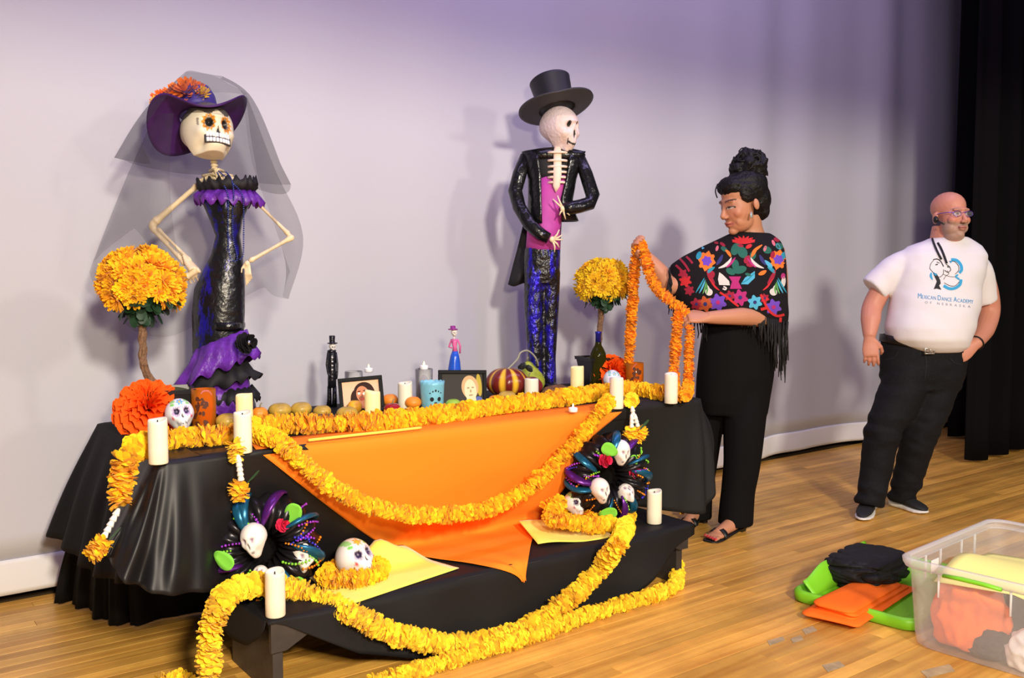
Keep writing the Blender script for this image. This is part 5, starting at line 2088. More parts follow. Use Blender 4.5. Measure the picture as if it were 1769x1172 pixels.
# ribs
bm = bmesh.new()
tube(bm, [G_(963, 248, 0.01), G_(963, 262, .055), G_(963, 300, .072), G_(961, 322, .075), G_(960, 332, .074)], [0.011, 0.020, 0.021, 0.018, 0.002], 12, flat=0.45)
for py in (263, 277, 287.5, 297, 306, 315):
    tube(bm, spline([G_(947, py + 1, .045), G_(955, py, .068), G_(971, py, .068), G_(979, py + 1, .045)], 4), 0.0065, 8)
obj('ribcage', bm, M_PINKBONE, t)


# coat: two front halves wrapped round the body
def coat_half(rows, a0, a1, n=20):
    bm_ = bmesh.new()
    P_ = []
    for py, l, r, hd, w_, aa0, aa1 in rows:
        a, b = G_(l, py, w_), G_(r, py, w_)
        c = (a + b) / 2
        hx_ = (b - a).length / 2
        P_.append([c + RGT * (hx_ * math.cos(x)) - FWD * (hd * math.sin(x)) for x in np.linspace(math.radians(aa0), math.radians(aa1), n)])
    grid(bm_, P_)
    return thick(bm_, 0.006, 1)


obj('coat', coat_half([(262, 903, 1012, .050, 0, 118, 265), (280, 908, 1005, .068, 0, 122, 265), (310, 914, 995, .076, 0, 120, 265), (345, 914, 985, .082, 0, 114, 265), (370, 913, 978, .088, 0, 108, 262), (388, 912, 975, .092, 0, 104, 255)], 0, 0), M_COAT, t)
obj('coat', coat_half([(262, 903, 1012, .050, 0, 62, -85), (280, 908, 1005, .068, 0, 58, -85), (310, 914, 996, .076, 0, 58, -85), (345, 914, 990, .082, 0, 64, -85), (365, 913, 993, .088, 0, 66, -85), (382, 910, 1000, .092, 0, 72, -80)], 0, 0), M_COAT, t)
# shoulders pads closing the top
bm = bmesh.new()
loft(bm, body_rows(DG, [(256, 935, 985, .03, 0), (261, 906, 1006, .045, 0), (268, 902, 1012, .055, 0), (276, 910, 1005, .05, 0)], p=2.4))
obj('shoulders', bm, M_COAT, t)
# tails
bm = bmesh.new()
P = []
for k in range(8):
    v = k / 7
    P.append([G_(lerp(lerp(905, 878, v), lerp(940, 908, v), u), lerp(385, 492, v) + 3 * math.sin(u * 5), -0.06 - 0.02 * math.sin(u * 4 + v * 3)) for u in np.linspace(0, 1, 8)])
grid(bm, P)
P = []
for k in range(8):
    v = k / 7
    P.append([G_(lerp(940, 966 + 4 * (1 - v), u), lerp(385, 472, v), -0.075 - 0.01 * math.sin(u * 4 + v * 3)) for u in np.linspace(0, 1, 8)])
grid(bm, P)
obj('coat_tail', thick(bm, 0.006), M_RUFF, t)
# sleeves
for pts, rs in (([(908, 270, .0), (898, 300, .02), (890, 330, .03), (897, 358, .06), (915, 388, .10), (935, 405, .115), (948, 412, .12)], [.028, .036, .036, .034, .032, .031, .024]),
                ([(1000, 268, .0), (1012, 300, .02), (1024, 338, .04), (1018, 352, .06), (1000, 357, .09), (985, 360, .11), (973, 362, .12)], [.026, .034, .036, .035, .034, .033, .026])):
    bm = bmesh.new()
    tube(bm, [G_(*p) for p in pts], rs, 16)
    for v in bm.verts:
        v.co += V((1, 1, 1)) * 0.005 * noise.noise(v.co * 22)
    obj('sleeve', bm, M_COAT, t)
# skeletal hands
for wr, tips in (((950, 413, .13), [(966, 397, .13), (971, 406, .13), (972, 414, .13), (966, 428, .12), (958, 436, .12)]),
                 ((974, 361, .13), [(955, 344, .13), (963, 338, .13), (966, 372, .13), (977, 379, .12), (984, 372, .12)])):
    bm = bmesh.new()
    w0 = G_(*wr)
    mid = sum((G_(*p) for p in tips), V((0, 0, 0))) / 5
    pal = w0.lerp(mid, 0.5)
    ell(bm, w0.lerp(pal, 0.5), (0.016, 0.012, 0.016), sub=2)
    for p in tips:
        e = G_(*p)
        tube(bm, [w0.lerp(pal, 0.4), pal.lerp(e, 0.5) - FWD * 0.006, e], [0.006, 0.0045, 0.003], 8)
    obj('hand', bm, mat('pale_fingers', (0.80, 0.66, 0.42), 0.5), t)


# skull
def gent_scheme(ds):
    b = np.ones((len(ds), 3)) * np.array((0.80, 0.62, 0.58))
    b = blend(b, ((ds[:, 1] > -0.45) | (ds[:, 2] > 0.42)).astype(float) * 0.7, (0.62, 0.52, 0.56))
    for sx in (-1, 1):
        b = blend(b, disc(ds, sx * 0.34, 0.02, 0.125, 0.02, 1, 1.1), (0.01, 0.01, 0.01))
    b = blend(b, ((np.hypot(ds[:, 0] / 0.8, ds[:, 2] + 0.33) < 0.13) & (ds[:, 1] < 0)).astype(float), (0.01, 0.01, 0.012))
    zc = -0.62 + 0.35 * ds[:, 0] ** 2
    b = blend(b, ((np.abs(ds[:, 2] - zc) < 0.03) & (np.abs(ds[:, 0]) < 0.48) & (ds[:, 1] < -0.2)).astype(float), (0.02, 0.02, 0.02))
    b = blend(b, ((np.abs(ds[:, 2] - zc) < 0.085) & (np.abs(np.abs(ds[:, 0]) - 0.46) < 0.025) & (ds[:, 1] < -0.2)).astype(float), (0.02, 0.02, 0.02))
    b = blend(b, ((np.abs(ds[:, 2] + 0.82) < 0.02) & (np.abs(ds[:, 0]) < 0.2) & (ds[:, 1] < -0.2)).astype(float), (0.02, 0.02, 0.02))
    return b


hc = G_(967, 219, 0.0)
Mh = faceM(46, 2, -3)
me = skull_mesh('skull', 0.250, gent_scheme, 6, long=1.12, jaw=1.3)
me.transform(Matrix.Translation(hc) @ Mh.to_4x4())
obj('skull', me, mat('pink_white_paint', (1, 1, 1), 0.6, attr='Col', bump=0.3, bscale=60), t, label='pinkish-white skull with painted smile')
bm = bmesh.new()
tube(bm, [G_(960, 246, -.01), G_(960, 268, .0)], 0.02, 12)
tube(bm, [G_(952, 256, .02), G_(962, 260, .03), G_(972, 258, .02)], 0.006, 8)
obj('neck', bm, mat('grey_neck', (0.25, 0.22, 0.28), 0.6), t)
# top hat
hatc = G_(962, 188, -0.01)
nrm = (V((0, 0, 1)) + FWD * 0.30 - RGT * 0.24).normalized()
hx = (RGT - nrm * RGT.dot(nrm)).normalized()
hy = nrm.cross(hx)
q = Matrix((hx, hy, nrm)).transposed()
bm = bmesh.new()
lathe(bm, [(0.093, 0.0), (0.094, 0.03), (0.097, 0.09), (0.103, 0.150), (0.104, 0.158), (0.098, 0.163), (0.05, 0.165), (0.001, 0.165)], 36, hatc, q)
P = []
for i in range(8):
    f = lerp(0.48, 1.0, i / 7)
    P.append([hatc + hx * (0.192 * f * math.cos(a)) + hy * (0.180 * f * math.sin(a)) + nrm * (0.035 * max(0, f - 0.5) * abs(math.cos(a)) * 1.2) for a in np.linspace(0, 2 * PI, 61)[:-1]])
bm2 = bmesh.new()
grid(bm2, P, closed_u=True)
hat = obj('top_hat', bm, mat('black_hat', (0.010, 0.009, 0.011), 0.5), t)
obj('brim', thick(bm2, 0.008), mat('grey_black_brim', (0.035, 0.033, 0.038), 0.55), hat)
bm = bmesh.new()
lathe(bm, [(0.0955, 0.004), (0.0965, 0.006), (0.097, 0.026), (0.096, 0.028)], 36, hatc, q, cap=False)
obj('hat_band', bm, mat('black_band', (0.006, 0.006, 0.006), 0.3), hat)

# ------------------------------------------------------------------ two small skeleton figurines
M_FIGBLK = mat('figurine_black', (0.008, 0.008, 0.012), 0.25, bump=0.2, bscale=120)
M_FIGW = mat('figurine_white', (0.70, 0.68, 0.66), 0.4)


def small_lathe(name, prof, D, m_, par, n=18):
    """prof: (py, left px, right px, half depth)"""
    bm_ = bmesh.new()
    loft(bm_, body_rows(D, [(py, l, r, hd, 0.0) for py, l, r, hd in prof], n=n, p=2.0))
    return obj(name, bm_, m_, par)


p0 = at_z(575, 702, ZT)
D = p0.dot(FWD)
F_ = lambda px, py, w_=0.0: at_d(px, py, D - w_)
t = thing('skeleton_figurine', 'thin black skeleton figurine in a top hat beside the tilted photo frame', 'figurine', p0, group='small skeleton figurines')
small_lathe('coat', [(607, 569, 579, .012), (609, 566, 581, .020), (622, 566, 580, .020), (640, 567, 580, .018), (655, 566, 581, .020), (670, 566, 581, .018)], D, M_FIGBLK, t)
for l, r in ((565, 573), (574, 582)):
    small_lathe('leg', [(668, l + .5, r - .5, .012), (690, l, r, .010), (703, l - 1, r, .014)], D, M_FIGBLK, t)
bm = bmesh.new()
tube(bm, [F_(567, 609), F_(564.5, 630), F_(567, 645, .02), F_(571, 652, .028)], 0.0055, 8)
tube(bm, [F_(580, 609), F_(582.5, 630), F_(582, 645, .01), F_(581, 655, .02)], 0.0055, 8)
obj('sleeves', bm, M_FIGBLK, t)
bm = bmesh.new()
for k in range(4):
    box(bm, F_(574, 618 + k * 7, .021), (0.007, 0.004, 0.006))
obj('shirt_front', bm, M_FIGW, t)
small_lathe('collar', [(603, 571, 577, .008), (606, 565, 581, .022), (609, 566, 580, .02)], D, M_FIGBLK, t)
me = skull_mesh('skull', 0.040, base_scheme((0.72, 0.68, 0.64), (0.02, 0.02, 0.02), 0.19), 4)
me.transform(Matrix.Translation(F_(574.5, 599)) @ faceM(30, 0, 0).to_4x4())
obj('skull', me, M_BONE, t)
small_lathe('top_hat', [(580, 569, 578, .012), (581, 568.5, 579, .015), (590, 569, 578.5, .013), (592, 569, 579, .014), (592.5, 565.5, 583, .024), (594, 565.5, 583, .024), (594.5, 569, 579, .012)], D, M_FIGBLK, t)

p0 = at_z(784, 690, ZT) + V((0, 0.06, 0))
p0.y = 3.50
p0.x = at_y(785, 640, 3.50).x
D = p0.dot(FWD)
t = thing('skeleton_figurine', 'skeleton lady figurine in purple hat and blue skirt behind the pale portrait photo', 'figurine', p0, group='small skeleton figurines')
M_FIGBLUE = mat('figurine_blue', (0.015, 0.09, 0.55), 0.22)
M_FIGPINK = mat('figurine_pink', (0.62, 0.12, 0.30), 0.35, var=0.2, vscale=60)
pb = proj(p0)[1]
small_lathe('skirt', [(607, 781, 791, .014), (615, 778, 793, .024), (625, 776, 795, .028), (637, 774, 796, .030), (pb, 768, 802, .045)], D, M_FIGBLUE, t)
small_lathe('bodice', [(586, 779, 791, .012), (592, 780, 790, .014), (600, 782, 789, .010), (608, 781, 791, .014)], D, M_FIGPINK, t)
bm = bmesh.new()
tube(bm, [F_(780, 587), F_(775.5, 600), F_(780, 601, .015)], 0.0042, 8)
tube(bm, [F_(791, 587), F_(795, 598), F_(794.5, 611)], 0.0042, 8)
obj('arms', bm, M_FIGPINK, t)
bm = bmesh.new()
tube(bm, [F_(784.5, 579), F_(784.5, 588)], 0.004, 8)
obj('neck', bm, M_FIGW, t)
me = skull_mesh('skull', 0.036, base_scheme((0.80, 0.74, 0.68), (0.05, 0.04, 0.06), 0.17), 4)
me.transform(Matrix.Translation(F_(784.5, 574.5)) @ faceM(20, 0, 0).to_4x4())
obj('skull', me, M_BONE, t)
small_lathe('hat', [(563, 779, 786, .010), (564, 777.5, 787, .014), (568, 778, 787, .014), (568.5, 774, 791, .024), (570, 774, 791, .024), (570.5, 780, 788, .010)], D, mat('figurine_plum', (0.25, 0.02, 0.20), 0.3), t)

# ================================================================== people
def head_shapes(bm_, c, M, k, female=False):
    e = lambda p, r, sub=3: ell(bm_, c + M @ (V(p) * k), tuple(q * k for q in r), M, sub)
    e((0, .014, .048), (.076, .098, .078))
    e((0, -.030, -.012), (.064, .066, .088))
    e((0, -.030, -.070), (.056 if not female else .050, .058, .044))
    e((0, -.070, -.098), (.026 if not female else .020, .022, .018))
    e((0, -.082 if not female else -.078, .026), (.050, .016 if not female else .013, .012))
    for s in (-1, 1):
        e((s * .038, -.066 if not female else -.058, -.026), (.024, .024, .024) if not female else (.022, .022, .024))
        e((s * (.042 if not female else .036), -.040, -.062), (.020, .035, .03) if not female else (.016, .034, .028))
        e((s * .010, -.106 if not female else -.100, -.036), (.0095, .0105, .0085) if not female else (.0078, .0095, .0075))
        e((s * .079, .010, -.010), (.010, .019, .031) if not female else (.008, .014, .024))
    w_ = .011 if not female else .009
    nl = 0.0 if not female else 0.006
    tube(bm_, [c + M @ (V(p) * k) for p in ((0, -.086 + nl * .3, .016), (0, -.100 + nl * .6, -.008), (0, -.114 + nl, -.030), (0, -.108 + nl, -.042))], [w_ * .75 * k, w_ * .9 * k, w_ * 1.2 * k, w_ * .8 * k], 10)
    lp = 0.0 if not female else 0.005
    e((0, -.094 + lp, -.061), (.024 - lp, .013, .0065))
    e((0, -.092 + lp, -.072), (.020 - lp, .012, .0075))


def hand(bm_, w, d, n, t_, L=0.19, curl=0.6, tcurl=0.5, spread=0.12, k=1.0):
    """Palm, four unequal bent fingers and a thumb from the side of the palm. d: along the hand, n: the way the palm faces, t_: the thumb side."""
    w = V(w)
    d = V(d).normalized()
    n = (V(n) - d * d.dot(V(n))).normalized()
    t_ = (V(t_) - d * d.dot(V(t_)))
    t_ = (t_ - n * n.dot(t_)).normalized()
    s = L / 0.19
    rings = []
    for f, hw, th in ((-0.03, .027, .025), (0.0, .029, .023), (.03, .036, .018), (.06, .042, .0165), (.088, .041, .014), (.098, .036, .010)):
        c = w + d * (f * s)
        rings.append([c + t_ * (hw * s * math.cos(a)) + n * (th * s * math.sin(a)) for a in np.linspace(0, 2 * PI, 17)[:-1]])
    loft(bm_, rings)
    for i, (off, ln, r) in enumerate(((.030, .072, .0092), (.010, .080, .0094), (-.010, .075, .0090), (-.029, .058, .0080))):
        p = w + d * (.084 * s) + t_ * (off * s)
        dd = (d + t_ * (spread * (1.5 - i) / 1.5)).normalized()
        pts = [p - d * 0.02 * s, p]
        ang = 0.0
        cu = curl * (1 + 0.10 * (i - 1.5))
        for f, b in ((.45, .75), (.30, 1.0), (.25, .7)):
            ang += cu * b
            q = dd * math.cos(ang) + n * math.sin(ang)
            p = p + q * (ln * f * s)
            pts.append(p)
        tube(bm_, pts, [r * s, r * 1.02 * s, r * 0.98 * s, r * .9 * s, r * .72 * s], 10)
    p = w + d * (.022 * s) + t_ * (.026 * s)
    dd = (t_ * .62 + d * .70 + n * .25).normalized()
    p1 = p + dd * .040 * s
    q = (dd + n * tcurl * .6 - t_ * tcurl * .4 + d * .15).normalized()
    p2 = p1 + q * .032 * s
    q = (q + n * tcurl * .6 - t_ * tcurl * .5).normalized()
    p3 = p2 + q * .026 * s
    tube(bm_, [p - dd * .012 * s, p, p1, p2, p3], [.013 * s, .0145 * s, .0115 * s, .0105 * s, .008 * s], 10)


def limb(bm_, pts, rads, n=16, flat=1.0):
    sp = spline(pts, 5)
    rs = [float(np.interp(i / 5.0, range(len(rads)), rads)) for i in range(len(sp))]
    tube(bm_, sp, rs, n, flat=flat)


def project(bvh, px, py, off=0.0018):
    o_ = V((0, 0, CAM_Z))
    d = ray(px, py).normalized()
    h = bvh.ray_cast(o_, d)
    if h[0] is None:
        return None
    nn = h[1] if h[1].dot(d) < 0 else -h[1]
    return h[0] + nn * off


def stroke(bm_, bvh, pts, wpx, off=0.002, closed=False, taper=False):
    """A printed or stitched line laid on the cloth; pts and width in the photograph's pixels."""
    pp = [V((x, y, 0)) for x, y in pts]
    sp = spline(pp, 5, closed) if len(pp) > 2 else [pp[0].lerp(pp[1], f / 6) for f in range(7)]
    if closed:
        sp.append(sp[0])
    L_, R_ = [], []
    for i, p in enumerate(sp):
        t_ = (sp[min(i + 1, len(sp) - 1)] - sp[max(i - 1, 0)])
        if t_.length < 1e-6:
            continue
        t_.normalize()
        nn = V((-t_.y, t_.x, 0))
        w_ = wpx / 2 * (math.sin(PI * (i + 0.6) / (len(sp) + 0.2)) if taper else 1)
        a = project(bvh, *(p + nn * w_)[:2], off)
        b = project(bvh, *(p - nn * w_)[:2], off)
        if a is None or b is None:
            continue
        L_.append(bm_.verts.new(a))
        R_.append(bm_.verts.new(b))
    for i in range(len(L_) - 1):
        bm_.faces.new((L_[i], L_[i + 1], R_[i + 1], R_[i]))


def patch(bm_, bvh, cx, cy, rx, ry, rot=0.0, petals=0, amp=0.25, n=28, off=0.002):
    """A filled printed or stitched spot (ellipse or flower outline)."""
    rings = []
    for f in (0.34, 0.68, 1.0):
        row = []
        for j in range(n):
            a = 2 * PI * j / n
            k = f * (1 + (amp * math.cos(petals * a) if petals else 0))
            x, y = rx * k * math.cos(a), ry * k * math.sin(a)
            p = project(bvh, cx + x * math.cos(rot) - y * math.sin(rot), cy + x * math.sin(rot) + y * math.cos(rot), off)
            row.append(bm_.verts.new(p) if p is not None else None)
        rings.append(row)
    p = project(bvh, cx, cy, off)
    if p is None:
        return
    c = bm_.verts.new(p)
    for j in range(n):
        k = (j + 1) % n
        a, b = rings[0][j], rings[0][k]
        if a and b:
            bm_.faces.new((c, a, b))
        for r0, r1 in zip(rings[:-1], rings[1:]):
            q = (r0[j], r1[j], r1[k], r0[k])
            if all(q):
                bm_.faces.new(q)


def poly(bm_, bvh, pts, off=0.002, sub=4):
    """A filled polygon as a fan from its middle, each wedge cut into small steps."""
    n = len(pts)
    cx, cy = sum(p[0] for p in pts) / n, sum(p[1] for p in pts) / n
    den = []
    for i in range(n):
        a, b = pts[i], pts[(i + 1) % n]
        for s in range(sub):
            den.append((lerp(a[0], b[0], s / sub), lerp(a[1], b[1], s / sub)))
    rings = []
    for f in (0.33, 0.66, 1.0):
        rings.append([project(bvh, lerp(cx, x, f), lerp(cy, y, f), off) for x, y in den])
    c = project(bvh, cx, cy, off)
    if c is None or any(p is None for r in rings for p in r):
        return
    cv = bm_.verts.new(c)
    rv = [[bm_.verts.new(p) for p in r] for r in rings]
    m_ = len(den)
    for j in range(m_):
        k = (j + 1) % m_
        bm_.faces.new((cv, rv[0][j], rv[0][k]))
        for r0, r1 in zip(rv[:-1], rv[1:]):
            bm_.faces.new((r0[j], r1[j], r1[k], r0[k]))


def bvh_of(o):
    me = o.data
    M = _inv[root_of(o).name].inverted() if o.parent else Matrix.Identity(4)
    vs_ = [M @ v.co for v in me.vertices]
    return BVHTree.FromPolygons(vs_, [tuple(p.vertices) for p in me.polygons])


def skin_mat(name):
    m = mat(name, (1, 1, 1), 0.48, attr='Col', sss=0.12, spec=0.4, bump=0.02, bscale=200)
    return m


def face_paint(co, c, M, k, skin, opts):
    """Colours of a head in its own frame: lips, eyes, brows, stubble; the rest is skin."""
    Mi = np.array(M.transposed())
    q = (co - np.array(c)) @ Mi.T / k
    x, y, z = q[:, 0], q[:, 1], q[:, 2]
    col_ = np.ones((len(co), 3)) * np.array(skin)
    near = (np.linalg.norm(q, axis=1) < 0.16)
    front = near & (y < -0.03)

    def put(m_, c_, a=1.0):
        mm = (m_ * a)[:, None]
        return col_ * (1 - mm) + np.array(c_) * mm
    g = lambda cx, cz, rx, rz: np.exp(-((x - cx) / rx) ** 2 - ((z - cz) / rz) ** 2) * front
    for s in (-1, 1):
        col_ = put(g(s * .042, -.030, .022, .018), opts['cheek'], 0.45)
    if 'beard' in opts:
        bz = near & (z < -.040 + 0.25 * np.abs(x)) & (y < -.004) & (z > -.125) & (z < -0.030)
        m_ = np.clip((-.036 + 0.3 * np.abs(x) - z) / .02, 0, 1) * bz
        col_ = put(m_, opts['beard'], 0.72)
        col_ = put(g(0, -.049, .034, .007), opts['beard'], 0.75)
    col_ = put(np.clip(g(0, -.0665, .024, .009) * 1.6, 0, 1), opts['lips'], 0.85)
    col_ = put(np.clip(g(0, -.0665, .022, .0022) * 1.4, 0, 1), (0.10, 0.03, 0.03), 0.8)
    for s in (-1, 1):
        col_ = put(g(s * .031, .006, .020, .012), opts['lid'], 0.55)
        ew = (((x - s * .031) / .0150) ** 2 + ((z - opts.get('eyez', .004)) / opts.get('eyeh', .0062)) ** 2 < 1) & front
        col_ = put(ew.astype(float), (0.52, 0.46, 0.43))
        ir = (((x - s * .031 - opts.get('look', 0)) / .0062) ** 2 + ((z - .004) / .0062) ** 2 < 1) & ew
        col_ = put(ir.astype(float), opts['iris'])
        lash = (np.abs(z - (opts.get('lashz', .0105) - ((x - s * .031) / .017) ** 2 * .004)) < .0026) & (np.abs(x - s * .031) < .0185) & front & (y < -.055)
        col_ = put(lash.astype(float), (0.02, 0.012, 0.01), opts.get('lash', 0.8))
        br = (np.abs(z - (.0300 - ((np.abs(x) - .036) / .028) ** 2 * opts.get('arch', .009))) < opts.get('brw', .004) * (1 - 0.5 * np.clip((np.abs(x) - .035) / .025, 0, 1))) & (np.abs(x - s * .034) < .024) & front & (y < -.058)
        col_ = put(br.astype(float), opts['brow'], 0.85)
    for s in (-1, 1):
        col_ = put(np.exp(-((x - s * .010) / .004) ** 2 - ((z + .0435) / .003) ** 2) * front, (0.12, 0.04, 0.03), 0.7)
    return col_


# ------------------------------------------------------------------ the man in the white T-shirt
DM = 5.10


def M_(px, py, w_=0.0):
    return at_d(px, py, DM - w_)


foot_a, foot_b = at_z(1494, 893, 0), at_z(1556, 880, 0)
base = (foot_a + foot_b) / 2
base.z = 0
man = thing('person', 'bald bearded man in white T-shirt, black jeans and sneakers, a hand in his pocket', 'person', base)
hc = M_(1641, 374, 0.02)
Mh = faceM(14, 2, 0)
KH = 1.07
bm = bmesh.new()
head_shapes(bm, hc, Mh, KH)
ell(bm, hc + Mh @ V((0, -0.035, -0.112)), (0.05, 0.055, 0.03), Mh)          # under the chin
limb(bm, [M_(1638, 392, -.03), M_(1636, 412, -.03), M_(1633, 440, -.03)], [.082, .088, .10], 20)
# torso under the shirt, arms, legs
loft(bm, body_rows(DM, [(425, 1590, 1682, .06, -.02), (440, 1562, 1700, .10, 0), (500, 1550, 1685, .12, 0), (560, 1540, 1672, .15, .02), (610, 1535, 1668, .13, .0), (640, 1540, 1665, .11, 0)]))
sh_l, el_l, wr_l = M_(1560, 456, -.02), M_(1508, 528, -.03), M_(1502, 583, .05)
limb(bm, [sh_l, M_(1530, 490, -.03), el_l, M_(1504, 553, .01), wr_l], [.058, .056, .055, .053, .031], 18)
hand(bm, M_(1502, 584, .05), V((0, 0, -1)) + RGT * 0.06 - FWD * 0.15, FWD + RGT * 0.25, RGT - FWD * 0.2, 0.20, 0.42, 0.9, 0.10)
sh_r, el_r, wr_r = M_(1690, 460, -.03), M_(1709, 536, -.10), M_(1683, 596, .09)
limb(bm, [sh_r, M_(1704, 495, -.07), el_r, M_(1700, 570, -.03), wr_r], [.056, .056, .058, .054, .032], 18)
hand(bm, wr_r, -RGT * 0.85 + V((0, 0, -0.60)) - FWD * 0.15, FWD * 0.9 - V((0, 0, 0.2)), -RGT * 0.35 + V((0, 0, 0.8)) - FWD * 0.35, 0.205, 0.30, 0.2, 0.05)
kl, al = M_(1523, 745, .05), M_(1502, 868, .06)
limb(bm, [M_(1572, 625, 0), M_(1550, 680, .03), kl, M_(1510, 800, .03), al], [.09, .085, .065, .055, .045])
kr, ar = M_(1590, 755, .0), M_(1561, 862, -.10)
limb(bm, [M_(1630, 625, 0), M_(1614, 685, .0), kr, M_(1573, 810, -.05), ar], [.09, .085, .065, .055, .045])
me = fuse(bm, 0.0042, 3)
hcn, Mhn = hc, Mh
paint(me, lambda co: face_paint(co, hcn, Mhn, KH, (0.58, 0.245, 0.165), dict(cheek=(0.62, 0.17, 0.12), lips=(0.48, 0.16, 0.13), lid=(0.46, 0.20, 0.15), iris=(0.05, 0.04, 0.04), brow=(0.32, 0.18, 0.12), beard=(0.36, 0.27, 0.21), look=0.004, lash=0.45, brw=0.0032)))
obj('body', me, skin_mat('man_skin'), man)

# jeans
bm = bmesh.new()
loft(bm, body_rows(DM, [(578, 1524, 1668, .135, -.02), (600, 1524, 1670, .148, 0), (625, 1522, 1668, .150, 0), (650, 1522, 1664, .145, 0), (672, 1528, 1658, .12, 0)], p=2.2))
limb(bm, [M_(1569, 640, .02), M_(1550, 695, .045), M_(1527, 742, .06), M_(1515, 800, .045), M_(1502, 872, .06)], [.128, .118, .098, .086, .078], 22)
limb(bm, [M_(1624, 640, 0), M_(1608, 695, .0), M_(1588, 752, .0), M_(1573, 808, -.05), M_(1558, 866, -.10)], [.125, .114, .098, .084, .074], 22)
me = fuse(bm, 0.009, 4)
def jean_folds(p):
    z = p.z
    k = 0.003 + 0.010 * sm(0.30, 0.03, z) + 0.006 * sm(0.16, 0.0, abs(z - 0.47)) + 0.004 * sm(0.12, 0, abs(z - 0.75))
    d = noise.noise(V((p.x * 7 + p.z * 5, p.y * 7, z * 17))) + 0.5 * noise.noise(V((p.x * 15, p.y * 15 - p.z * 9, z * 24)))
    return k * d * 1.5


displace(me, jean_folds)
M_JEAN = mat('black_denim', (0.006, 0.0062, 0.008), 0.8, var=0.25, vscale=90, bump=0.15, bscale=400, spec=0.25)
jeans = obj('jeans', me, M_JEAN, man)
bvh = bvh_of(jeans)
M_SEAM = mat('denim_seam', (0.004, 0.004, 0.005), 0.8)
bm = bmesh.new()
stroke(bm, bvh, [(1598, 612), (1600, 630), (1597, 655)], 2.0, 0.003)
stroke(bm, bvh, [(1640, 618), (1648, 627), (1662, 630)], 2.0, 0.003)
stroke(bm, bvh, [(1552, 606), (1546, 618), (1530, 622)], 2.0, 0.003)
obj('seam', bm, M_SEAM, jeans, kind='stuff')

# T-shirt
bm = bmesh.new()
loft(bm, body_rows(DM, [(411, 1605, 1668, .080, -.025), (418, 1592, 1680, .088, -.02), (426, 1570, 1694, .10, -.015), (440, 1553, 1703, .125, -.01), (465, 1548, 1700, .145, 0), (500, 1543, 1692, .158, .01), (535, 1537, 1687, .176, .02),
                                (565, 1533, 1679, .190, .03), (585, 1535, 1673, .188, .03), (598, 1545, 1668, .172, .02), (606, 1560, 1655, .150, .01)], n=44, p=2.25))
limb(bm, [M_(1580, 452, -.02), M_(1553, 462, -.025), M_(1530, 480, -.03), M_(1509, 500, -.03)], [.080, .084, .082, .079], 20)
limb(bm, [M_(1672, 452, -.03), M_(1688, 468, -.05), M_(1696, 494, -.07), M_(1701, 521, -.09)], [.078, .082, .076, .070], 20)
me = fuse(bm, 0.008, 10)
displace(me, lambda p: 0.012 * (noise.noise(V((p.x * 6, p.y * 6, p.z * 9))) * 0.5 + noise.noise(V((p.x * 14 + p.z * 12, p.y * 14, p.z * 7))) * 0.3))
M_TEE = mat('white_cotton', (0.74, 0.71, 0.73), 0.85, bump=0.04, bscale=300)
shirt = obj('t_shirt', me, M_TEE, man)
bvh = bvh_of(shirt)
bm = bmesh.new()
tube(bm, [hc + Mh @ V((0, 0, 0)) * 0 + (M_(1637, 411, -.022) + (RGT * math.cos(a) * 0.100 - FWD * math.sin(a) * 0.083) + V((0, 0, -0.028 * max(0, math.sin(a)) + 0.026 * max(0, -math.sin(a))))) for a in np.linspace(0, 2 * PI, 33)], 0.0075, 8, cap=False)
obj('collar', bm, M_TEE, shirt)

# the print on the shirt
M_PBLUE = mat('print_blue', (0.03, 0.34, 0.62), 0.7)
M_PBLK = mat('print_black', (0.008, 0.008, 0.012), 0.7)
M_PGREY = mat('print_grey', (0.30, 0.34, 0.40), 0.7)
bm = bmesh.new()
stroke(bm, bvh, [(1643, 449), (1652, 450), (1659, 457), (1661, 466), (1657, 472)], 5.0, taper=False)
stroke(bm, bvh, [(1655, 475), (1651, 478), (1657, 483)], 3.0)
stroke(bm, bvh, [(1660, 483), (1658, 492), (1650, 498), (1640, 499), (1630, 494)], 5.0)
stroke(bm, bvh, [(1609, 471), (1608, 477), (1611, 484)], 4.0, taper=True)
stroke(bm, bvh, [(1612, 472), (1618, 476)], 3.0, taper=False)
stroke(bm, bvh, [(1641, 454), (1644, 452)], 2.5)
obj('print', bm, M_PBLUE, shirt, label='blue printed emblem strokes')
bm = bmesh.new()
poly(bm, bvh, [(1612, 473), (1618, 473), (1624, 484), (1625, 490), (1622, 494), (1626, 501), (1618, 499), (1613, 500), (1617, 490), (1619, 484)])
stroke(bm, bvh, [(1612, 449), (1619, 448), (1625, 452), (1630, 461)], 1.6)
stroke(bm, bvh, [(1606, 464), (1608, 456), (1613, 450)], 0.8)
stroke(bm, bvh, [(1606, 464), (1611, 470), (1622, 479), (1629, 474), (1630, 466)], 0.9)
stroke(bm, bvh, [(1616, 458), (1620, 457)], 1.8)
stroke(bm, bvh, [(1618, 453), (1623, 455)], 1.0)
stroke(bm, bvh, [(1639, 452), (1648, 452), (1655, 459), (1656, 467), (1650, 474)], 0.9)
stroke(bm, bvh, [(1634, 457), (1640, 461), (1642, 467), (1637, 471), (1632, 467)], 1.1)
stroke(bm, bvh, [(1636, 461), (1640, 462)], 1.6)
stroke(bm, bvh, [(1636, 468), (1639, 473), (1634, 477), (1630, 483)], 0.8)
stroke(bm, bvh, [(1657, 487), (1650, 494), (1641, 494), (1631, 489)], 0.9)
stroke(bm, bvh, [(1629, 474), (1640, 478), (1652, 479)], 0.7)
obj('print', bm, M_PBLK, shirt, label='black printed dancing couple emblem')


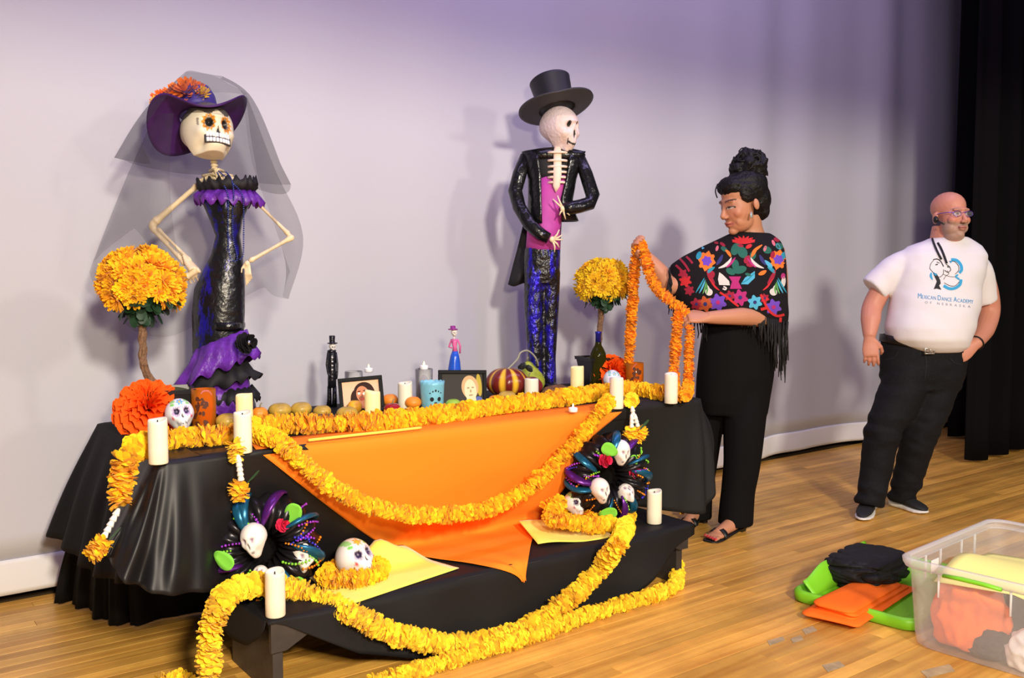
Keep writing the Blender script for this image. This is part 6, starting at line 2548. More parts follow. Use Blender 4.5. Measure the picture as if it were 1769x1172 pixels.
def text_on(bvh_, words_, y0, y1, x0, x1, h, m_, par, nm, big=1.25, gap=0.0):
    """Lettering laid on the cloth: words in capitals, their first letters larger; laid along the line (x0,y0)-(x1,y1) of the photograph's pixels."""
    runs = []
    for wi, wd in enumerate(words_):
        for li, ch in enumerate(wd):
            runs.append((ch, big if li == 0 else 1.0))
        runs.append((' ', 1.0))
    runs.pop()
    glyphs = []
    x = 0.0
    for ch, s in runs:
        if ch == ' ':
            x += 0.32 + gap
            continue
        cu = bpy.data.curves.new('t', 'FONT')
        cu.body = ch
        cu.size = 1.0
        cu.resolution_u = 3
        o_ = bpy.data.objects.new('t', cu)
        me_ = bpy.data.meshes.new_from_object(o_)
        vs_ = [v.co.copy() for v in me_.vertices]
        fs_ = [tuple(p.vertices) for p in me_.polygons]
        bpy.data.objects.remove(o_)
        bpy.data.curves.remove(cu)
        bpy.data.meshes.remove(me_)
        xmin, xmax = min(v.x for v in vs_), max(v.x for v in vs_)
        glyphs.append(([(x + (v.x - xmin) * s * 0.92, v.y * s) for v in vs_], fs_))
        x += (xmax - xmin) * s * 0.92 + 0.10 + gap
    tot = x - 0.10 - gap
    bm_ = bmesh.new()
    for vs_, fs_ in glyphs:
        out = []
        for a, b in vs_:
            f = a / tot
            p = project(bvh_, lerp(x0, x1, f), lerp(y0, y1, f) - b / 0.72 * h, 0.0022)
            out.append(bm_.verts.new(p) if p is not None else None)
        for f in fs_:
            if all(out[i] for i in f):
                try:
                    bm_.faces.new([out[i] for i in f])
                except ValueError:
                    pass
    obj(nm, bm_, m_, par)


text_on(bvh, ['MEXICAN', 'DANCE', 'ACADEMY'], 515.5, 525.0, 1586, 1681, 6.6, mat('print_text_blue', (0.05, 0.30, 0.58), 0.7), shirt, 'lettering', 1.38)
text_on(bvh, ['OF', 'NEBRASKA'], 524.5, 532.0, 1598, 1676, 4.2, M_PGREY, shirt, 'lettering', 1.0, gap=0.45)

# belt, cords, glasses, ear piece, wristband
bm = bmesh.new()
rows = body_rows(DM, [(590, 1522, 1669, .150, 0.0), (603, 1521, 1670, .153, 0.0)], n=40, p=2.2)
for r in rows:
    for j, p in enumerate(r):
        p.z += 0.045 * max(0, -(p - M_(1596, 600)).dot(RGT) / 0.2) - 0.012
rows2 = [[p + (p - sum(r, V((0, 0, 0))) / len(r)).normalized() * -0.006 for p in r] for r in rows]
loft(bm, [rows2[0], rows[0], rows[1], rows2[1]], cap=False)
obj('belt', bm, mat('black_leather', (0.008, 0.008, 0.009), 0.35), man)
bm = bmesh.new()
c = M_(1606, 607, .175)
for dx, dz, sx, sz in ((0, .013, .05, .006), (0, -.013, .05, .006), (-.024, 0, .006, .03), (.024, 0, .006, .03), (0.004, 0, .004, .026)):
    box(bm, c + RGT * dx + V((0, 0, dz)), (sx, .006, sz), Matrix.Rotation(-YAW, 3, 'Z'), bev=0.0012)
obj('buckle', bm, mat('steel', (0.55, 0.53, 0.50), 0.3, metal=1.0), man)
bm = bmesh.new()
for a_ in ([(1611, 414), (1614, 424), (1620, 438), (1626, 449)], [(1620, 421), (1625, 430), (1630, 442), (1635, 456)]):
    pts = [project(bvh, x, y, 0.006) or M_(x, y, .09) for x, y in a_]
    tube(bm, spline(pts, 5), 0.0055, 8)
obj('neck_cord', bm, mat('black_cord', (0.01, 0.01, 0.012), 0.6), man, label='two black cords hanging from the neck')
bm = bmesh.new()
Hl = lambda x, y, z: hc + Mh @ (V((x, y, z)) * KH)
for s in (-1, 1):
    tube(bm, [Hl(s * .034 + .024 * math.cos(a), -.100 + .006 * abs(math.cos(a)), .004 + .014 * math.sin(a)) for a in np.linspace(0, 2 * PI, 21)], 0.0016, 6, cap=False)
    tube(bm, [Hl(s * .058, -.094, .010), Hl(s * .072, -.06, .012), Hl(s * .080, -.01, .010), Hl(s * .082, .012, .004)], 0.0022, 6)
tube(bm, [Hl(-.010, -.103, .008), Hl(0, -.106, .011), Hl(.010, -.103, .008)], 0.0018, 6)
gl = obj('eyeglasses', bm, mat('metal_painted_reflection', (0.16, 0.09, 0.50), 0.25, metal=0.7), man)  # purple reflection on the frames, given as their metal colour
bm = bmesh.new()
for s in (-1, 1):
    vs_ = [bm.verts.new(Hl(s * .034 + .023 * math.cos(a), -.100 + .006 * abs(math.cos(a)), .004 + .0135 * math.sin(a))) for a in np.linspace(0, 2 * PI, 21)[:-1]]
    bm.faces.new(vs_)
obj('lens', bm, glass_mat('spectacle_lens', (0.96, 0.96, 0.98), 0.04), gl)
bm = bmesh.new()
ell(bm, Hl(-.086, -.002, -.018), (.012, .016, .02), Mh)
tube(bm, [Hl(-.086, -.012, -.024), Hl(-.080, -.03, -.036), Hl(-.074, -.05, -.045)], [.006, .005, .004], 8)
obj('earpiece', bm, mat('black_plastic', (0.01, 0.01, 0.01), 0.4), man, label='black headset at the ear')
bm = bmesh.new()
ax = (wr_r - M_(1700, 570, -.03)).normalized()
u = ax.orthogonal().normalized()
v_ = ax.cross(u)
c = wr_r.lerp(M_(1700, 570, -.03), 0.12)
tube(bm, [c + (u * math.cos(a) + v_ * math.sin(a)) * 0.0415 for a in np.linspace(0, 2 * PI, 25)], 0.004, 8, cap=False)
obj('wristband', bm, mat('black_rubber', (0.008, 0.008, 0.008), 0.5), man)


# sneakers
def sneaker(heel, toe, h, nm_label):
    f = V(toe) - V(heel)
    L_ = f.length
    f.normalize()
    sd = V((f.y, -f.x, 0))
    W_ = lambda x, y, z: V(heel) + f * (x * L_) + sd * y + V((0, 0, z))
    prof = [(-.02, .026), (.02, .034), (.12, .040), (.30, .037), (.45, .039), (.62, .048), (.80, .050), (.92, .040), (1.0, .022), (1.02, .008)]
    bm_ = bmesh.new()
    rings = []
    for x, hw in prof:
        z0 = 0.0 if x < 0.85 else 0.010 * (x - 0.85) / 0.17
        zt = 0.030 - 0.008 * sm(.3, 1, x) + 0.006 * sm(.2, 0, x)
        rings.append([W_(x, hw * math.copysign(abs(math.cos(a)) ** 0.6, math.cos(a)), z0 + (zt - z0) * (0.5 + 0.5 * math.copysign(abs(math.sin(a)) ** 0.6, math.sin(a)))) for a in np.linspace(0, 2 * PI, 17)[:-1]])
    loft(bm_, rings)
    sh = obj('sneaker', fuse(bm_, 0.004, 2), mat('white_sole', (0.72, 0.70, 0.66), 0.6), man, label='white sole')
    sh.name = 'sneaker'
    bm_ = bmesh.new()
    rings = []
    for x, hw, zt in ((-.01, .024, .080), (.05, .033, .105), (.15, .037, .112), (.28, .036, .105), (.40, .037, .090), (.55, .042, .074), (.70, .046, .062), (.85, .042, .052), (.95, .030, .042), (1.0, .012, .030)):
        rings.append([W_(x, hw * math.cos(a), 0.020 + (zt - 0.020) * (0.5 + 0.5 * math.sin(a))) for a in np.linspace(0, 2 * PI, 19)[:-1]])
    loft(bm_, rings)
    obj('upper', bm_, mat('black_knit', (0.012, 0.012, 0.013), 0.7, bump=0.2, bscale=200), sh)
    bm_ = bmesh.new()
    for k in range(4):
        x = .34 + k * .075
        z = interp([.28, .40, .55, .70], [.107, .092, .076, .064], x)
        tube(bm_, [W_(x, -.024, z - .010), W_(x + .012, 0, z + .002), W_(x, .024, z - .010)], .0035, 6)
    obj('laces', bm_, mat('grey_lace', (0.05, 0.05, 0.055), 0.7), sh)


sneaker(at_z(1508, 872, 0), at_z(1489, 902, 0), 0.1, '')
sneaker(at_z(1541, 873, 0), at_z(1600, 890, 0), 0.1, '')

# ------------------------------------------------------------------ the woman holding the garland
DW = 4.73


def W_(px, py, w_=0.0):
    return at_d(px, py, DW - w_)


base = at_z(1250, 922, 0)
woman = thing('person', 'dark-haired woman with a high bun and embroidered black poncho holding up a garland', 'person', base)
hc = W_(1283, 352, 0.02)
Mh = faceM(-70, -15, 0)
KH = 1.22
bm = bmesh.new()
head_shapes(bm, hc, Mh, KH, True)
limb(bm, [W_(1292, 372, -.02), W_(1296, 395, -.03), W_(1298, 420, -.04)], [.062, .062, .085], 18)
loft(bm, body_rows(DW, [(405, 1275, 1322, .05, -.03), (418, 1245, 1346, .075, -.03), (440, 1240, 1350, .10, -.02), (500, 1232, 1340, .11, 0), (560, 1222, 1332, .11, 0), (600, 1215, 1330, .12, 0), (640, 1220, 1325, .11, 0)]))
# raised arm
w1 = W_(1117, 443, .10)
limb(bm, [W_(1252, 430, -.02), W_(1205, 468, .02), W_(1160, 494, .07), W_(1140, 470, .09), w1], [.060, .052, .046, .043, .028], 16)
hand(bm, w1, at_d(1100, 424, DW - .13) - w1, RGT * 0.8 - FWD * 0.4 + V((0, 0, -.2)), -FWD * 0.8 + V((0, 0, .3)) - RGT * .3, 0.20, 0.95, 0.8, 0.05)
# lower arm, across the front
w2 = W_(1222, 549, .26)
limb(bm, [W_(1335, 432, -.03), W_(1343, 490, .0), W_(1336, 545, .07), W_(1280, 547, .20), w2], [.060, .054, .048, .044, .029], 16)
hand(bm, w2, -RGT * 0.95 - FWD * 0.15 + V((0, 0, .05)), FWD * 0.55 + V((0, 0, -.75)), V((0, 0, .75)) - FWD * 0.5 - RGT * .3, 0.20, 0.72, 0.7, 0.06)
# legs
limb(bm, [W_(1245, 620, -.05), W_(1224, 720, -.10), W_(1214, 800, -.12), W_(1211, 893, -.14)], [.09, .065, .055, .036])
limb(bm, [W_(1295, 620, 0), W_(1284, 750, .03), W_(1278, 830, .03), W_(1274, 905, .03)], [.10, .07, .058, .038])
# feet on raised heels: front foot and the other one half hidden by the table


def foot(heel, ball, toes, k=1.0):
    f = (V(ball) - V(heel))
    fl_ = V((f.x, f.y, 0)).normalized()
    sd = V((fl_.y, -fl_.x, 0))
    limb(bm, [V(heel) + V((0, 0, .03)), V(heel).lerp(V(ball), 0.45) + V((0, 0, .022)), V(ball) + V((0, 0, .004))], [.034 * k, .034 * k, .024 * k], 14)
    ell(bm, V(ball), (.046 * k, .040 * k, .018 * k), Matrix.Rotation(math.atan2(fl_.y, fl_.x), 3, 'Z'))
    for i in range(5):
        p = V(ball) + sd * ((i - 2) * .0175 * k) + fl_ * (.030 * k)
        tube(bm, [p, p + fl_ * (.022 - .003 * abs(i - 1)) * k + V((0, 0, -.002)), p + fl_ * (.036 - .005 * i) * k + V((0, 0, -.005))], [.0095 * k, .0090 * k, .0075 * k], 8)
    return fl_, sd


heel_a, ball_a = W_(1278, 908, .03), at_z(1238, 925, 0.022)
fa, sa = foot(heel_a, ball_a, None, 1.05)
heel_b, ball_b = W_(1212, 886, -.14), at_z(1187, 904, 0.022)
fb, sb = foot(heel_b, ball_b, None, 1.05)
me = fuse(bm, 0.0042, 3)
hcw, Mhw = hc, Mh
toes = [(ball_a + sa * ((i - 2) * .0184) + fa * (.031 + .034 - .005 * i)) for i in range(5)] + [(ball_b + sb * ((i - 2) * .0184) + fb * (.031 + .034 - .005 * i)) for i in range(5)]


def wpaint(co):
    c_ = face_paint(co, hcw, Mhw, KH, (0.52, 0.235, 0.135), dict(cheek=(0.55, 0.18, 0.12), lips=(0.42, 0.09, 0.09), lid=(0.20, 0.08, 0.06), iris=(0.03, 0.015, 0.01), brow=(0.025, 0.015, 0.012), look=-0.002, lash=1.0, brw=0.0036, eyez=-.001, eyeh=.0034, lashz=.0035, arch=.0055))
    for p in toes:
        d = np.linalg.norm(co - np.array(p), axis=1)
        c_[d < 0.0085] = (0.60, 0.05, 0.07)
    return c_


paint(me, wpaint)
obj('body', me, skin_mat('woman_skin'), woman)

# hair: cap, bun, loose curls
M_HAIR = mat('black_hair', (0.006, 0.005, 0.005), 0.5, bump=0.4, bscale=70, spec=0.3)
Hl = lambda x, y, z: hc + Mh @ (V((x, y, z)) * KH)
bm = bmesh.new()
ell(bm, Hl(0, .030, .058), (.086 * KH, .094 * KH, .084 * KH), Mh)
ell(bm, Hl(0, .062, .010), (.072 * KH, .066 * KH, .075 * KH), Mh)
ell(bm, Hl(0, -.040, .082), (.066 * KH, .052 * KH, .042 * KH), Mh)
for s in (-1, 1):
    ell(bm, Hl(s * .066, -.012, .045), (.018 * KH, .034 * KH, .042 * KH), Mh)
ell(bm, Hl(0, .075, -.045), (.05 * KH, .035 * KH, .045 * KH), Mh)
me = fuse(bm, 0.007, 4)
def comb(p):
    q = Mhw.transposed() @ (p - hcw)
    return 0.0022 * math.sin(34 * math.atan2(q.x, q.z + 0.05 + q.y) + 20 * q.y) + 0.003 * noise.noise(p * 25)


displace(me, comb)
hair = obj('hair', me, M_HAIR, woman)
bm = bmesh.new()
bc = W_(1294, 288, -.01)
ell(bm, bc, (.086, .085, .092), sub=4)
ell(bm, W_(1290, 306, 0), (.080, .08, .045), sub=4)
ell(bm, W_(1308, 290, 0), (.050, .06, .060), sub=3)
ell(bm, W_(1278, 292, .01), (.048, .06, .050), sub=3)
ell(bm, W_(1296, 272, .01), (.055, .05, .045), sub=3)
me = fuse(bm, 0.008, 2)
displace(me, lambda p: 0.026 * noise.noise(p * 19) + 0.014 * noise.noise(p * 48))
rr = random.Random(9)
b2 = bmesh.new()
b2.from_mesh(me)
for k in range(46):
    d = V((rr.uniform(-1, 1), rr.uniform(-1, 1), rr.uniform(-.6, 1))).normalized()
    c = bc + V((d.x * .078, d.y * .075, d.z * .075))
    u = d.orthogonal().normalized()
    v_ = d.cross(u)
    a0, s_ = rr.random() * 6, rr.uniform(.015, .028)
    tube(b2, [c + (u * math.cos(a0 + i * .55) + v_ * math.sin(a0 + i * .55)) * s_ + d * (0.010 * math.sin(i * .4)) for i in range(10)], [0.0055 * (1 - abs(i - 4.5) / 7) for i in range(10)], 6)
obj('bun', b2, M_HAIR, hair, label='loose curly bun on top')
bm = bmesh.new()
for pts in ([(1318, 300, .0), (1322, 308, .0), (1318, 314, .0)], [(1318, 292, .0), (1325, 296, .0), (1326, 304, .0)], [(1276, 262, .0), (1282, 256, .0), (1290, 258, .0)], [(1300, 257, .0), (1308, 262, 0.0), (1314, 259, .0)], [(1240, 318, .06), (1236, 330, .07), (1239, 342, .08)]):
    tube(bm, spline([W_(*p) for p in pts], 5), 0.0035, 6)
obj('loose_curl', bm, M_HAIR, hair, kind='stuff')

# earrings
bm = bmesh.new()
tube(bm, [W_(1298, 366, .115), W_(1298, 370, .118), W_(1298, 376, .118)], [.003, .007, .009], 10, flat=.5)
obj('earring', bm, mat('pale_blue_earring', (0.45, 0.62, 0.66), 0.25, metal=0.4), woman)

# trousers
bm = bmesh.new()
loft(bm, body_rows(DW, [(545, 1218, 1336, .12, 0), (575, 1212, 1338, .135, 0), (610, 1207, 1338, .145, 0), (650, 1204, 1335, .145, 0), (690, 1203, 1328, .13, 0), (715, 1208, 1324, .11, 0)], p=2.3))
limb(bm, [W_(1240, 660, -.03), W_(1225, 730, -.07), W_(1217, 800, -.10), W_(1211, 850, -.12), W_(1210, 896, -.13)], [.095, .078, .068, .060, .060], 20)
limb(bm, [W_(1290, 660, .01), W_(1285, 730, .03), W_(1281, 800, .035), W_(1275, 850, .035), W_(1271, 906, .035)], [.120, .108, .094, .085, .090], 22)
me = fuse(bm, 0.009, 4)
displace(me, lambda p: 0.008 * noise.noise(V((p.x * 12, p.y * 12, p.z * 2.2))))
obj('trousers', me, mat('black_crepe_trousers', (0.0055, 0.005, 0.0055), 0.85, spec=0.12), woman)


# sandals
M_SANDAL = mat('black_sandal', (0.010, 0.010, 0.011), 0.4)
M_SOLE = mat('grey_insole', (0.10, 0.095, 0.09), 0.5)
for heel, ball, f, sd in ((heel_a, ball_a, fa, sa), (heel_b, ball_b, fb, sb)):
    bm = bmesh.new()
    P = []
    for q, hw in ((V(heel) - f * .035 + V((0, 0, -.004)), .024), (V(heel) + V((0, 0, -.008)), .032), (V(heel).lerp(V(ball), .5) + V((0, 0, -.014)), .034), (V(ball) + V((0, 0, -.018)), .046), (V(ball) + f * .05 + V((0, 0, -.019)), .044), (V(ball) + f * .078 + V((0, 0, -.018)), .024)):
        P.append([q + sd * (hw * u_) for u_ in (-1, -.5, 0, .5, 1)])
    grid(bm, P)
    sandal = obj('sandal', thick(bm, 0.006, 0), M_SANDAL, woman)
    bm = bmesh.new()
    c = V(heel) - f * .012
    z1 = c.z - 0.008
    loft(bm, [[V((c.x, c.y, z)) + f * (s_ * .9 * x) + sd * (s_ * y) for x, y in ((-1, -1), (1, -1), (1, 1), (-1, 1))] for z, s_ in ((0.001, .019), (z1 * .5, .020), (z1, .026))])
    obj('block_heel', bm, M_SANDAL, sandal, smooth=False)
    bm = bmesh.new()
    P = []
    for a in np.linspace(0.0, PI, 15):
        P.append([V(ball) - f * (.004 + .026 * s_) + sd * (.050 * math.cos(a)) + V((0, 0, -.012 + .040 * math.sin(a) + .006 * s_)) for s_ in (0, .5, 1)])
    grid(bm, P)
    obj('strap', thick(bm, 0.003), M_SANDAL, sandal)

# poncho
bm = bmesh.new()
loft(bm, body_rows(DW, [(403, 1264, 1330, .085, -.03), (408, 1252, 1338, .095, -.03), (416, 1234, 1348, .110, -.025), (428, 1210, 1353, .13, -.01), (444, 1180, 1356, .145, .0), (458, 1158, 1357, .155, .01), (480, 1154, 1358, .165, .02),
                                (505, 1157, 1359, .172, .03), (525, 1166, 1360, .176, .03), (540, 1182, 1361, .172, .02), (552, 1205, 1360, .16, .01), (562, 1222, 1358, .15, .0)], n=64, p=2.15))
me = fuse(bm, 0.009, 6)
displace(me, lambda p: 0.012 * noise.noise(V((p.x * 7, p.y * 7, p.z * 2.0))))
M_PONCHO = mat('black_wool', (0.012, 0.010, 0.012), 0.9, bump=0.3, bscale=160, spec=0.15)
poncho = obj('poncho', me, M_PONCHO, woman)
bvh = bvh_of(poncho)
# embroidery
EMB = {}


def emb(c_):
    if c_ not in EMB:
        EMB[c_] = bmesh.new()
    return EMB[c_]


XY = lambda x, y: (1060 + x / 3.662, 240 + y / 3.662)      # measured on an enlarged view of the photograph
PC = dict(red=(0.62, 0.020, 0.025), crimson=(0.34, 0.010, 0.035), orange=(0.90, 0.19, 0.02), purple=(0.16, 0.06, 0.52), teal=(0.02, 0.30, 0.42), cyan=(0.08, 0.44, 0.66), green=(0.015, 0.13, 0.09), mid_green=(0.12, 0.38, 0.10),
          white=(0.70, 0.66, 0.62), magenta=(0.45, 0.02, 0.17), navy=(0.03, 0.03, 0.16), pink=(0.72, 0.16, 0.22), rust=(0.50, 0.09, 0.02))


def fl_(c_, x, y, r, petals=6, amp=.22, rot=0.3, off=.0022, ry=None):
    a, b = XY(x, y)
    patch(emb(c_), bvh, a, b, r / 3.662, (ry or r) / 3.662, rot, petals, amp, off=off)


def st_(c_, pts, w_, taper=False, off=.0024):
    stroke(emb(c_), bvh, [XY(*p) for p in pts], w_ / 3.662, off, taper=taper)


def leaf_(c_, x, y, rx, ry, rot):
    a, b = XY(x, y)
    patch(emb(c_), bvh, a, b, rx / 3.662, ry / 3.662, rot, off=.0022)


# flowers
for x, y in ((590, 775), (1040, 765)):
    fl_('orange', x, y, 50, 8, .16, .2, .0020, 58)
    fl_('purple', x, y, 29, 6, .15, .2, .0032)
for c_, x, y, r in (('purple', 660, 1035, 48), ('magenta', 800, 1005, 45), ('cyan', 893, 1035, 40), ('purple', 1010, 1065, 44), ('rust', 580, 1045, 44), ('crimson', 525, 1045, 34), ('crimson', 955, 1010, 26), ('crimson', 735, 995, 30)):
    fl_(c_, x, y, r, 6, .22)
    fl_('navy' if c_ != 'purple' else 'magenta', x, y, r * .28, 0, 0, 0, .0034)
# top flower fan
for k in range(7):
    a = -PI * (k + .5) / 7
    st_('red', [(822, 655), (822 + 75 * math.cos(a), 650 + 35 * math.sin(a))], 16, True)
st_('red', [(752, 650), (822, 662), (892, 650)], 12)
leaf_('red', 855, 682, 22, 12, -.5)
leaf_('crimson', 800, 676, 22, 10, .3)
# two long-tailed birds facing the vase
for sgn, cx in ((1, 0), (-1, 1)):
    X = (lambda x: x) if cx == 0 else (lambda x: 1612 - x)
    st_('orange', [(X(708), 704), (X(728), 725), (X(742), 750)], 20, True)
    st_('white', [(X(746), 752), (X(728), 782), (X(700), 805), (X(662), 820)], 20, True)
    st_('magenta', [(X(770), 752), (X(740), 790), (X(712), 815)], 16, True)
    st_('navy', [(X(690), 735), (X(672), 770), (X(650), 800)], 24, True)
    st_('teal', [(X(640), 812), (X(610), 832), (X(596), 850)], 22, True)
    st_('crimson', [(X(590), 830), (X(612), 880), (X(640), 920)], 26, True)
    st_('red', [(X(605), 885), (X(640), 935), (X(670), 960)], 12, True)
    st_('cyan', [(X(560), 700), (X(575), 680), (X(580), 665)], 22, True)
    leaf_('pink', X(655), 695, 9, 18, .3)
    leaf_('teal', X(540), 740, 16, 26, .4)
    for k in range(5):
        st_(('teal', 'cyan', 'mid_green', 'mid_green', 'white')[k], [(X(575 + k * 5), 880 + k * 12), (X(548 + k * 15), 930 + k * 8), (X(520 + k * 22), 975 + k * 3)], 11, True)
    leaf_('white', X(603), 970, 24, 22, .6)
# extra bird shapes at centre
poly(emb('white'), bvh, [XY(*p) for p in ((668, 845), (690, 860), (730, 900), (735, 928), (668, 925), (660, 890))])
poly(emb('cyan'), bvh, [XY(*p) for p in ((892, 838), (893, 880), (850, 922), (805, 920), (830, 880))])
st_('teal', [(890, 850), (850, 890), (812, 912)], 8)
st_('cyan', [(955, 770), (985, 800), (1000, 820)], 26, True)
st_('orange', [(915, 860), (940, 850), (965, 835)], 26, True)
st_('orange', [(875, 720), (900, 700), (940, 672)], 18, True)
# vase and leaves
poly(emb('magenta'), bvh, [XY(*p) for p in ((728, 872), (805, 872), (790, 905), (812, 950), (735, 950), (748, 905))])
for x, y, rx, ry, rt in ((770, 700, 26, 40, .4), (815, 720, 30, 38, -.5), (740, 840, 32, 20, .5), (800, 830, 42, 24, -.3), (770, 800, 22, 34, 0), (850, 860, 20, 10, .3), (700, 700, 24, 14, .6), (880, 740, 20, 26, .2), (970, 705, 28, 22, .3), (1045, 680, 26, 20, .6)):
    leaf_('green', x, y, rx, ry, rt)
for x, y, rx, ry, rt in ((845, 765, 20, 28, .6), (860, 800, 22, 12, .2), (690, 670, 20, 10, .6), (1030, 640, 20, 12, .4), (1005, 735, 14, 24, .2), (620, 860, 20, 24, .2), (650, 660, 14, 8, .2)):
    leaf_('crimson', x, y, rx, ry, rt)
leaf_('pink', 1010, 660, 9, 20, -.4)
leaf_('white', 1072, 905, 14, 34, .1)
leaf_('magenta', 1070, 870, 14, 20, .1)
st_('white', [(695, 935), (712, 945), (705, 955), (690, 948)], 9)
# zigzag border
st_('red', [(672, 972), (715, 1000), (750, 1030), (790, 1060)], 13)
st_('red', [(930, 985), (955, 1040), (985, 1090), (1030, 1120), (1078, 1112)], 15)
st_('red', [(930, 1080), (965, 1070)], 18)
st_('red', [(975, 1020), (960, 1010)], 18)
st_('red', [(1055, 1130), (1052, 1160)], 16)
for p, q in (((420, 760), (480, 840)), ((395, 800), (470, 880)), ((440, 730), (500, 790))):
    st_('crimson', [p, ((p[0] + q[0]) / 2 + 5, (p[1] + q[1]) / 2), q], 14)
fl_('red', 455, 900, 34, 6, .25)
fl_('crimson', 480, 960, 28, 6, .25)
fl_('crimson', 440, 855, 26, 5, .25)
for c_, b_ in EMB.items():
    if len(b_.faces):
        obj('embroidery', b_, mat('thread_' + c_, PC[c_], 0.8, bump=0.4, bscale=350), poncho, label=c_.replace('_', ' ') + ' embroidery', kind='stuff')
# fringe
bm = bmesh.new()
rr = random.Random(4)


def strand(px, py, ln, w_):
    p = W_(px, py, w_)
    pts = [p]
    x = 0
    for k in range(4):
        x += rr.uniform(-2.0, 2.0)
        pts.append(W_(px + x, py + ln * (k + 1) / 4, w_ + rr.uniform(-.008, .008)))
    tube(bm, pts, [.0035, .0042, .0034, .0038, .0022], 5)


for k in range(34):
    px = 1268 + k * 2.7
    ln = interp([1268, 1300, 1325, 1345, 1362], [16, 26, 48, 90, 95], px) * rr.uniform(.75, 1.15)
    strand(px, interp([1268, 1300, 1360], [538, 544, 556], px), ln, interp([1268, 1340, 1362], [.215, .16, .04], px))
for k in range(26):
    px = 1325 + rr.random() * 38
    strand(px, 556, interp([1325, 1345, 1362], [40, 95, 60], px) * rr.uniform(.8, 1.1), rr.uniform(-.05, .12))
for k in range(20):
    py = 462 + k * 3.4
    strand(interp([460, 500, 530], [1157, 1156, 1168], py), py, rr.uniform(18, 34), rr.uniform(.12, .17))
for k in range(16):
    px = 1172 + k * 3.2
    strand(px, interp([1172, 1222], [532, 562], px), rr.uniform(20, 36), rr.uniform(.06, .12))
obj('fringe', bm, mat('black_fringe', (0.010, 0.009, 0.010), 0.8), poncho, kind='stuff')

# the held garland, from the back of the table up over her hands and down to the table end
zt = TZ + 0.04
hp = [at_d(1086, 628, 4.75), at_d(1090, 570, 4.70), at_d(1093, 520, 4.66), at_d(1096, 470, 4.62), at_d(1101, 430, 4.585), at_d(1108, 424, 4.56), at_d(1116, 450, 4.53), at_d(1124, 480, 4.50), at_d(1142, 507, 4.46), at_d(1166, 526, 4.42), at_d(1184, 540, 4.40)]
garland('orange marigold garland held up by the woman, draped over her raised hand', hp, 'o', 0.026, 0.86, 21, 0.003)
hp2 = [at_d(1172, 548, 4.40), at_d(1168, 580, 4.38), at_d(1166, 620, 4.35), at_d(1164, 655, 4.32), at_z(1163, 680, zt)]
garland('orange strand of the held garland hanging straight behind the end candle', hp2, 'o', 0.026, 0.86, 22, 0.003)
hp3 = [at_d(1191, 568, 4.44), at_d(1191, 600, 4.42), at_d(1189, 640, 4.38), at_d(1188, 668, 4.34), at_z(1186, 684, zt)]
garland('outermost orange garland strand hanging from her lower hand to the table end', hp3, 'o', 0.026, 0.80, 23, 0.003)

# ================================================================== storage tub, lid and cloths on the floor
M_GREENP = mat('green_plastic', (0.20, 0.60, 0.02), 0.38)
A = at_z(1563, 1115, 0)
ang = 0.075
U = V((math.cos(ang), math.sin(ang), 0))
Wd = V((math.sin(ang), -math.cos(ang), 0))
TL, TW, TH = 0.76, 0.47, 0.325
tc = A + U * (TL / 2) + Wd * (TW / 2)


def rrect(c, u, v, hx, hy, r, z, n=7):
    out = []
    for sx, sy, a0 in ((1, 1, 0), (-1, 1, PI / 2), (-1, -1, PI), (1, -1, 1.5 * PI)):
        for k in range(n):
            a = a0 + PI / 2 * k / (n - 1)
            out.append(c + u * (sx * (hx - r) + r * math.cos(a)) + v * (sy * (hy - r) + r * math.sin(a)) + V((0, 0, z)))
    return out


tub = thing('storage_tub', 'clear plastic storage tub full of folded cloths on the wooden floor', 'storage box', tc)
M_TUB = sheer('milky_plastic', (0.82, 0.84, 0.86), 0.20, 0.2, transl=0.25)
bm = bmesh.new()
prof = [(-.030, .002), (-.016, .012), (-.010, .05), (-.004, .15), (.004, .26), (.008, TH - .03), (.008, TH - .028)]
loft(bm, [rrect(tc, U, Wd, TL / 2 + d, TW / 2 + d, .055, z) for d, z in prof], cap=False)
vsb = [bm.verts.new(p) for p in rrect(tc, U, Wd, TL / 2 - .03, TW / 2 - .03, .055, .002)]
bm.faces.new(vsb)
obj('walls', thick(bm, 0.0022), M_TUB, tub)
bm = bmesh.new()
loft(bm, [rrect(tc, U, Wd, TL / 2 + d, TW / 2 + d, .06, z) for d, z in ((.006, TH - .034), (.020, TH - .034), (.026, TH - .020), (.028, TH - .004), (.024, TH), (.012, TH), (.006, TH - .008))], cap=False)
obj('rim', bm, sheer('milky_rim', (0.86, 0.88, 0.90), 0.55, 0.25, transl=0.4), tub)
bm = bmesh.new()
for f in (-.28, -.12, .12, .28):
    for s in (1, -1):
        box(bm, tc + U * (TL * f) + Wd * (s * (TW / 2 + .010)) + V((0, 0, TH - .075)), (.006, .008, .085), Matrix.Rotation(ang, 3, 'Z'))
for f in (-.25, .25):
    box(bm, tc - U * (TL / 2 + .010) + Wd * (TW * f) + V((0, 0, TH - .075)), (.008, .006, .085), Matrix.Rotation(ang, 3, 'Z'))
obj('rib', bm, sheer('milky_rib', (0.9, 0.9, 0.92), 0.5, 0.3), tub, kind='stuff')
bm = bmesh.new()
g0 = tc - U * (TL / 2 + .030) + Wd * .0 + V((0, 0, TH - .03))
tube(bm, [g0 - Wd * .095, g0 - Wd * .04 + V((0, 0, .003)), g0 + Wd * .04 + V((0, 0, .003)), g0 + Wd * .095], [.008, .0095, .0095, .008], 12, flat=.8)
obj('latch', bm, M_GREENP, tub, label='green plastic latch on the end wall')
bm = bmesh.new()
lc = tc - U * (TL / 2 - .004) - Wd * .10 + V((0, 0, TH - .075))
